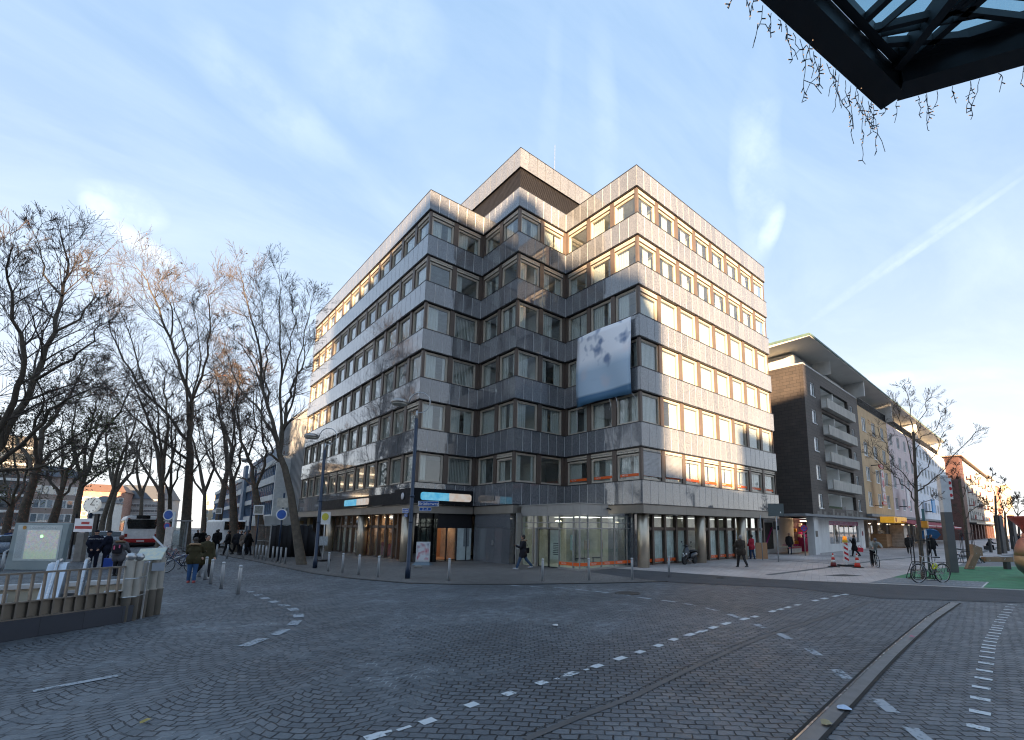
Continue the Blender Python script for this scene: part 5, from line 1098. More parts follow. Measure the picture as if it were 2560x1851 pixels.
# ---- traffic cones, beacon
RW_R=pm('cone_red',(.55,.035,.02),.5,0,.15,6,stain=.2); RW_W=pm('cone_white',(.62,.60,.57),.5,0,.1,6,stain=.2)
def cone(px,py,h,lb,dirty=False):
    p=G(px,py); r=thing('traffic_cone',lb,'traffic cone',p,.5); mb=MB(); mb.box(-.27,-.27,0,.27,.27,.05); mb.build('foot',DARK,r); r0,r1=.17,.03; zs=[.05,.26*h/.75+.0,.40*h/.75,.54*h/.75,.66*h/.75,h]
    rr=lambda z:r0+(r1-r0)*(z-.05)/(h-.05)
    for k in range(5):
        mb=MB(); mb.lathe([(rr(zs[k]),zs[k]),(rr(zs[k+1]),zs[k+1])],0,0,0,18); mb.build('red_band' if k%2==0 else 'white_band',(pm('cone_dark_red',(.16,.02,.02),.6) if dirty and k==0 else RW_R) if k%2==0 else RW_W,r,False,True)
cone(2084.3,1418.2,.78,'left red and white traffic cone with a dark dirty base band',True); cone(2144.4,1420.2,.80,'right bright red and white traffic cone beside the striped beacon')
p=G(2117.6,1416.8); r=thing('warning_beacon','red and white striped warning board with an orange lamp between two cones','barrier beacon',p,FAC+PI/2)
mb=MB(); mb.box(-.40,-.3,0,.42,.3,.10); mb.build('rubber_foot',DARK,r); mb=MB(); mb.box(-.15,-.03,.25,.15,.03,1.38); mb.box(-.03,-.02,.10,.03,.02,.249); bd=mb.build('board',WHITE,r,False,False,.01)
mb=MB()
for k in range(4):
    z=.38+k*.30; pts=[(-.125,z+.21),(-.125,z+.07),(.125,z-.08),(.125,z+.06)]; pts=[(x,min(1.34,max(.29,zz_))) for x,zz_ in pts]; mb.poly([(x,-.033,zz_) for x,zz_ in pts])
mb.build('red_stripe',pm('beacon_red',(.52,.02,.03),.4),bd)
mb=MB(); mb.box(-.12,-.08,1.385,.12,.08,1.53); lb_=mb.build('lamp_housing',pm('lamp_yellow',(.65,.45,.06),.5),r,False,False,.01); mb=MB(); mb.lathe([(.11,1.531),(.115,1.62),(.10,1.73),(.04,1.76)],0,0,0,16); mb.build('amber_lamp',pm('amber_glass',(.85,.26,.01),.25,emit=.35),lb_,False,True)
# ---- pallets of cartons
CARD=pm('carton_brown',(.36,.23,.13),.85,0,.15,2); WRAP=pm('shrink_wrap',(.42,.38,.33),.35,0,.25,3)
def pallet(px,py,w,d,h,lb,mat,top=None,rz=.04):
    p=G(px,py); r=thing('pallet_load',lb,'pallet',p,rz); mb=MB()
    for x in (-w/2,0-.05,w/2-.1): mb.box(x,-d/2,0,x+.1,d/2,.1)
    mb.box(-w/2,-d/2,.101,w/2,d/2,.13); mb.build('pallet_wood',pm('pallet_wood',(.25,.17,.10),.9),r)
    nx=max(2,int(w/.45)); nz=max(2,int(h/.35))
    for i in range(nx):
        for k in range(nz):
            mb=MB(); mb.box(-w/2+i*w/nx+.004,-d/2,.135+k*h/nz,-w/2+(i+1)*w/nx-.004,d/2,.13+(k+1)*h/nz-.006); mb.build('carton',mat,r,False,False,.01)
    if top: mb=MB(); mb.tube([(-w*.3,0,.13+h+.2),(w*.35,0,.13+h+.2)],.17,10); mb.build('wrapped_roll',top,r)
pallet(2207,1369.5,3.0,1.6,1.5,'long low stack of brown cartons with pale rolls on top before the yellow shop',CARD,pm('pale_roll',(.5,.55,.6),.4))
pallet(2251,1369.5,2.0,1.4,2.6,'tall shrink wrapped stack of cartons beside the shop awning',WRAP)
# ---- street trees guards, pylon etc
def tree_guard(px,py,h,lb):
    p=G(px,py); r=thing('tree_guard',lb,'tree guard',p,FAC+PI/2)
    mb=MB()
    for k in range(8):
        a=2*PI*k/8+.2; ca,sa=math.cos(a),math.sin(a); mb.tube([(.62*ca,.62*sa,.02),(.60*ca,.60*sa,.12),(.42*ca,.42*sa,.62),(.36*ca,.36*sa,.75),(.36*ca,.36*sa,h),(.42*ca,.42*sa,h+.06)],.016,5)
        mb.tube([(.50*ca,.50*sa,.02),(.34*ca,.34*sa,.55),(.36*ca,.36*sa,.75)],.012,4)
    mb.build('uprights',DARK,r,False,True)
    mb=MB()
    for z,rr_ in ((.75,.37),(h-.15,.37),(.03,.6),(.4,.5)): mb.torus((0,0,z),rr_,.014,'z',20,5)
    mb.build('hoops',DARK,r,False,True)
tree_guard(2309.6,1449.2,1.85,'black steel tree guard around the slim tree behind the parked bicycle'); tree_guard(2424,1408,2.1,'black steel tree guard around the second slim tree by the bench')
p=G(2383,1432.3); r=thing('advertising_pylon','tall square pylon, white above and dark grey below, beside the green play surface','pylon',p,FAC+PI/2)
mb=MB(); mb.box(-.21,-.13,0,.21,.13,3.07); mb.build('lower_shaft',pm('pylon_grey',(.12,.125,.13),.5,.2,.08,2),r); mb=MB(); mb.box(-.21,-.13,3.071,.21,.13,5.0); o=mb.build('upper_shaft',pm('pylon_white',(.62,.63,.65),.5),r)
mb=MB(); mb.box(.215,-.06,3.75,.42,-.02,4.85); fg=mb.build('flag_sign',WHITE,r)
mb=MB(); 
for z in (3.95,4.3,4.6): mb.lathe([(0,0),(.09,0),(.09,.005),(0,.005)],.32,z,0,12)
mb.xf(Matrix.Translation((0,-.061,0))@Matrix.Rotation(PI/2,4,'X')); mb.build('red_dot',REDS,fg)
# ---- benches and play equipment
WOOD=pm('play_timber',(.27,.175,.11),.6,0,.25,2.0,.3,25); DG=pm('anthracite_steel',(.07,.075,.08),.45,.4)
p=G(2425,1424); r=thing('play_seesaw','angled wooden play beam standing on the green surface','play equipment',p,FAC+PI/2); r.scale=(.74,.74,.74)
mb=MB()
for k in range(3): mb.bar((-.25+k*.17,0,.02),(.52+k*.17-.1,0,1.15),.165,.28,up=(0,1,0))
b_=mb.build('timber_beam',WOOD,r); mb=MB(); mb.add([(.28,-.16,1.1),(.98,-.16,1.0),(.98,-.16,1.62),(.30,-.16,1.86),(.28,.16,1.1),(.98,.16,1.0),(.98,.16,1.62),(.30,.16,1.86)],[(0,1,2,3),(7,6,5,4),(0,4,5,1),(1,5,6,2),(2,6,7,3),(3,7,4,0)]); mb.build('timber_head',WOOD,b_)
mb=MB(); mb.box(-.28,-.2,0,.2,.2,.05); mb.build('rubber_foot',DARK,r); mb=MB(); mb.bar((.75,.1,1.0),(1.25,.1,.5),.12,.06); mb.build('hinge_arm',DG,r)
mb=MB()
for (x,z) in ((-.12,.2),(.05,.2),(.5,1.7),(.85,1.5),(.5,1.2),(.8,1.15)): mb.ell((x,-.17,z),(.03,.015,.03),8,5)
mb.build('bolt',STEEL,r)
p=G(2515,1424); r=thing('timber_bench','low timber bench beam on a grey post beside the round play figure','bench',p,FAC+PI/2+.02)
mb=MB(); mb.box(-1.2,-.16,.42,.35,.0,.68); mb.box(-1.2,.01,.42,.35,.18,.68); mb.build('beam',WOOD,r,False,False,.012); mb=MB(); mb.box(-.02,-.12,0,.20,.12,.419); mb.build('post',DG,r); mb=MB(); mb.box(-.35,-.17,.681,.30,.19,.71); mb.build('steel_cap',STEEL,r)
mb=MB()
for (x,z) in ((-1.0,.5),(-.15,.54),(-.12,.62)): mb.ell((x,-.165,z),(.03,.012,.03),8,5)
mb.build('bolt',STEEL,r)
m,t,b=base_mat('play_figure_paint'); tc=t.new('TexCoord').outputs['Object']; sp=t.new('SeparateXYZ'); t.link(tc,sp.inputs[0]); nz=t.math('ADD',sp.outputs[2],t.math('MULTIPLY',t.noise(tc,1.5,3),.5))
c=t.mix(t.ramp(nz,.75,.95),(.09,.095,.10,1),(.38,.24,.13,1)); c=t.mix(t.ramp(nz,1.35,1.75),c,(.46,.18,.14,1)); t.link(c,b.inputs[0]); b.inputs['Roughness'].default_value=.35
p=G(2592,1448); r=thing('play_sculpture','large rounded pink and brown play sculpture at the right edge','play sculpture',p,FAC+PI/2)
mb=MB(); mb.lathe([(.10,0),(.45,.10),(.72,.38),(.82,.72),(.80,1.02)],0.18,0,0,30); bd=mb.build('lower_body',m,r,False,True); mb=MB(); mb.lathe([(.795,1.035),(.74,1.35),(.62,1.68),(.45,1.86),(.42,2.05)],0.18,0,0,30); mb.build('upper_body',m,r,False,True)
mb=MB(); mb.lathe([(.42,2.051),(.50,2.3),(.86,2.72),(.90,2.80),(.1,2.83)],0.22,0,0,30); mb.build('flared_head',pm('figure_red',(.40,.07,.06),.4,0,.15,1),r,False,True); mb=MB(); mb.ell((-.36,-.52,1.50),(.05,.03,.035),8,5); mb.build('round_hole',DARK,r)
# curved steel bench behind first guard, dark steles
for i,(px,py,lb) in enumerate(((2400,1391,'curved black steel seat left of the second tree guard'),)):
    p=G(px,py); r=thing('steel_seat',lb,'bench',p,FAC+PI/2); mb=MB()
    for y in (-.2,0,.2): mb.tube([(1.0,y,.55),(.3,y,.50),(-.3,y,.62),(-.55,y,.5),(-.5,y,.25),(-.2,y,.1),(1.0,y,.06)],.03,6)
    mb.build('steel_tube',DARK,r,False,True)
for (px,py,h,w,lb) in ((2507,1384,3.6,.5,'dark grey square light column behind the third slim tree'),(2538,1374,3.9,.5,'second dark grey light column further along the street'),(2478,1382,1.35,.2,'short dark post near the seated person'),(2537,1384,1.6,.12,'thin grey pole between the light columns')):
    p=G(px,py); r=thing('light_column',lb,'column',p,FAC+PI/2+.3); mb=MB(); mb.box(-w/2,-w/2,0,w/2,w/2,h); mb.build('column_shaft',DG,r,False,False,.02)
# blue umbrella of a stand, seated clutter
p=G(2335,1384); r=thing('market_umbrella','tilted blue parasol behind the tree guard','parasol',p,.3); mb=MB(); mb.lathe([(.85,-.38),(.65,-.15),(.3,.02),(.02,.08)],0,0,0,8); mb.xf(Matrix.Translation((1.6,0,2.0))@Matrix.Rotation(R(38),4,'Y')@Matrix.Diagonal((1,1,1.0,1))); mb.build('canopy',pm('blue_canvas',(.03,.16,.36),.7,0,.25,1.5),r); mb=MB(); mb.tube([(1.6,0,2.0),(.8,0,0)],.03,6); mb.build('pole',STEEL,r)
# ================================================================ VEHICLES
def wheel(par,c,r,w,ax='y',rimm=STEEL,spokes=0):
    M=Matrix.Translation(c)@(Matrix.Rotation(PI/2,4,'X') if ax=='y' else Matrix.Rotation(PI/2,4,'Y'))
    mb=MB(); mb.lathe([(r*.62,-w/2),(r*.95,-w/2),(r,-w*.3),(r,w*.3),(r*.95,w/2),(r*.62,w/2)],0,0,0,24); mb.xf(M); o=mb.build('wheel',pm('tyre_black',(.015,.015,.016),.8),par,False,True)
    mb=MB(); mb.lathe([(.01,-w*.42),(r*.2,-w*.42),(r*.25,-w*.3),(r*.6,-w*.36),(r*.62,w*.36),(r*.01,w*.36)],0,0,0,20); mb.xf(M); mb.build('rim',rimm,o,False,True); return o
bs=thing('city_bus','white and red city bus seen from behind on the left avenue','bus',(G(350,1374)),R(0)); bs.rotation_euler=(0,0,R(2))
bs.location=G(348,1368); BW_=2.5
mb=MB(); prof=[(-1.25,.3),(1.25,.3),(1.27,1.2),(1.24,2.6),(1.1,2.95),(-1.1,2.95),(-1.24,2.6),(-1.27,1.2)]
mb.add([(x,0,z) for x,z in prof]+[(x,11.5,z) for x,z in prof],[tuple(range(8)),tuple(reversed(range(8,16)))]+[(i+8,(i+1)%8+8,(i+1)%8,i) for i in range(8)]); body=mb.build('body',pm('bus_white',(.85,.85,.85),.35),bs,False,False,.06)
mb=MB(); mb.add([(-.98,-.03,1.72),(.98,-.03,1.72),(1.12,-.03,2.3),(1.08,-.03,2.6),(-1.08,-.03,2.6),(-1.12,-.03,2.3)],[tuple(range(6))]); mb.box(-.95,-.02,1.74,.95,.01,2.58); mb.build('rear_window',pm('bus_glass',(.012,.014,.014),.12),bs)
mb=MB(); mb.box(-1.26,-.05,.42,1.26,.05,.78); mb.build('red_bumper',pm('bus_red',(.45,.02,.02),.4),bs,False,False,.03)
mb=MB(); mb.box(-1.15,-.02,.22,1.15,.3,.41); mb.box(-1.0,.3,.1,1.0,11,.29); mb.build('underbody',DARK,bs); mb=MB(); mb.box(-.5,-.04,2.66,.5,.3,2.99); mb.build('roof_hump',_mc['bus_glass'],bs)
for s in (-1,1):
    mb=MB(); mb.box(s*1.08-.1,-.06,.95,s*1.08+.1,-.0,1.25); mb.box(s*1.0-.08,-.045,2.62,s*1.0+.08,-.0,2.7); mb.build('tail_light',pm('tail_red',(.3,.02,.01),.3),bs)
    wheel(bs,(s*1.08,2.6,.47),.47,.3,'x'); wheel(bs,(s*1.08,8.7,.47),.47,.3,'x')
mb=MB(); mb.box(-1.285,.8,1.45,-1.262,11,2.5); mb.box(1.262,.8,1.45,1.285,11,2.5); mb.build('side_window',_mc['bus_glass'],bs)
mb=MB(); mb.box(-.28,-.062,.5,.28,-.052,.62); mb.build('number_plate',WHITE,bs)
def car(loc,rz,colr,lb,cmat):
    r=thing('parked_car',lb,'car',loc,rz,'cars in the left street')
    sec=[(-2.1,.35,.62,.80),(-1.95,.28,.85,.86),(-1.2,.25,.93,.88),(-.6,.25,1.38,.80),(.6,.25,1.42,.80),(1.35,.25,.98,.88),(2.0,.27,.85,.84),(2.15,.38,.62,.78)]
    mb=MB(); vs=[];fs=[]
    for (x,z0,z1,w) in sec:
        wt=w*.74 if z1>1.2 else w*.95; zm=.88 if z1>1.0 else z1-.08; vs+=[(x,-w,z0),(x,-w*1.02,min(zm,z1-.05)),(x,-wt,z1),(x,wt,z1),(x,w*1.02,min(zm,z1-.05)),(x,w,z0)]
    for i in range(len(sec)-1):
        for k in range(6): fs.append((i*6+k,i*6+(k+1)%6,(i+1)*6+(k+1)%6,(i+1)*6+k))
    fs+=[tuple(reversed(range(6))),tuple((len(sec)-1)*6+k for k in range(6))]; mb.add(vs,fs); mb.build('body',cmat,r,False,True,.03)
    mb=MB(); 
    for s in (-1,1): mb.add([(-1.05,s*.875,.98),(1.2,s*.875,1.0),(.55,s*.70,1.36),(-.55,s*.70,1.33)],[(0,1,2,3)])
    mb.add([(1.36,-.75,1.03),(1.36,.75,1.03),(.66,.6,1.40),(.66,-.6,1.40)],[(0,1,2,3)]); mb.add([(-1.22,-.75,.99),(-1.22,.75,.99),(-.66,.6,1.36),(-.66,-.6,1.36)],[(0,1,2,3)]); mb.build('windows',_mc['bus_glass'],r)
    for x in (-1.3,1.35):
        for y in (-.82,.82): wheel(r,(x,y,.31),.31,.2,'y')
    for y in (-.6,.6): mb=MB(); mb.box(-2.14,y-.16,.6,-2.02,y+.16,.76); mb.build('tail_light',_mc['tail_red'],r); mb=MB(); mb.box(2.0,y-.16,.58,2.17,y+.16,.72); mb.build('headlight',WHITE,r)
    return r
car(G(22,1391),R(15),0,'pale blue parked car behind the leftmost tree trunk',pm('car_pale_blue',(.22,.28,.36),.25,.4)); car(G(6,1383),R(20),0,'dark parked car cut by the left picture edge',pm('car_dark',(.03,.035,.05),.25,.4))
car(G(387,1362),R(88),0,'small cream car in the distance right of the bus',pm('car_cream',(.42,.42,.38),.3,.2)); car(G(243,1362),R(88),0,'pale car far down the road behind the standing officers',pm('car_silver',(.35,.37,.40),.3,.5))
car(G(298,1364),R(88),0,'grey car just left of the bus',pm('car_grey',(.20,.21,.22),.3,.5))
bt=thing('waiting_shelter','glass waiting shelter with steel frame behind the couple','bus shelter',G(435,1378),R(88)); mb=MB()
for x in (-1.8,1.8):
    for y in (-.6,.6): mb.box(x-.05,y-.05,0,x+.05,y+.05,2.4)
mb.box(-2.1,-.9,2.4,2.1,.9,2.5); mb.build('frame',STEEL,bt); mb=MB(); mb.box(-1.75,.58,.3,1.75,.6,2.3); mb.box(-1.81,-.55,.3,-1.79,.55,2.3); mb.build('pane',SHOPG,bt)
b3=thing('white_van','white van with dark windscreen far down the left pavement','van',G(560,1368),R(-80)); mb=MB(); mb.box(-2.4,-1.0,.35,2.2,1.0,2.6); mb.build('body',_mc['bus_white'],b3,False,False,.15); mb=MB(); mb.box(2.21,-.85,1.7,2.24,.85,2.45); mb.build('windscreen',_mc['bus_glass'],b3)
for x in (-1.5,1.4):
    for y in (-.95,.95): wheel(b3,(x,y,.36),.36,.22,'y')
# ---- bicycles
def bicycle(loc,rz,lb,fm,group=None,rack=True,lean=0,basket=False,steer=0):
    r=thing('bicycle',lb,'bicycle',loc,rz,group); r.rotation_euler=(lean,0,rz)
    W=.345; f=(.55,0,W); b=(-.52,0,W)
    for c in (f,b):
        mb=MB(); mb.torus(c,W,.020,'y',32,7); w=mb.build('wheel',pm('tyre_black',(.015,.015,.016),.8),r,False,True); mb=MB(); mb.torus(c,W-.025,.010,'y',32,5); mb.build('rim',STEEL,w,False,True)
        mb=MB()
        for k in range(18): a=2*PI*k/18; mb.tube([(c[0],.02*(-1)**k,c[2]),(c[0]+(W-.03)*math.cos(a),0,c[2]+(W-.03)*math.sin(a))],.0022,3,False)
        mb.tube([(c[0],-.04,c[2]),(c[0],.04,c[2])],.022,8); mb.build('spokes',STEEL,w)
    mb=MB(); bb_=(-.06,0,.30); st=(-.20,0,.80); hd=(.36,0,.86); hl_=(.40,0,.68)
    for a_,c in ((bb_,st),(bb_,hl_),((-.185,0,.73),(.375,0,.80)),): mb.tube([a_,c],.016,8)
    for s in (-.05,.05): mb.tube([(bb_[0],s,bb_[2]),(b[0],s,b[2])],.009,6); mb.tube([(st[0],s*.5,.72),(b[0],s,b[2])],.009,6); mb.tube([(hl_[0],s*.6,hl_[2]-.03),(.47,s,.5),(f[0],s,f[2])],.012,6)
    mb.tube([hl_,hd,(.34,0,.96)],.018,8); mb.build('frame',fm,r,False,True)
    mb=MB(); mb.tube([(.20,-.30,1.0),(.30,-.22,1.02),(.37,-.05,.99),(.37,.05,.99),(.30,.22,1.02),(.20,.30,1.0)],.012,6); mb.build('handlebar',STEEL,r,False,True)
    mb=MB(); mb.tube([(st[0],0,.78),(-.22,0,.92)],.013,6); mb.add([(-.36,-.09,.93),(-.36,.09,.93),(-.05,.02,.94),(-.05,-.02,.94),(-.36,-.09,.98),(-.36,.09,.98),(-.05,.02,.965),(-.05,-.02,.965)],[(0,1,2,3),(7,6,5,4),(0,4,5,1),(1,5,6,2),(2,6,7,3),(3,7,4,0)]); mb.build('saddle',DARK,r,False,False,.01)
    if rack: mb=MB(); [mb.tube([(-.24,s,.76),(-.72,s,.76)],.008,5) for s in (-.06,0,.06)]; mb.tube([(-.66,.06,.76),(-.53,.06,.36)],.007,5); mb.tube([(-.66,-.06,.76),(-.53,-.06,.36)],.007,5); mb.build('luggage_rack',DARK,r)
    for c in (f,b):
        mb=MB(); pts=[(c[0]+(W+.03)*math.cos(R(a)),0,c[2]+(W+.03)*math.sin(R(a))) for a in range(20 if c is f else 10,171 if c is f else 200,15)]; mb.tube(pts,.014,5); mb.build('mudguard',pm('mudguard_grey',(.2,.2,.21),.4,.4),r)
    mb=MB(); mb.tube([(bb_[0],-.09,.30),(bb_[0]+.12,-.09,.17)],.010,5);mb.tube([(bb_[0],.09,.30),(bb_[0]-.12,.09,.43)],.010,5); mb.box(bb_[0]+.07,-.17,.155,bb_[0]+.17,-.085,.175); mb.box(bb_[0]-.17,.085,.42,bb_[0]-.07,.17,.44); mb.tube([(bb_[0],-.09,.30),(bb_[0],.09,.30)],.02,8); mb.build('crank',DARK,r)
    if basket: mb=MB(); mb.box(.42,-.16,.80,.72,.16,1.02); mb.build('basket',pm('basket_grey',(.5,.52,.55),.6),r)
    return r
p0=G(2282,1458.5);p1=G(2374,1457.2); bd=(p0-p1); ln=bd.length
bk1=bicycle((p0+p1)/2+Vector((0,0,.02)),math.atan2(bd.y,bd.x),'silver city bicycle locked to the tree guard on the tactile paving',pm('bike_silver',(.42,.43,.43),.3,.7),None,True,R(-4)); bk1.scale=(1.07,1,1.07)
mb=MB(); mb.torus((-.20,0,.62),.09,.022,'x',14,5); mb.torus((-.13,.02,.58),.07,.02,'y',14,5); mb.build('yellow_lock',pm('lock_yellow',(.6,.65,.04),.5),bk1)
bicycle(G(446,1432),R(150),'dark bicycle with a long load lying beside the woman in jeans',pm('bike_dark_blue',(.03,.05,.12),.35,.3),'bicycles behind the couple',True,R(8)); bicycle(G(436,1417),R(165),'bicycle with a pale front basket left of the woman in jeans',pm('bike_grey2',(.15,.15,.16),.4,.4),'bicycles behind the couple',True,R(-6),True); bicycle(G(428,1408),R(140),'red framed bicycle at the back of the bicycle group',pm('bike_red',(.25,.03,.04),.4,.2),'bicycles behind the couple')
t=thing('bicycle_load','bundle of silver and blue tubes on the lying bicycle','load',G(446,1430)+Vector((0,0,.62)),R(30)); mb=MB()
for k in range(4): mb.tube([(-.55+k*.12,.05*k,-.12),(.25+k*.12,.05*k,.18)],.035,7,True,k%2)
mb.build('tubes',[STEEL,pm('tube_blue',(.05,.1,.25),.4)],t)
# ---- scooter
p=G(1724.6,1411); sc=thing('motor_scooter','black parked motor scooter between the bronze columns','scooter',p,0); sc.rotation_euler=(0,0,R(185))
BLK=pm('scooter_black',(.018,.019,.024),.18,.1,.05,2,spec=.7)
wheel(sc,(.62,0,.27),.27,.11,'y',STEEL); wheel(sc,(-.62,0,.27),.27,.13,'y',STEEL)
def loft(mb,secs,n=10,mi=0):
    b=len(mb.v)
    for (x,zc,rw,rh) in secs:
        for j in range(n): a=2*PI*j/n; mb.v.append((x,rw*math.cos(a),zc+rh*math.sin(a)))
    for i in range(len(secs)-1):
        for j in range(n): mb.f.append((b+i*n+j,b+i*n+(j+1)%n,b+(i+1)*n+(j+1)%n,b+(i+1)*n+j)); mb.m.append(mi); mb.c.append(1.0)
    mb.f.append(tuple(b+j for j in reversed(range(n)))); mb.f.append(tuple(b+(len(secs)-1)*n+j for j in range(n))); mb.m+=[mi]*2; mb.c+=[1.0]*2
mb=MB(); loft(mb,[(-.98,.62,.06,.05),(-.85,.60,.17,.14),(-.5,.56,.21,.20),(-.1,.50,.19,.19),(.02,.38,.15,.10)]); mb.build('rear_body',BLK,sc,False,True)
mb=MB(); loft(mb,[(-.92,.78,.10,.04),(-.7,.80,.17,.06),(-.3,.80,.18,.06),(-.02,.74,.12,.04)]); mb.build('seat',pm('seat_black',(.02,.02,.022),.7),sc,False,True)
mb=MB(); mb.add([(.50,-.22,.35),(.50,.22,.35),(.42,.24,.75),(.34,.14,1.02),(.34,-.14,1.02),(.42,-.24,.75),(.64,0,.45),(.60,0,.80),(.44,0,1.06)],[(0,6,7,5),(5,7,8,4),(6,1,2,7),(7,2,3,8),(0,5,4,3,2,1)]); mb.box(-.1,-.16,.26,.5,.16,.34); mb.build('leg_shield',BLK,sc,False,True,.02)
mb=MB(); mb.tube([(.44,0,.4),(.36,0,1.05)],.03,8); mb.tube([(.30,-.32,1.08),(.36,-.1,1.10),(.36,.1,1.10),(.30,.32,1.08)],.018,6); mb.tube([(.34,-.2,1.1),(.36,-.30,1.3)],.006,4); mb.tube([(.34,.2,1.1),(.36,.30,1.3)],.006,4); mb.ell((.36,-.31,1.33),(.02,.06,.04),8,5); mb.ell((.36,.31,1.33),(.02,.06,.04),8,5); mb.ell((.40,0,1.09),(.10,.12,.08),10,6); mb.build('handlebar',BLK,sc,False,True)
mb=MB(); mb.tube([(.46,.07,.62),(.62,.07,.27)],.02,6); mb.tube([(.46,-.07,.62),(.62,-.07,.27)],.02,6); loft(mb,[(.40,.55,.05,.03),(.62,.585,.08,.03),(.84,.48,.05,.02)]); mb.build('front_fork',STEEL,sc,False,True)
for s in (-.1,.1): mb=MB(); mb.ell((.60,s,.62),(.04,.06,.07),10,6); mb.build('headlight',pm('lamp_clear',(.7,.7,.68),.15,.3),sc,False,True)
# ---- glass canopy above the photographer
Zc=5.2; cv=G(2194,268,Zc); cl_=G(1900,0,Zc); cr=G(2560,165,Zc); dl=(cl_-cv).normalized(); dr_=(cr-cv).normalized()
cn=thing('glass_canopy','dark steel and glass canopy corner overhead at the upper right','canopy',cv); CS=pm('canopy_steel',(.050,.054,.058),.45,.5,.15,2,spec=.4)
inn=(dl+dr_).normalized()
L_=cv+dl*5; R_=cv+dr_*4.5; up=Vector((0,0,1))
mb=MB()
def off(d,s,o): # point at s along edge d, o metres inward
    n=Vector((-d.y,d.x,0)); n=n if n.dot(inn)>0 else -n; return cv+d*s+n*o
hB=.22
def beam(a,b,w,h,z,m_=None): (m_ or mb).bar(a+up*(z+h/2),b+up*(z+h/2),w,h)
beam(off(dl,-.05,.08),off(dl,5,.08),.16,.15,0); beam(off(dr_,.12,.08),off(dr_,4.5,.08),.16,.15,0.002)
beam(off(dl,.12,.19),off(dl,5,.19),.05,.07,.14); beam(off(dr_,.14,.19),off(dr_,4.5,.19),.05,.07,.142)
mb.build('edge_beam',CS,cn,True)
mb=MB(); ribs=[]
for s in (.9,2.0,3.1,4.2): 
    a=off(dl,s,.2); b=off(dl,s+.5,2.8); mb.bar(a+up*.20,b+up*.34,.035,.06); 
    a=off(dr_,s,.2); b=off(dr_,s+.3,2.8); mb.bar(a+up*.20,b+up*.34,.035,.06)
mb.bar(off(dl,0,.0)+inn*.15+up*.17,cv+inn*4.2+up*.36,.05,.09); mb.bar(cv+inn*.2+up*.12,cv+inn*4+up*.2,.06,.06)
for o in (.95,1.9,2.7): mb.bar(off(dl,o*.53,o)+up*(.18+.05*o),off(dl,5,o)+up*(.18+.05*o),.04,.06); mb.bar(off(dr_,o*.53,o)+up*(.18+.05*o),off(dr_,4.5,o)+up*(.18+.05*o),.04,.06)
mb.bar(off(dl,1.1,.2)+up*.15,off(dr_,1.1,.2)+up*.15,.06,.05); mb.bar(off(dl,2.6,.2)+up*.15,off(dr_,2.4,.2)+up*.15,.05,.05)
for s in (.7,1.6,2.6): mb.bar(cv+inn*s+up*.16,cv+inn*(s+.5)+up*.5,.05,.05)
mb.bar(off(dl,1.1,.2)+up*.15,cv+inn*2.6+up*.5,.05,.05); mb.bar(off(dr_,1.1,.2)+up*.15,cv+inn*2.6+up*.5,.05,.05)
mb.tube([off(dl,1.2,.25)+up*.1,off(dr_,2.6,.9)+up*.3],.007,4); mb.tube([off(dl,1.5,.3)+up*.1,off(dr_,3.4,.9)+up*.3],.007,4)
for s,d_ in ((1.1,dl),(1.1,dr_),(2.6,dl)): v=off(d_,s,.25); mb.ell((v.x,v.y,v.z+.18),(.07,.07,.05),8,5)
for (a,b,w_) in (((2150,112),(2560,80),.035),((2214,203),(2447,0),.05),((2125,85),(2214,0),.04),((2171,76),(2383,25),.03),((2383,25),(2560,46),.03),((2303,148),(2560,84),.03),((2214,169),(2336,55),.03),((2336,55),(2420,0),.03),((2060,0),(2125,85),.03),((2150,112),(2280,0),.012),((2171,90),(2400,45),.012),((2240,150),(2380,20),.03)):
    A=G(*a,Zc+.17);B=G(*b,Zc+.17); B=A+(B-A)*1.25; mb.bar(A,B,w_,.05)
mb.build('truss',CS,cn,True)
mb=MB(); a=off(dl,.5,.25)*0+cv+inn*.25+up*.47; mb.poly([cv+inn*.20+up*.235,off(dl,5,.18)+up*.235,off(dl,5,3.2)+up*.42,cv+inn*3.6+up*.42]); mb.poly([cv+inn*.20+up*.235,cv+inn*3.6+up*.42,off(dr_,4.5,3.2)+up*.42,off(dr_,4.5,.18)+up*.235])
m,t,b=base_mat('canopy_wired_glass'); tc=t.new('TexCoord').outputs['Object']; tr=t.new('BsdfTransparent'); tr.inputs[0].default_value=(.42,.60,.66,1); tl=t.new('BsdfTranslucent'); tl.inputs[0].default_value=(.25,.42,.47,1); mx=t.new('MixShader'); t.link(t.ramp(t.noise(tc,3,4),.35,.7,.15,.45),mx.inputs[0]); t.link(tr.outputs[0],mx.inputs[1]); t.link(tl.outputs[0],mx.inputs[2]); t.link(mx.outputs[0],t.n['Material Output'].inputs[0])
mb.build('glass_pane',m,cn,True)
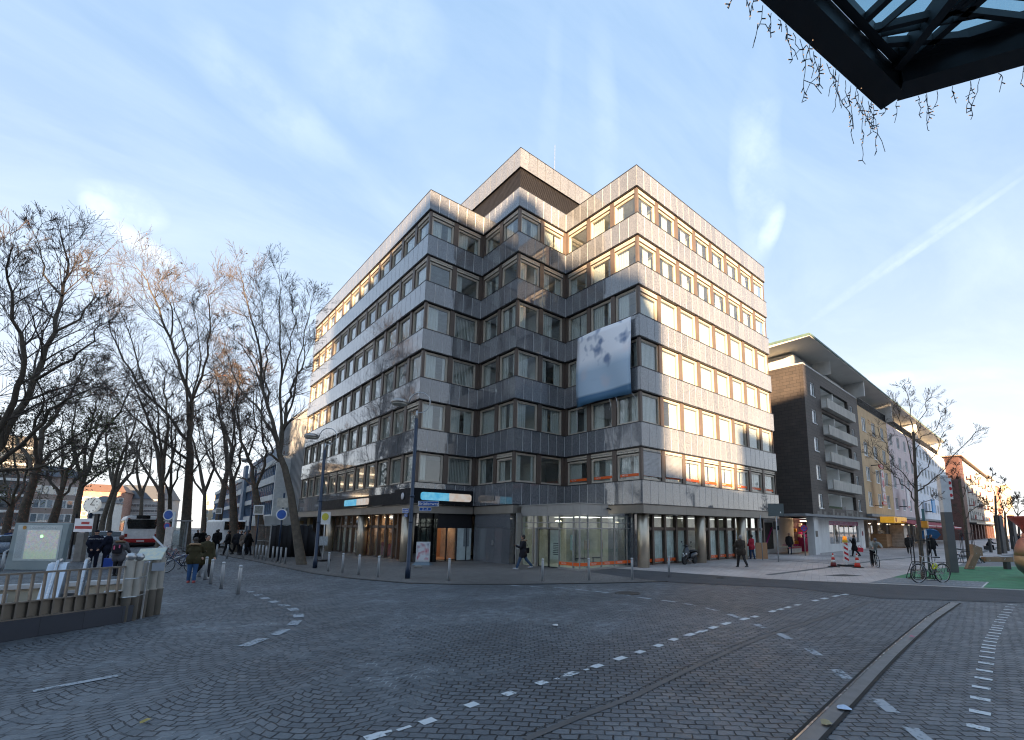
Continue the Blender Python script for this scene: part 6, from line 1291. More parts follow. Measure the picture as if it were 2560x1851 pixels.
# icicle light strings
WB=emis('warm_bulb',(1,.62,.35),.35); WIRE=pm('light_string_wire',(.035,.045,.06),.6); r4=random.Random(11)
def icicle(base,L,lb):
    r=thing('icicle_lights',lb,'light string',base,0,'icicle light strings hanging from the canopy'); mb=MB(); bu=MB()
    def drop(p,L,dx):
        pts=[p.copy()]; n=max(3,int(L/.035)); cur=p.copy(); drift=Vector((r4.uniform(-.25,.25),r4.uniform(-.25,.25),0))
        for k in range(n):
            cur=cur+Vector((r4.uniform(-.013,.013),r4.uniform(-.013,.013),-L/n))+drift*(L/n)*(.4+k/n); pts.append(cur.copy())
            if r4.random()<.75:
                d=Vector((r4.uniform(-1,1),r4.uniform(-1,1),r4.uniform(-.9,.3))).normalized()*.028; mb.tube([cur,cur+d],.0035,3); mb.ell(cur+d*.98,(.0035,)*3,5,3,1)
        d=Vector((r4.uniform(-.04,.04),r4.uniform(-.04,.04),r4.uniform(-.05,.0))); pts.append(cur+d); mb.tube(pts,.0025,3,False)
        if L>.15 and r4.random()<.6:
            q=pts[len(pts)//2]; e=Vector((r4.uniform(-.08,.08),r4.uniform(-.08,.08),-.06)); mb.tube([q,q+e*.6,q+e+Vector((0,0,-.05))],.0025,3,False)
    drop(Vector((0,0,0)),L,0)
    if L>.2: drop(Vector((r4.uniform(-.04,.04),r4.uniform(-.03,.03),0)),L*r4.uniform(.3,.7),0)
    mb.build('wire',[WIRE,WB],r)
ic=[(dl,s,l) for s,l in ((.03,.30),(.10,.20),(.17,.34),(.25,.12),(.33,.30),(.40,.14),(.48,.16),(.55,.30),(.63,.12),(.70,.17),(.78,.20),(.85,.30),(.93,.10),(1.0,.10),(1.08,.17),(1.15,.06),(1.22,.14),(1.30,.16),(1.38,.08),(1.45,.12),(1.53,.14),(1.66,.12),(1.9,.16),(2.0,.10),(2.4,.12),(2.08,.2),(2.25,.2),(2.62,.32))]+[(dr_,s,l) for s,l in ((.04,.06),(.12,.08),(.25,.12),(.30,.22),(.36,.08),(.45,.07),(.55,.22),(.60,.16),(.70,.08),(.86,.18),(.95,.08))]
nm=0
for d_,s,l in ic:
    v=off(d_,s,-.015); nm+=1
    icicle(v+up*.01,l*1.25,('icicle string on the left canopy edge' if d_ is dl else 'icicle string on the right canopy edge')+', %s one, about %d cm from the corner tip'%('long' if l>.24 else 'short' if l<.13 else 'medium',round(s*100)))
# ================================================================ PEOPLE
SKIN=pm('skin',(.42,.24,.17),.5,0,.05,12); 
def cloth(name,c,rough=.85): return pm('cloth_'+name,c,rough,0,.16,7,.25,70,spec=.2)
HAIRS={'dark':pm('hair_dark',(.020,.014,.011),.6),'brown':pm('hair_brown',(.06,.032,.02),.6),'grey':pm('hair_grey',(.26,.25,.24),.7),'red':pm('hair_red',(.10,.03,.025),.6)}
def capsule(mb,a,b,ra,rb,n=10):
    a=Vector(a);b=Vector(b); d=(b-a); L=d.length; t=d/L if L>1e-6 else Vector((0,0,1))
    pts=[];rs=[]
    for k in (0,.25,.6): pts.append(a-t*ra*math.cos(k*PI/2)); rs.append(max(.001,ra*math.sin(k*PI/2)))
    pts.append(a);rs.append(ra);pts.append(b);rs.append(rb)
    for k in (.4,.75,1.0): pts.append(b+t*rb*math.sin(k*PI/2)); rs.append(max(.001,rb*math.cos(k*PI/2)))
    mb.tube(pts,rs,n)
def remesh(o,vs): 
    r=o.modifiers.new('join','REMESH'); r.mode='VOXEL'; r.voxel_size=vs; r.use_smooth_shade=True
    s=o.modifiers.new('soft','SMOOTH'); s.iterations=2; s.factor=.5
def person(loc,face,label,H=1.75,stride=0.0,kn=(.05,.05),arms=((.05,.12,.15,.0),(-.05,.12,.15,.0)),lean=0.0,coat=(.02,.02,.025),coatlen=.78,legs=(.03,.03,.04),shoes=(.02,.02,.02),hair='dark',longhair=False,hat=None,hood=None,hy=0.0,bulk=1.0,fine=True,sit=False,group=None,skirt=False,hd=0.0,cat='person'):
    r=thing('person',label,cat,loc,0,group); r.rotation_euler=(0,0,face); s=H/1.75; r.scale=(s,s,s)
    vx=.013 if fine else .02
    hipz=.93; sw=(stride,-stride)
    J={}
    low=9
    for i,sd in enumerate((1,-1)):
        h=Vector((0,.095*sd,0)); a=sw[i]; k=kn[i]
        if sit: a=1.45;k=1.4
        knee=h+Vector((math.sin(a),.0,-math.cos(a)))*.44; an=knee+Vector((math.sin(a-k),0,-math.cos(a-k)))*.42; J['h',i]=h;J['k',i]=knee;J['a',i]=an; low=min(low,an.z-.075)
    up=Vector((0,0,-low)); 
    for k in list(J): J[k]=J[k]+up
    hip=up.copy(); L=Vector((math.sin(lean),0,math.cos(lean)))
    ch=hip+L*.30; sh=hip+L*.50; nk=hip+L*.56; hx=Vector((math.sin(lean*.6+hd),0,math.cos(lean*.6+hd))); hc=nk+hx*.155
    A={}
    for i,sd in enumerate((1,-1)):
        sw_,ab,el,inw=arms[i]; S=sh+Vector((0,.185*sd,-.03)); e=S+Vector((math.sin(sw_+lean*.3),sd*math.sin(ab),-math.cos(sw_+lean*.3)*math.cos(ab))).normalized()*.29
        d=Vector((math.sin(sw_+el),sd*(math.sin(ab)-inw),-math.cos(sw_+el))).normalized(); w=e+d*.245; A[i]=(S,e,w,d)
    # ---- body (one continuous surface)
    mb=MB(); capsule(mb,hip+L*.02+Vector((0,-.05,0)),hip+L*.02+Vector((0,.05,0)),.10,.10); capsule(mb,hip,ch,.115,.12); capsule(mb,ch,sh-L*.06,.125,.12); capsule(mb,sh+Vector((0,-.12,-.04)),sh+Vector((0,.12,-.04)),.075,.075); capsule(mb,sh,nk+L*.06,.06,.055)
    hr=Matrix.Rotation(hy,4,'Z')@Matrix.Rotation(lean*.6+hd,4,'Y')
    H_=MB(); H_.ell((0,0,.01),(.092,.075,.108),12,10); H_.ell((.018,0,-.05),(.070,.058,.062),10,8); H_.ell((.092,0,-.012),(.018,.012,.024),8,6); H_.ell((.075,0,.022),(.02,.045,.012),8,6); H_.ell((.080,0,-.055),(.016,.026,.010),8,5)
    for sd in (1,-1): H_.ell((-.005,.078*sd,-.005),(.022,.012,.032),8,6)
    H_.xf(Matrix.Translation(hc)@hr); mb.add(H_.v,H_.f)
    for i,sd in enumerate((1,-1)):
        capsule(mb,J['h',i],J['k',i],.078,.055); capsule(mb,J['k',i],J['a',i],.055,.036); capsule(mb,J['a',i]+Vector((-.03,0,-.035)),J['a',i]+Vector((.15,.01*sd,-.05)),.034,.028)
        S,e,w,d=A[i]; capsule(mb,S,e,.05,.04); capsule(mb,e,w,.04,.027)
        side=Vector((0,1,0)); side=(side-d*side.dot(d)).normalized(); pn=w+d*.075; capsule(mb,w+d*.01,pn-side*.012,.024,.022,8); capsule(mb,w+d*.02,pn+side*.018,.022,.020,8)
        if fine:
            curl=d.cross(side)*(sd if True else 1)
            for q,(o_,l_) in enumerate(((-.030,.062),(-.010,.074),(.011,.070),(.030,.055))):
                f0=pn+side*o_; f1=f0+d*l_*.55+curl*.004; f2=f1+(d*.8+curl*.6).normalized()*l_*.5; mb.tube([f0-d*.01,f1,f2],[.0095,.009,.007],6)
            t0=w+d*.03; mb.tube([t0,t0+(side*-1*.045+d*.03),t0+(side*-1*.05+d*.065)],[.012,.010,.008],6)
    b=mb.build('body',SKIN,r,False,True); remesh(b,vx*.85 if fine else vx)
    # ---- clothes
    key='%02d%02d%02d'%tuple(int(x*99) for x in coat); CM=cloth(key,coat)
    mb=MB(); B=bulk*1.10
    low_=hip-L*(max(0,coatlen-.62))
    capsule(mb,hip+L*.05+Vector((0,-.04,0)),hip+L*.05+Vector((0,.04,0)),.135*B,.135*B); capsule(mb,hip,ch,.145*B,.145*B); capsule(mb,ch,sh-L*.05,.15*B,.135*B); capsule(mb,ch+Vector((0,-.05,.02)),ch+Vector((0,.05,.02)),.14*B,.14*B); capsule(mb,sh+Vector((0,-.13,-.045)),sh+Vector((0,.13,-.045)),.085*B,.085*B); capsule(mb,sh,nk,.10,.075)
    if coatlen>.66:
        for sd in (1,-1):
            i=0 if sd==1 else 1; k=J['k',i]; th=J['h',i]; e=th.lerp(k,min(1.0,(coatlen-.6)/.44)); capsule(mb,th,e,.135*B,(.155 if skirt else .125)*B); 
        e0=J['h',0].lerp(J['k',0],min(1,(coatlen-.6)/.44)); e1=J['h',1].lerp(J['k',1],min(1,(coatlen-.6)/.44)); capsule(mb,e0*.5+e1*.5+Vector((0,0,.06)),hip,.12*B,.12*B)
    for i in (0,1):
        S,e,w,d=A[i]; capsule(mb,S,e,.072*B,.060*B); capsule(mb,e,w-d*.015,.060*B,.045*B)
    o=mb.build('coat',CM,r,False,True); remesh(o,.016 if fine else .022)
    key='%02d%02d%02d'%tuple(int(x*99) for x in legs); mb=MB()
    for i in (0,1):
        capsule(mb,J['h',i]+Vector((0,0,.03)),J['k',i],.108,.080); capsule(mb,J['k',i],J['a',i]+Vector((0,0,.03)),.078,.064)
    capsule(mb,J['h',0]+Vector((0,0,.03)),J['h',1]+Vector((0,0,.03)),.10,.10); o=mb.build('trousers',cloth(key,legs),r,False,True); remesh(o,.016 if fine else .022)
    key='s%02d%02d%02d'%tuple(int(x*99) for x in shoes)
    for i,sd in enumerate((1,-1)):
        mb=MB(); an=J['a',i]; pitch=-sw[i]*.35+ (0.35 if kn[i]>.5 else 0)
        mb2=MB(); capsule(mb2,(-.045,0,-.035),(.16,.008*sd,-.045),.045,.034); capsule(mb2,(-.02,0,-.03),(.02,0,.03),.048,.045); mb2.box(-.09,-.042,-.078,.19,.042,-.055); mb2.xf(Matrix.Translation(an)@Matrix.Rotation(pitch,4,'Y')); o=mb2.build('shoe',cloth(key,shoes,.5),r,False,True); remesh(o,.013)
    # ---- hair, hats, hood
    if hat is None or longhair:
        mb=MB(); mb.ell((-.024,0,.026),(.104,.094,.110),12,9); mb.ell((-.05,0,-.02),(.062,.078,.08),10,8)
        if longhair: mb.ell((-.075,0,-.12),(.05,.085,.12),10,8); mb.ell((-.09,.01,-.25),(.045,.08,.13),10,8)
        mb.xf(Matrix.Translation(hc)@hr); o=mb.build('hair',HAIRS[hair],r,False,True); remesh(o,.012)
    if hat:
        mb=MB(); 
        if hat[0]=='cap': mb.ell((-.01,0,.06),(.10,.084,.07),12,8); mb.box(.06,-.05,.045,.16,.05,.058)
        elif hat[0]=='helmet': mb.ell((-.005,0,.06),(.13,.105,.085),12,8)
        else: mb.ell((-.012,0,.05),(.102,.088,.095),12,9)
        mb.xf(Matrix.Translation(hc)@hr); o=mb.build('hat',cloth('hat%02d%02d'%(int(hat[1][0]*99),int(hat[1][1]*99)),hat[1]),r,False,True); remesh(o,.012)
    if hood:
        mb=MB(); pts=[nk+Vector((math.cos(a)*.13-.05,math.sin(a)*.15,-.0-.02*math.cos(a)-.01)) for a in [2*PI*k/14 for k in range(15)]]; mb.tube(pts,.045,8,False); o=mb.build('fur_hood',cloth('fur%02d'%int(hood[0]*99),hood),r,False,True)
    if fine:
        for sd in (1,-1):
            mb=MB(); mb.ell((.083,.030*sd,.008),(.008,.012,.008),8,6); mb.xf(Matrix.Translation(hc)@hr); mb.build('eye',pm('eye_dark',(.02,.015,.012),.2),r,False,True)
    r['_k']=0; del r['_k']
    return r,dict(hip=hip,sh=sh,nk=nk,hc=hc,A=A,J=J,s=s)
YAW=_yw
def ang_to(p,q): return math.atan2(q[1]-p[1],q[0]-p[0])
TOCAM=lambda p: math.atan2(-p.y,-p.x)
RIGHT=math.atan2(_rt.y,_rt.x)
# two uniformed officers from behind
NV=(.008,.010,.022)
p=G(228.7,1423); o,k=person(p,TOCAM(p)+PI,'left uniformed officer in navy, hands clasped behind the back',1.84,0,(.02,.02),((-.45,.25,.35,.75),(-.45,.25,.35,.75)),0,NV,.72,NV,(.01,.01,.01),'dark',False,('cap',(.008,.01,.02)),None,0,1.12,True,False,'uniformed officers')
mb=MB(); 
t=text('ORDNUNGSAMT',.065,pm('reflective_white',(.6,.62,.65),.4),o,(-.185,0,1.36),(PI/2,0,-PI/2),ext=.001)
mb=MB(); mb.box(-.16,-.15,.92,.16,.15,.97); mb.build('belt',DARK,o)
p=G(260,1421.5); o,k=person(p,TOCAM(p)+PI+1.35,'right uniformed officer in dark navy turned sideways with a peaked cap',1.80,.05,(.02,.05),((.35,.15,.9,.5),(.45,.1,.9,.4)),0,NV,.72,NV,(.01,.01,.01),'dark',False,('cap',(.008,.01,.02)),None,.3,1.12,True,False,'uniformed officers')
# woman with backpack at the entrance
p=G(290,1440); o,k=person(p,TOCAM(p)+PI-.35,'woman in grey coat with brown fur hood and dark backpack with pink tags',1.66,.08,(.05,.1),((.2,.25,.8,.2),(.3,.2,.7,.2)),.06,(.10,.10,.11),.80,(.02,.02,.025),(.02,.02,.02),'red',False,None,(.20,.14,.09),0,1.08)
mb=MB(); mb.box(-.34,-.16,.98,-.17,.16,1.38); bp=mb.build('backpack',cloth('pack',(.018,.018,.024)),o,False,False,.05); pieces('pink_tag',[(-.36,-.12,1.22,-.342,-.08,1.36),(-.36,.06,1.16,-.342,.10,1.32)],pm('pink_tag',(.65,.12,.25),.5),bp)
bg=thing('shopping_bag','blue plastic bag held by the woman with the backpack','bag',G(268,1424.5)+Vector((0,0,.55))); mb=MB(); mb.box(-.17,-.12,-.42,.17,.12,-.02); mb.tube([(-.1,0,-.02),(-.06,0,.12),(.06,0,.12),(.1,0,-.02)],.008,5); mb.build('bag_body',pm('bag_blue',(.01,.05,.28),.5),bg,False,False,.04)
# couple in green jackets
p=G(477,1457); o,k=person(p,TOCAM(p)+PI-.15,'woman with long dark hair in an olive jacket with fur hood and blue jeans',1.66,.06,(.05,.12),((.55,.2,1.1,.25),(.75,.25,.8,.2)),-.03,(.050,.043,.022),.70,(.035,.085,.19),(.42,.10,.09),'dark',True,None,(.30,.20,.12),.35,1.13)
p=G(508,1447); o,k=person(p,TOCAM(p)+.55,'bearded man in an olive jacket walking beside the long haired woman',1.74,.28,(.05,.5),((.15,.15,.3,.1),(.1,.2,.5,.2)),.0,(.048,.045,.027),.84,(.02,.02,.024),(.4,.4,.4),'dark',False,None,None,-.2,1.12)
# man walking left past the entrance
p=G(1307,1423.5); o,k=person(p,math.atan2(-_rt.y,-_rt.x)+.2,'man in navy parka and jeans walking left past the entrance with a bag',1.78,.42,(.1,.28),((.5,.1,1.4,.3),(-.35,.2,.4,.0)),.03,(.012,.015,.028),.80,(.05,.09,.16),(.35,.36,.38),'dark',False,None,(.25,.17,.11),.0,1.12)
sb=MB(); sb.box(-.34,-.30,.78,-.02,-.17,1.06); bb_=sb.build('shoulder_bag',cloth('bag',(.012,.012,.014)),o,False,False,.04); mb=MB(); mb.tube([(-.3,-.24,1.05),(-.12,-.16,1.45),(.0,-.24,1.05)],.012,6); mb.build('strap',DARK,bb_)
mb=MB(); mb.box(.22,.02,1.0,.34,.12,1.22); mb.build('white_paper',WHITE,o)
# man with grey hair from behind on the beige paving
p=G(1854.5,1419.6); o,k=person(p,TOCAM(p)+PI+.5,'grey haired man in a dark brown jacket seen from behind near the right column',1.80,.30,(.05,.35),((.4,.15,1.3,.2),(.2,.15,.9,.1)),.03,(.045,.035,.028),.74,(.028,.026,.026),(.06,.06,.06),'grey',False,None,None,0,1.15)
# red jacket person at the corner
p=G(1881,1399); o,k=person(p,TOCAM(p)+PI+.9,'person in a red jacket half hidden behind the right bronze column',1.70,.1,(.05,.1),((.2,.15,.6,.1),(.2,.15,.6,.1)),0,(.38,.03,.05),.72,(.03,.05,.10),(.1,.1,.1),'dark',False,None,None,0,1.1,False)
# man at the shop stall
p=G(1975,1386.5); o,k=person(p,TOCAM(p),'bald man in a dark jacket standing at the shop stall under the canopy',1.78,0,(.03,.03),((.05,.18,.2,.0),(-.05,.18,.3,.3)),0,(.035,.032,.034),.70,(.02,.03,.06),(.03,.03,.03),'grey',False,None,None,0,1.12,False)
stl=thing('market_stall','low shop stall with red trim and small goods under the canopy','stall',G(1993,1386)+Vector((.0,.6,0)),SA); mb=MB(); mb.box(-1.3,-.4,.55,1.6,.4,.62); mb.box(-1.3,-.42,.1,1.6,-.4,.5); mb.build('table',pm('stall_cream',(.5,.47,.42),.7),stl); mb=MB(); mb.box(-1.32,-.44,.48,1.62,-.425,.62); mb.build('red_trim',pm('stall_red',(.35,.05,.06),.6),stl); mb=MB()
for q in range(22): x=-1.2+q*.125; mb.box(x,-.3+.3*rnd.random(),.621,x+.08,.1+.2*rnd.random(),.70+.12*rnd.random(),rnd.randrange(3))
mb.build('goods',[pm('goods_red',(.4,.05,.04)),pm('goods_cream',(.6,.5,.35)),pm('g_magenta',(.45,.03,.2))],stl)
# woman in black with red bag
p=G(2138,1391.8); o,k=person(p,math.atan2(_rt.y,_rt.x)+2.5,'woman in a flared black coat walking on the beige paving',1.70,.22,(.05,.35),((.5,.2,2.2,.3),(-.1,.45,.1,-.0)),.0,(.010,.010,.012),.92,(.012,.012,.014),(.012,.012,.014),'brown',False,None,None,0,1.0,True,False,None,True)
hb=thing('handbag','bright red handbag carried by the woman in black','bag',G(2151,1390)+Vector((0,0,.52)),RIGHT); mb=MB(); mb.add([(-.30,-.08,-.16),(.24,-.08,-.22),(.28,-.05,.12),(-.24,-.05,.18),(-.30,.08,-.16),(.24,.08,-.22),(.28,.05,.12),(-.24,.05,.18)],[(0,1,2,3),(5,4,7,6),(4,0,3,7),(1,5,6,2),(3,2,6,7),(4,5,1,0)]); mb.build('bag_body',pm('bag_red',(.50,.02,.04),.4),hb,False,False,.03); mb=MB(); mb.tube([(-.15,0,.14),(-.06,0,.32),(.05,0,.30),(.15,0,.12)],.014,6); mb.build('handle',pm('bag_red',(.50,.02,.04),.4),hb)
# cyclist
p=G(2188,1418.5); fc=TOCAM(p)+.25; bc=bicycle(p,fc,'white bicycle ridden by the stooping cyclist',pm('bike_white',(.6,.62,.6),.35))
o,k=person(p+Vector((-math.cos(fc)*.1,-math.sin(fc)*.1,.0)),fc,'cyclist in a grey jacket and grey cap bending forward over a white bicycle',1.76,0.0,(.05,.05),((.95,.18,.15,.2),(.95,.18,.15,.2)),.75,(.24,.26,.25),.62,(.015,.015,.018),(.10,.05,.03),'dark',False,('beanie',(.12,.12,.13)),None,0,1.1,True,False,None,False,.5)
# re-pose cyclist legs on the pedals by raising the figure
o.location.z=.10
# pedestrians further up the shopping street and on the left pavement
WALK=((.3,.15,.3,0),(-.3,.15,.2,0))
PED=[((2274.3,1386),'stout man in a dark coat and dark red cap in front of the awnings',0,1.72,(.022,.022,.026),(.012,.012,.014),('cap',(.10,.02,.03)),1.25,.75,'c'),
((2333,1394),'person in black behind the first slim tree under the blue parasol',.6,1.8,(.012,.012,.014),(.012,.012,.012),None,1.15,.78,'c'),
((2406,1352),'distant man in a maroon jacket and jeans by the brick corner',0,1.75,(.05,.02,.025),(.03,.06,.12),None,1.1,.7,'a'),
((566,1388),'dark figure walking between the far bollards on the left pavement',1.57,1.75,(.012,.012,.015),(.012,.012,.015),None,1.1,.74,'a'),
((589,1387),'left person of the group by the third plane tree',.3,1.78,(.03,.03,.035),(.015,.018,.03),None,1.1,.72,'c'),
((598,1387),'middle person of the group by the third plane tree',-.2,1.74,(.02,.022,.03),(.015,.018,.03),None,1.1,.72,'c'),
((607,1388),'person in a beige coat at the right of the group by the plane tree',.4,1.70,(.20,.16,.13),(.02,.02,.03),None,1.1,.76,'c'),
((541,1375),'man in black walking away under the plane trees',0,1.78,(.012,.012,.014),(.014,.014,.018),None,1.1,.76,'a'),
((537,1377),'companion in black walking close beside the man under the plane trees',0,1.72,(.016,.016,.02),(.014,.014,.018),None,1.1,.76,'a'),
((503,1376),'dark haired person in black behind the couple',.2,1.72,(.012,.012,.014),(.014,.014,.018),None,1.1,.76,'c'),
((490,1374),'person just behind the long haired woman on the left pavement',.5,1.70,(.014,.014,.017),(.014,.014,.018),None,1.1,.76,'c'),
((617,1389),'dark figure in front of the lamp post behind the third plane tree',1.2,1.80,(.010,.010,.013),(.010,.012,.02),None,1.15,.8,'c'),
((2515,1374),'person in black holding something white by the light column',.9,1.75,(.012,.012,.014),(.012,.012,.014),None,1.15,.78,'c'),
((2549,1372),'dark figure at the right edge beyond the play sculpture',.9,1.78,(.02,.02,.025),(.012,.012,.014),None,1.2,.78,'c'),
((14,1386),'person in blue at the left edge behind the barrier',.4,1.72,(.02,.04,.12),(.02,.02,.03),None,1.15,.72,'c')]
for (px,lb,a,h,c,l,hat,bk_,cl__,f) in PED:
    p=G(*px); person(p,(TOCAM(p)+PI+a if f=='a' else TOCAM(p)+a),lb,h,.25,(.05,.35),WALK,0,c,cl__,l,(.02,.02,.02),'dark',False,hat,None,0,bk_,False)
# seated person on a bench
p=G(2471,1375); o,k=person(p,TOCAM(p)+1.7,'person in black sitting bent forward on a bench beside the third slim tree',1.72,0,(0,0),((.7,.1,.9,.3),(.7,.1,.9,.3)),.55,(.012,.012,.014),.62,(.012,.013,.018),(.02,.02,.02),'dark',False,None,None,0,1.15,False,True)
st_=thing('bench','low grey bench under the seated person','bench',p,TOCAM(p)+1.7); mb=MB(); mb.box(-.35,-.8,.38,.12,.8,.44); mb.box(-.3,-.7,0,.05,-.6,.379); mb.box(-.3,.6,0,.05,.7,.379); mb.build('seat',DG,st_)
# ================================================================ TREES
BARK=pm('plane_bark',(.085,.068,.050),.85,0,.35,5,.6,30); BARK2=pm('young_bark',(.10,.088,.05),.8,0,.3,4,.4,40); TWIG=pm('twig_bark',(.060,.046,.038),.85,0,.2,8)
LEAF1=pm('dry_leaf_brown',(.14,.065,.04),.8,0,.4,3); LEAF2=pm('olive_leaf',(.065,.075,.022),.8,0,.5,2.5)
def grow(mb,p,d,L,r,depth,rg,tips,upw=.10,kids=(7,6,6,4),spread=(.45,.95),sides=(8,6,4,3,3),wig=.16,minr=.004):
    n=max(3,int(L/(.5 if depth<2 else .28)))
    pts=[p.copy()];rad=[r];cur=p.copy();dd=d.normalized();dirs=[dd.copy()]
    for k in range(n):
        dd=(dd+Vector((rg.gauss(0,wig),rg.gauss(0,wig),rg.gauss(0,wig*.6)+upw))).normalized(); cur=cur+dd*(L/n); pts.append(cur.copy()); rad.append(max(minr,r*(1-.80*(k+1)/n))); dirs.append(dd.copy())
    mb.tube(pts,rad,sides[min(depth,len(sides)-1)],False)
    if depth>=len(kids): tips.append((pts[-1],dd)); return
    nk=kids[depth]
    for q in range(nk):
        u=.22+.78*(q+rg.random()*.8)/nk; i=min(n,max(1,int(u*n))); b=pts[i]; t=dirs[i]; ax=t.orthogonal().normalized(); ax=Matrix.Rotation(rg.random()*2*PI,3,t)@ax
        a=rg.uniform(*spread)*(.8 if q>nk-2 else 1); nd=Matrix.Rotation(a,3,ax)@t
        grow(mb,b,nd,L*rg.uniform(.48,.70)*(1.05-.35*u),max(minr,rad[i]*rg.uniform(.5,.7)),depth+1,rg,tips,upw,kids,spread,sides,wig,minr)
    tips.append((pts[-1],dd))
def leaves(mb,tips,rg,frac,size,n=1,spread=.12):
    for (p,d) in tips:
        if rg.random()>frac: continue
        for k in range(n):
            c=p+Vector((rg.gauss(0,spread),rg.gauss(0,spread),rg.gauss(0,spread)-.03)); a=Vector((rg.gauss(0,1),rg.gauss(0,1),rg.gauss(0,1))).normalized(); b=a.orthogonal().normalized(); s=size*rg.uniform(.5,1.1)
            mb.poly([c-a*s,c-b*s*.6,c+a*s,c+b*s*.6])
def plane_tree(name,label,base,trunk,tr,limbs,seed,kids=(7,6,5),leaf=.25,lsize=.07,leafmat=None,nl=1,lights=None,group='bare plane trees',rs=1.0,upw=.07,minr=.006):
    r=thing(name,label,'tree',base,0,group); rg=random.Random(seed); tb=MB(); cb=MB(); tips=[]
    T=[Vector(v) for v in trunk]; limbs=[(p_,r_*.78) for p_,r_ in limbs]; T=[T[0]-Vector((0,0,.05))]+T; tr*=.92; tb.tube(T,[tr*1.3]+[tr*(1.12 if i==0 else 1-.42*i/(len(T)-2)) for i in range(len(T)-1)],12,False)
    # root flare bark knots
    tb.build('trunk',BARK,r,False,True)
    lb_=MB()
    for (pts,r0) in limbs:
        P=[Vector(v) for v in pts]; 
        # smooth limb with catmull like resampling
        Q=[]; 
        for i in range(len(P)-1):
            for s in (0,.34,.67): Q.append(P[i].lerp(P[i+1],s)+Vector((rg.gauss(0,.06),rg.gauss(0,.06),rg.gauss(0,.05))) if not(i==0 and s==0) else P[0])
        Q.append(P[-1]); n=len(Q); rad=[max(.015,r0*(1-.86*i/(n-1))) for i in range(n)]; lb_.tube(Q,rad,8,False)
        for i in range(2,n):
            t=(Q[i]-Q[i-1]).normalized(); k=(3 if i>n*.6 else 2) if i>n*.35 else 1
            Lr=(Q[-1]-Q[0]).length
            for q in range(k):
                ax=Matrix.Rotation(rg.random()*2*PI,3,t)@t.orthogonal().normalized(); nd=Matrix.Rotation(rg.uniform(.45,1.05),3,ax)@t
                grow(cb,Q[i],nd,Lr*rg.uniform(.15,.29)*(1.15-.5*i/n),max(minr*1.2,rad[i]*rg.uniform(.3,.45)),1,rg,tips,upw,(99,)+tuple(kids[1:]),(.35,.8),(8,5,3,3,3),.11,minr)
        tips.append((Q[-1],(Q[-1]-Q[-2]).normalized()))
    lo=lb_.build('limb',BARK,r,False,True)
    cb.build('crown',TWIG,r)
    if leaf: m=MB(); leaves(m,tips,rg,leaf,lsize,nl,.10 if nl==1 else .28); m.build('leaves',leafmat or LEAF1,r)
    if lights:
        z0,z1=lights; m=MB(); 
        for q in range(280):
            z=rg.uniform(z0,z1); a=rg.random()*2*PI; i=0
            while i<len(T)-2 and T[i+1].z<z: i+=1
            u=(z-T[i].z)/max(.01,(T[i+1].z-T[i].z)); c=T[i].lerp(T[i+1],min(1,max(0,u))); rr_=tr*1.02; m.ell((c.x+math.cos(a)*rr_,c.y+math.sin(a)*rr_,z),(.018,.018,.018),4,3)
        m.build('fairy_lights',pm('trunk_fairy_lights',(.22,.08,.04),.5,emit=.2),r)['kind']='stuff'
    return r
def PX(px,py,base,dep=0.0):
    """point of the photo on the upright plane through base that faces the camera, dep metres behind it; returned relative to base"""
    d=ray(px,py); n=Vector((_fw.x,_fw.y,0)).normalized(); D=Vector((base.x,base.y,0)).dot(n)+dep; t=D/(d.x*n.x+d.y*n.y); return Vector((d.x*t-base.x,d.y*t-base.y,CH+d.z*t))
def px_tree(label,bpx,trunk,limbs,tr,seed,**k):
    b=G(*bpx); rg=random.Random(seed*5)
    T=[Vector((0,0,0))]+[PX(x,y,b) for x,y in trunk]; Lm=[]
    for (pts,r0) in limbs:
        dd=rg.uniform(-3.2,3.2); n=len(pts); Lm.append(([PX(x,y,b,dd*(i/(n-1))**1.1) for i,(x,y) in enumerate(pts)],r0))
    return plane_tree('plane_tree',label,b,T,tr,Lm,seed,**k)
# leaning tree nearest the building
px_tree('leaning bare plane tree on the pavement nearest the office building',(754,1412),[(741,1330),(728,1240),(712,1170),(698,1135)],
 [([(698,1135),(712,1060),(718,1010),(735,960),(760,900),(765,850)],.15),([(706,1090),(700,1000),(702,900),(700,800),(697,690)],.11),([(698,1135),(680,1050),(655,960),(645,860),(620,760),(600,680)],.16),([(690,1100),(650,1030),(612,990),(580,930),(560,860)],.11),([(712,1060),(735,990),(745,900),(770,790),(785,740)],.08),([(668,1010),(660,930),(668,850),(650,760),(640,700)],.08),([(705,1160),(680,1140),(676,1105),(650,1080),(600,1060),(560,1010)],.09),([(702,960),(722,870),(735,800),(730,740)],.06),([(655,960),(625,900),(590,850),(560,800)],.06)],.26,21,leaf=.05,lsize=.085,kids=(5,5,4))
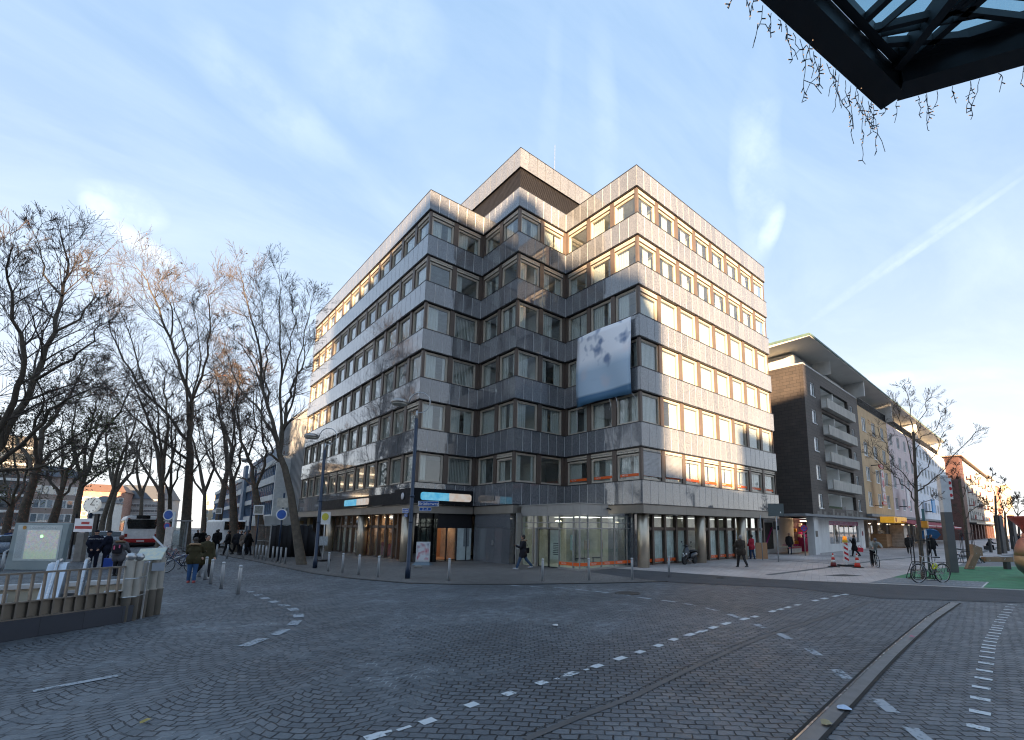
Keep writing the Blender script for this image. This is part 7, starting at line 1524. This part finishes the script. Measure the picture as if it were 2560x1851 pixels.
# the tall one in the middle
px_tree('tallest thick bare plane tree behind the couple, trunk wrapped in red lights',(462,1371),[(466,1290),(472,1200),(476,1130),(472,1105)],
 [([(472,1105),(480,1000),(455,930),(425,850),(395,770),(365,700),(335,660)],.26),([(476,1120),(470,1020),(490,980),(515,920),(525,830),(520,740),(545,720)],.2),([(472,1105),(420,1040),(360,980),(310,900),(275,830),(270,770)],.2),([(470,1150),(400,1100),(330,1040),(280,980),(240,930)],.15),([(470,1050),(465,950),(470,870),(440,780),(425,710)],.15),([(474,1180),(420,1140),(350,1110),(300,1105)],.12),([(425,850),(435,780),(400,710),(410,680)],.1),([(478,1010),(500,900),(490,810),(480,740)],.1),([(390,1010),(350,930),(330,850),(300,780),(290,700)],.1),([(470,1200),(520,1130),(560,1090),(590,1000)],.1)],.46,22,leaf=.05,lsize=.12,kids=(5,5,4),lights=(2.6,9.5),minr=.009)
# off-frame left tree whose limbs fill the upper left
px_tree('big bare plane tree at the left edge with reddish leaves at its tips',(-70,1425),[(-75,1320),(-60,1220),(-30,1150)],
 [([(-30,1150),(40,1040),(90,950),(135,830),(155,740),(170,660),(150,575)],.22),([(-50,1190),(60,1110),(130,1030),(200,980),(260,960)],.14),([(-40,1150),(30,1000),(60,900),(40,800),(20,700),(30,620)],.18),([(90,950),(180,900),(230,850),(250,790)],.09),([(135,830),(200,800),(240,740),(220,660)],.08),([(-60,1200),(20,1170),(100,1170),(180,1130),(250,1100)],.12),([(-80,1150),(-60,1000),(-40,850),(-10,700)],.16),([(60,1010),(120,980),(190,960),(250,900)],.08),([(155,740),(110,690),(95,620),(105,560)],.07)],.36,23,leaf=.12,lsize=.06,kids=(5,5,4),minr=.008)
# middle distance
px_tree('second plane tree from the building, forked low with curling branches',(647,1389),[(652,1330),(645,1270),(636,1215)],
 [([(636,1215),(618,1150),(600,1080),(570,1000),(560,950)],.18),([(640,1225),(655,1180),(665,1130),(650,1060),(660,980),(640,900)],.14),([(636,1215),(600,1195),(575,1190),(540,1160)],.09),([(618,1150),(640,1080),(630,1000),(645,930)],.09),([(600,1090),(590,1000),(600,930)],.08)],.36,24,leaf=.08,lsize=.1,kids=(5,5,4),lights=(1.2,7),minr=.009)
px_tree('third plane tree from the building beside the standing group',(583,1381),[(585,1320),(583,1260),(580,1200)],
 [([(580,1200),(575,1120),(550,1040),(545,960),(530,880)],.2),([(582,1210),(600,1160),(600,1090),(590,1010),(600,950)],.14),([(580,1230),(545,1190),(520,1120),(500,1040)],.12),([(575,1150),(590,1070),(575,980),(570,900)],.1)],.38,25,leaf=.08,lsize=.1,kids=(5,5,4),lights=(1.2,7),minr=.01)
px_tree('slender plane tree with a forked top further down the left pavement',(540,1353),[(548,1290),(560,1220),(568,1180)],
 [([(568,1180),(565,1100),(545,1030),(530,960)],.3),([(568,1180),(590,1110),(580,1040),(590,980)],.25),([(560,1220),(530,1160),(500,1100),(490,1040)],.22),([(566,1150),(555,1060),(560,1000)],.2)],.5,26,leaf=.05,kids=(5,5,4),lights=(1.0,9),minr=.016)
px_tree('plane tree trunk beside the round blue sign on the avenue',(401,1374),[(402,1310),(403,1240),(404,1200)],
 [([(404,1200),(395,1130),(375,1060),(350,1000),(330,950)],.25),([(404,1200),(415,1120),(420,1050),(410,980),(415,930)],.22),([(403,1240),(370,1180),(340,1130),(310,1080)],.18),([(403,1230),(430,1160),(440,1090),(450,1020)],.15),([(404,1180),(400,1090),(390,1010),(380,950)],.15)],.36,27,leaf=.06,kids=(5,5,4),lights=(1.2,8),minr=.011)
px_tree('thin plane tree just right of the white post on the avenue',(422,1372),[(424,1310),(425,1240)],
 [([(425,1240),(430,1160),(425,1080),(430,1000)],.16),([(425,1240),(445,1180),(455,1110),(470,1050)],.12),([(425,1250),(405,1180),(398,1100)],.12)],.26,28,leaf=.06,kids=(4,4,4),minr=.011)
px_tree('leaning plane tree behind the map board wrapped in orange lights',(37,1392),[(50,1330),(62,1270),(85,1200),(97,1160)],
 [([(97,1160),(110,1080),(150,1020),(190,960),(220,900)],.2),([(90,1180),(130,1130),(180,1100),(230,1070),(270,1060)],.16),([(85,1200),(60,1130),(30,1080),(0,1040)],.15),([(97,1160),(90,1080),(110,1000),(100,930)],.15),([(95,1170),(140,1180),(190,1160),(240,1150)],.1)],.34,29,leaf=.55,lsize=.08,leafmat=LEAF2,nl=2,kids=(5,5,4),lights=(1.6,6.5),minr=.009)
px_tree('leftmost leaning plane tree trunk near the picture edge',(6,1385),[(15,1330),(22,1290),(30,1262)],
 [([(30,1262),(15,1210),(0,1160),(-20,1100)],.14),([(30,1262),(60,1220),(70,1150),(50,1080)],.14),([(28,1270),(0,1240),(-20,1230)],.10),([(30,1262),(45,1190),(30,1110),(40,1040)],.12)],.30,30,leaf=.55,lsize=.08,leafmat=LEAF2,nl=2,kids=(5,5,4),lights=(1.6,6),minr=.009)
px_tree('leaning plane tree with olive leaves rising behind the map board',(122,1380),[(130,1310),(143,1270),(150,1240)],
 [([(150,1240),(165,1180),(200,1130),(240,1070),(270,1000)],.2),([(150,1240),(120,1190),(100,1140),(110,1080)],.15),([(150,1245),(190,1200),(240,1180),(290,1150)],.12),([(155,1220),(160,1140),(150,1080),(170,1010)],.15)],.36,31,leaf=.4,lsize=.10,leafmat=LEAF2,nl=2,kids=(5,5,4),lights=(1.6,6.5),minr=.011)
px_tree('leaning plane tree between map board and station clock',(181,1362),[(188,1310),(196,1250),(205,1210)],
 [([(205,1210),(225,1150),(250,1090),(300,1030),(330,960)],.28),([(205,1210),(190,1140),(180,1070),(190,1000)],.25),([(204,1220),(240,1190),(290,1160),(330,1130)],.18),([(208,1190),(215,1120),(235,1040),(240,980)],.2)],.42,32,leaf=.12,kids=(5,5,4),lights=(1.8,8),minr=.015)
px_tree('thin leaning plane tree right of the station clock',(248,1352),[(258,1300),(272,1255),(285,1220)],
 [([(285,1220),(300,1150),(330,1090),(350,1020)],.28),([(285,1220),(270,1150),(265,1080),(270,1010)],.25),([(283,1230),(320,1190),(360,1170)],.2)],.36,33,leaf=.08,kids=(5,4,4),minr=.018)
px_tree('far plane tree left of the bus with a dense crown',(268,1349),[(275,1290),(290,1230)],
 [([(290,1230),(310,1160),(320,1100),(310,1040)],.3),([(290,1230),(330,1180),(350,1120),(370,1060)],.26),([(290,1235),(280,1170),(285,1110)],.24)],.36,34,leaf=.08,kids=(5,4,4),minr=.02)
px_tree('far plane tree in the gap right of the thick central trunk',(507,1352),[(510,1290),(512,1230)],
 [([(512,1230),(500,1160),(480,1090),(490,1020)],.3),([(512,1230),(535,1170),(530,1100),(540,1040)],.26),([(512,1240),(480,1190),(470,1130)],.22)],.36,35,leaf=.08,kids=(5,4,4),lights=(1.5,9),minr=.02)
px_tree('distant plane tree seen above the bus roof',(350,1346),[(352,1290),(355,1240)],
 [([(355,1240),(340,1170),(345,1100)],.3),([(355,1240),(375,1180),(380,1110)],.28),([(355,1245),(320,1200),(310,1150)],.24)],.36,36,leaf=.05,kids=(5,4,4),minr=.022)
# young street trees on the right
def young(label,bpx,trunk,limbs,tr,seed,minr=.004,leaf=.02,kids=(4,4,3)):
    b=G(*bpx); rg=random.Random(seed); T=[Vector((0,0,0))]+[PX(x,y,b) for x,y in trunk]; Lm=[]
    for pts,r0 in limbs: dd=rg.uniform(-1.2,1.2); Lm.append(([PX(x,y,b,dd*i/(len(pts)-1)) for i,(x,y) in enumerate(pts)],r0))
    r=plane_tree('street_tree',label,b,T,tr,Lm,seed,kids=kids,leaf=leaf,lsize=.05,minr=minr,group='young street trees',upw=.10); return r
young('slim bare street tree in a black guard beside the parked bicycle',(2309.6,1449.2),[(2303,1380),(2298,1320),(2291,1270),(2290,1215),(2287,1150),(2283,1080)],
 [([(2291,1260),(2262,1215),(2235,1190),(2207,1165),(2180,1120)],.04),([(2290,1230),(2320,1210),(2350,1185),(2380,1140),(2440,1080)],.045),([(2289,1205),(2315,1165),(2345,1130),(2360,1080)],.035),([(2287,1170),(2270,1120),(2255,1080),(2245,1030),(2238,1000)],.035),([(2283,1080),(2280,1030),(2268,990),(2262,960)],.03),([(2284,1110),(2300,1060),(2315,1010),(2330,985)],.03),([(2290,1225),(2250,1180),(2220,1130),(2195,1070)],.03),([(2286,1140),(2310,1095),(2350,1060),(2365,1020)],.025),([(2292,1270),(2320,1250),(2345,1240)],.02)],.10,41)
young('second slim bare street tree in a guard by the play bench',(2424,1407),[(2417,1350),(2412,1300),(2405,1250),(2398,1200)],
 [([(2412,1295),(2390,1270),(2365,1255)],.05),([(2412,1300),(2440,1270),(2460,1255)],.05),([(2405,1250),(2420,1220),(2440,1190)],.04),([(2405,1255),(2385,1220),(2380,1190)],.04),([(2398,1200),(2392,1180),(2388,1160)],.03)],.13,42,.009)
young('third slim street tree in front of the dark light column',(2499,1387),[(2495,1340),(2490,1290),(2488,1240)],
 [([(2490,1290),(2470,1270),(2455,1255)],.05),([(2492,1300),(2510,1270),(2525,1260)],.05),([(2488,1240),(2480,1210),(2482,1180)],.05),([(2489,1260),(2505,1230),(2508,1200)],.04)],.15,43,.013,.25)
young('fourth slim street tree with a few olive leaves near the far shops',(2520,1378),[(2514,1330),(2512,1280)],
 [([(2512,1280),(2500,1250),(2498,1225)],.06),([(2512,1290),(2530,1265),(2540,1240)],.06),([(2513,1300),(2495,1280),(2480,1270)],.05)],.15,44,.016,.5)
young('distant street tree with remaining leaves above the play sculpture',(2549,1366),[(2547,1320),(2545,1290)],
 [([(2545,1290),(2530,1265),(2525,1250)],.09),([(2545,1290),(2560,1265),(2565,1250)],.09),([(2545,1300),(2545,1260),(2540,1245)],.09)],.18,45,.02,.9)
# ================================================================ LIGHT AND SKY
EL=R(9.0)
sun=bpy.data.lights.new('sun','SUN'); sun.energy=4.3; sun.angle=R(.6); sun.color=(1.0,.70,.42); so=bpy.data.objects.new('sun',sun); COL.objects.link(so)
sd=Vector((-math.sin(SB_)*math.cos(EL),-math.cos(SB_)*math.cos(EL),math.sin(EL))); so.rotation_euler=sd.to_track_quat('Z','Y').to_euler()
W=bpy.data.worlds.new('World'); S.world=W; W.use_nodes=True; t=NT(W); bg=t.n['Background']
sky=t.new('TexSky'); sky.sky_type='NISHITA'; sky.sun_disc=False; sky.sun_elevation=EL; sky.sun_rotation=math.atan2(sd.x,sd.y); sky.altitude=100; sky.air_density=1.0; sky.dust_density=.6; sky.ozone_density=2.5
d=t.new('TexCoord').outputs['Generated']; sp=t.new('SeparateXYZ'); t.link(d,sp.inputs[0]); z=sp.outputs[2]
zz_=t.math('MAXIMUM',z,.03)
pl=t.new('CombineXYZ'); t.link(t.math('DIVIDE',sp.outputs[0],zz_),pl.inputs[0]); t.link(t.math('DIVIDE',sp.outputs[1],zz_),pl.inputs[1])
c=sky.outputs[0]
SKYB,SKYH=(1.52,2.30,3.40,1),(4.6,4.5,4.5,1)
grad=t.mix(t.math('POWER',t.ramp(z,.0,.80,1,0),1.9),SKYB,SKYH)
c=t.mix(.85,c,grad)
# broad thin cirrus veil
mp=t.new('Mapping'); mp.inputs['Rotation'].default_value=(0,0,R(25)); mp.inputs['Scale'].default_value=(.55,1.3,1); t.link(pl.outputs[0],mp.inputs[0])
n=t.noise(mp.outputs[0],1.1,7,.62,.6); veil=t.math('MULTIPLY',t.ramp(n,.40,.85),.26)
c=t.mix(veil,c,(4.9,5.3,5.7,1))
def streak(c,px0,py0,px1,py1,wid,amt,ns=6,soft=1.0,thr=(.40,.62)):
    a=ray(px0,py0).normalized(); b=ray(px1,py1).normalized(); ax=(b-a); L=ax.length/2; ax.normalize(); cen=((a+b)/2); w=cen.normalized(); pb=w.cross(ax).normalized()
    rel=t.vmath('SUBTRACT',d,tuple(cen)); 
    nn=t.noise(d,ns,5,.62); warp=t.math('MULTIPLY',t.math('SUBTRACT',t.noise(d,4,3),.5),wid*2.2)
    u=t.math('DIVIDE',t.vmath('DOT_PRODUCT',rel,tuple(ax),1),L); v=t.math('DIVIDE',t.math('ADD',t.vmath('DOT_PRODUCT',rel,tuple(pb),1),warp),wid)
    q=t.math('SUBTRACT',1.0,t.math('ADD',t.math('POWER',t.math('ABSOLUTE',u),2.0),t.math('POWER',t.math('ABSOLUTE',v),2.0)),clamp=True)
    f=t.math('MULTIPLY',t.math('MULTIPLY',t.ramp(q,0,.9),t.ramp(nn,*thr,.25,1.0)),t.math('MULTIPLY',t.ramp(t.vmath('DOT_PRODUCT',d,tuple(w),1),0,.2),amt),clamp=True)
    return t.mix(f,c,(5.0,5.4,5.8,1))
c=streak(c,1905,90,1890,700,.045,.26,9,thr=(.45,.7)); c=streak(c,1950,500,1905,640,.02,.35,12)
c=streak(c,2620,370,1990,830,.010,.18,16,thr=(.42,.66)); c=streak(c,2620,400,2100,760,.006,.16,20)
c=streak(c,180,470,430,560,.035,.42,10); c=streak(c,230,530,480,700,.018,.45,14); c=streak(c,190,490,300,540,.02,.35,12)
c=streak(c,700,40,1130,170,.10,.13,7); c=streak(c,1500,0,1520,600,.03,.08,9); c=streak(c,2040,960,2600,930,.014,.30,10); c=streak(c,1400,-50,1350,500,.02,.05,9); c=streak(c,400,20,900,420,.05,.16,8)
t.link(c,bg.inputs[0]); bg.inputs[1].default_value=.05
S.view_settings.view_transform='Standard'; S.view_settings.look='None'; S.view_settings.exposure=2.62; S.view_settings.gamma=1
S.cycles.filter_width=1.15; S.cycles.max_bounces=7; S.cycles.diffuse_bounces=3; S.cycles.glossy_bounces=3; S.cycles.transmission_bounces=4; S.cycles.transparent_max_bounces=14; S.cycles.caustics_reflective=False; S.cycles.caustics_refractive=False; S.cycles.use_adaptive_sampling=True; S.cycles.adaptive_threshold=.02; S.cycles.sample_clamp_indirect=6
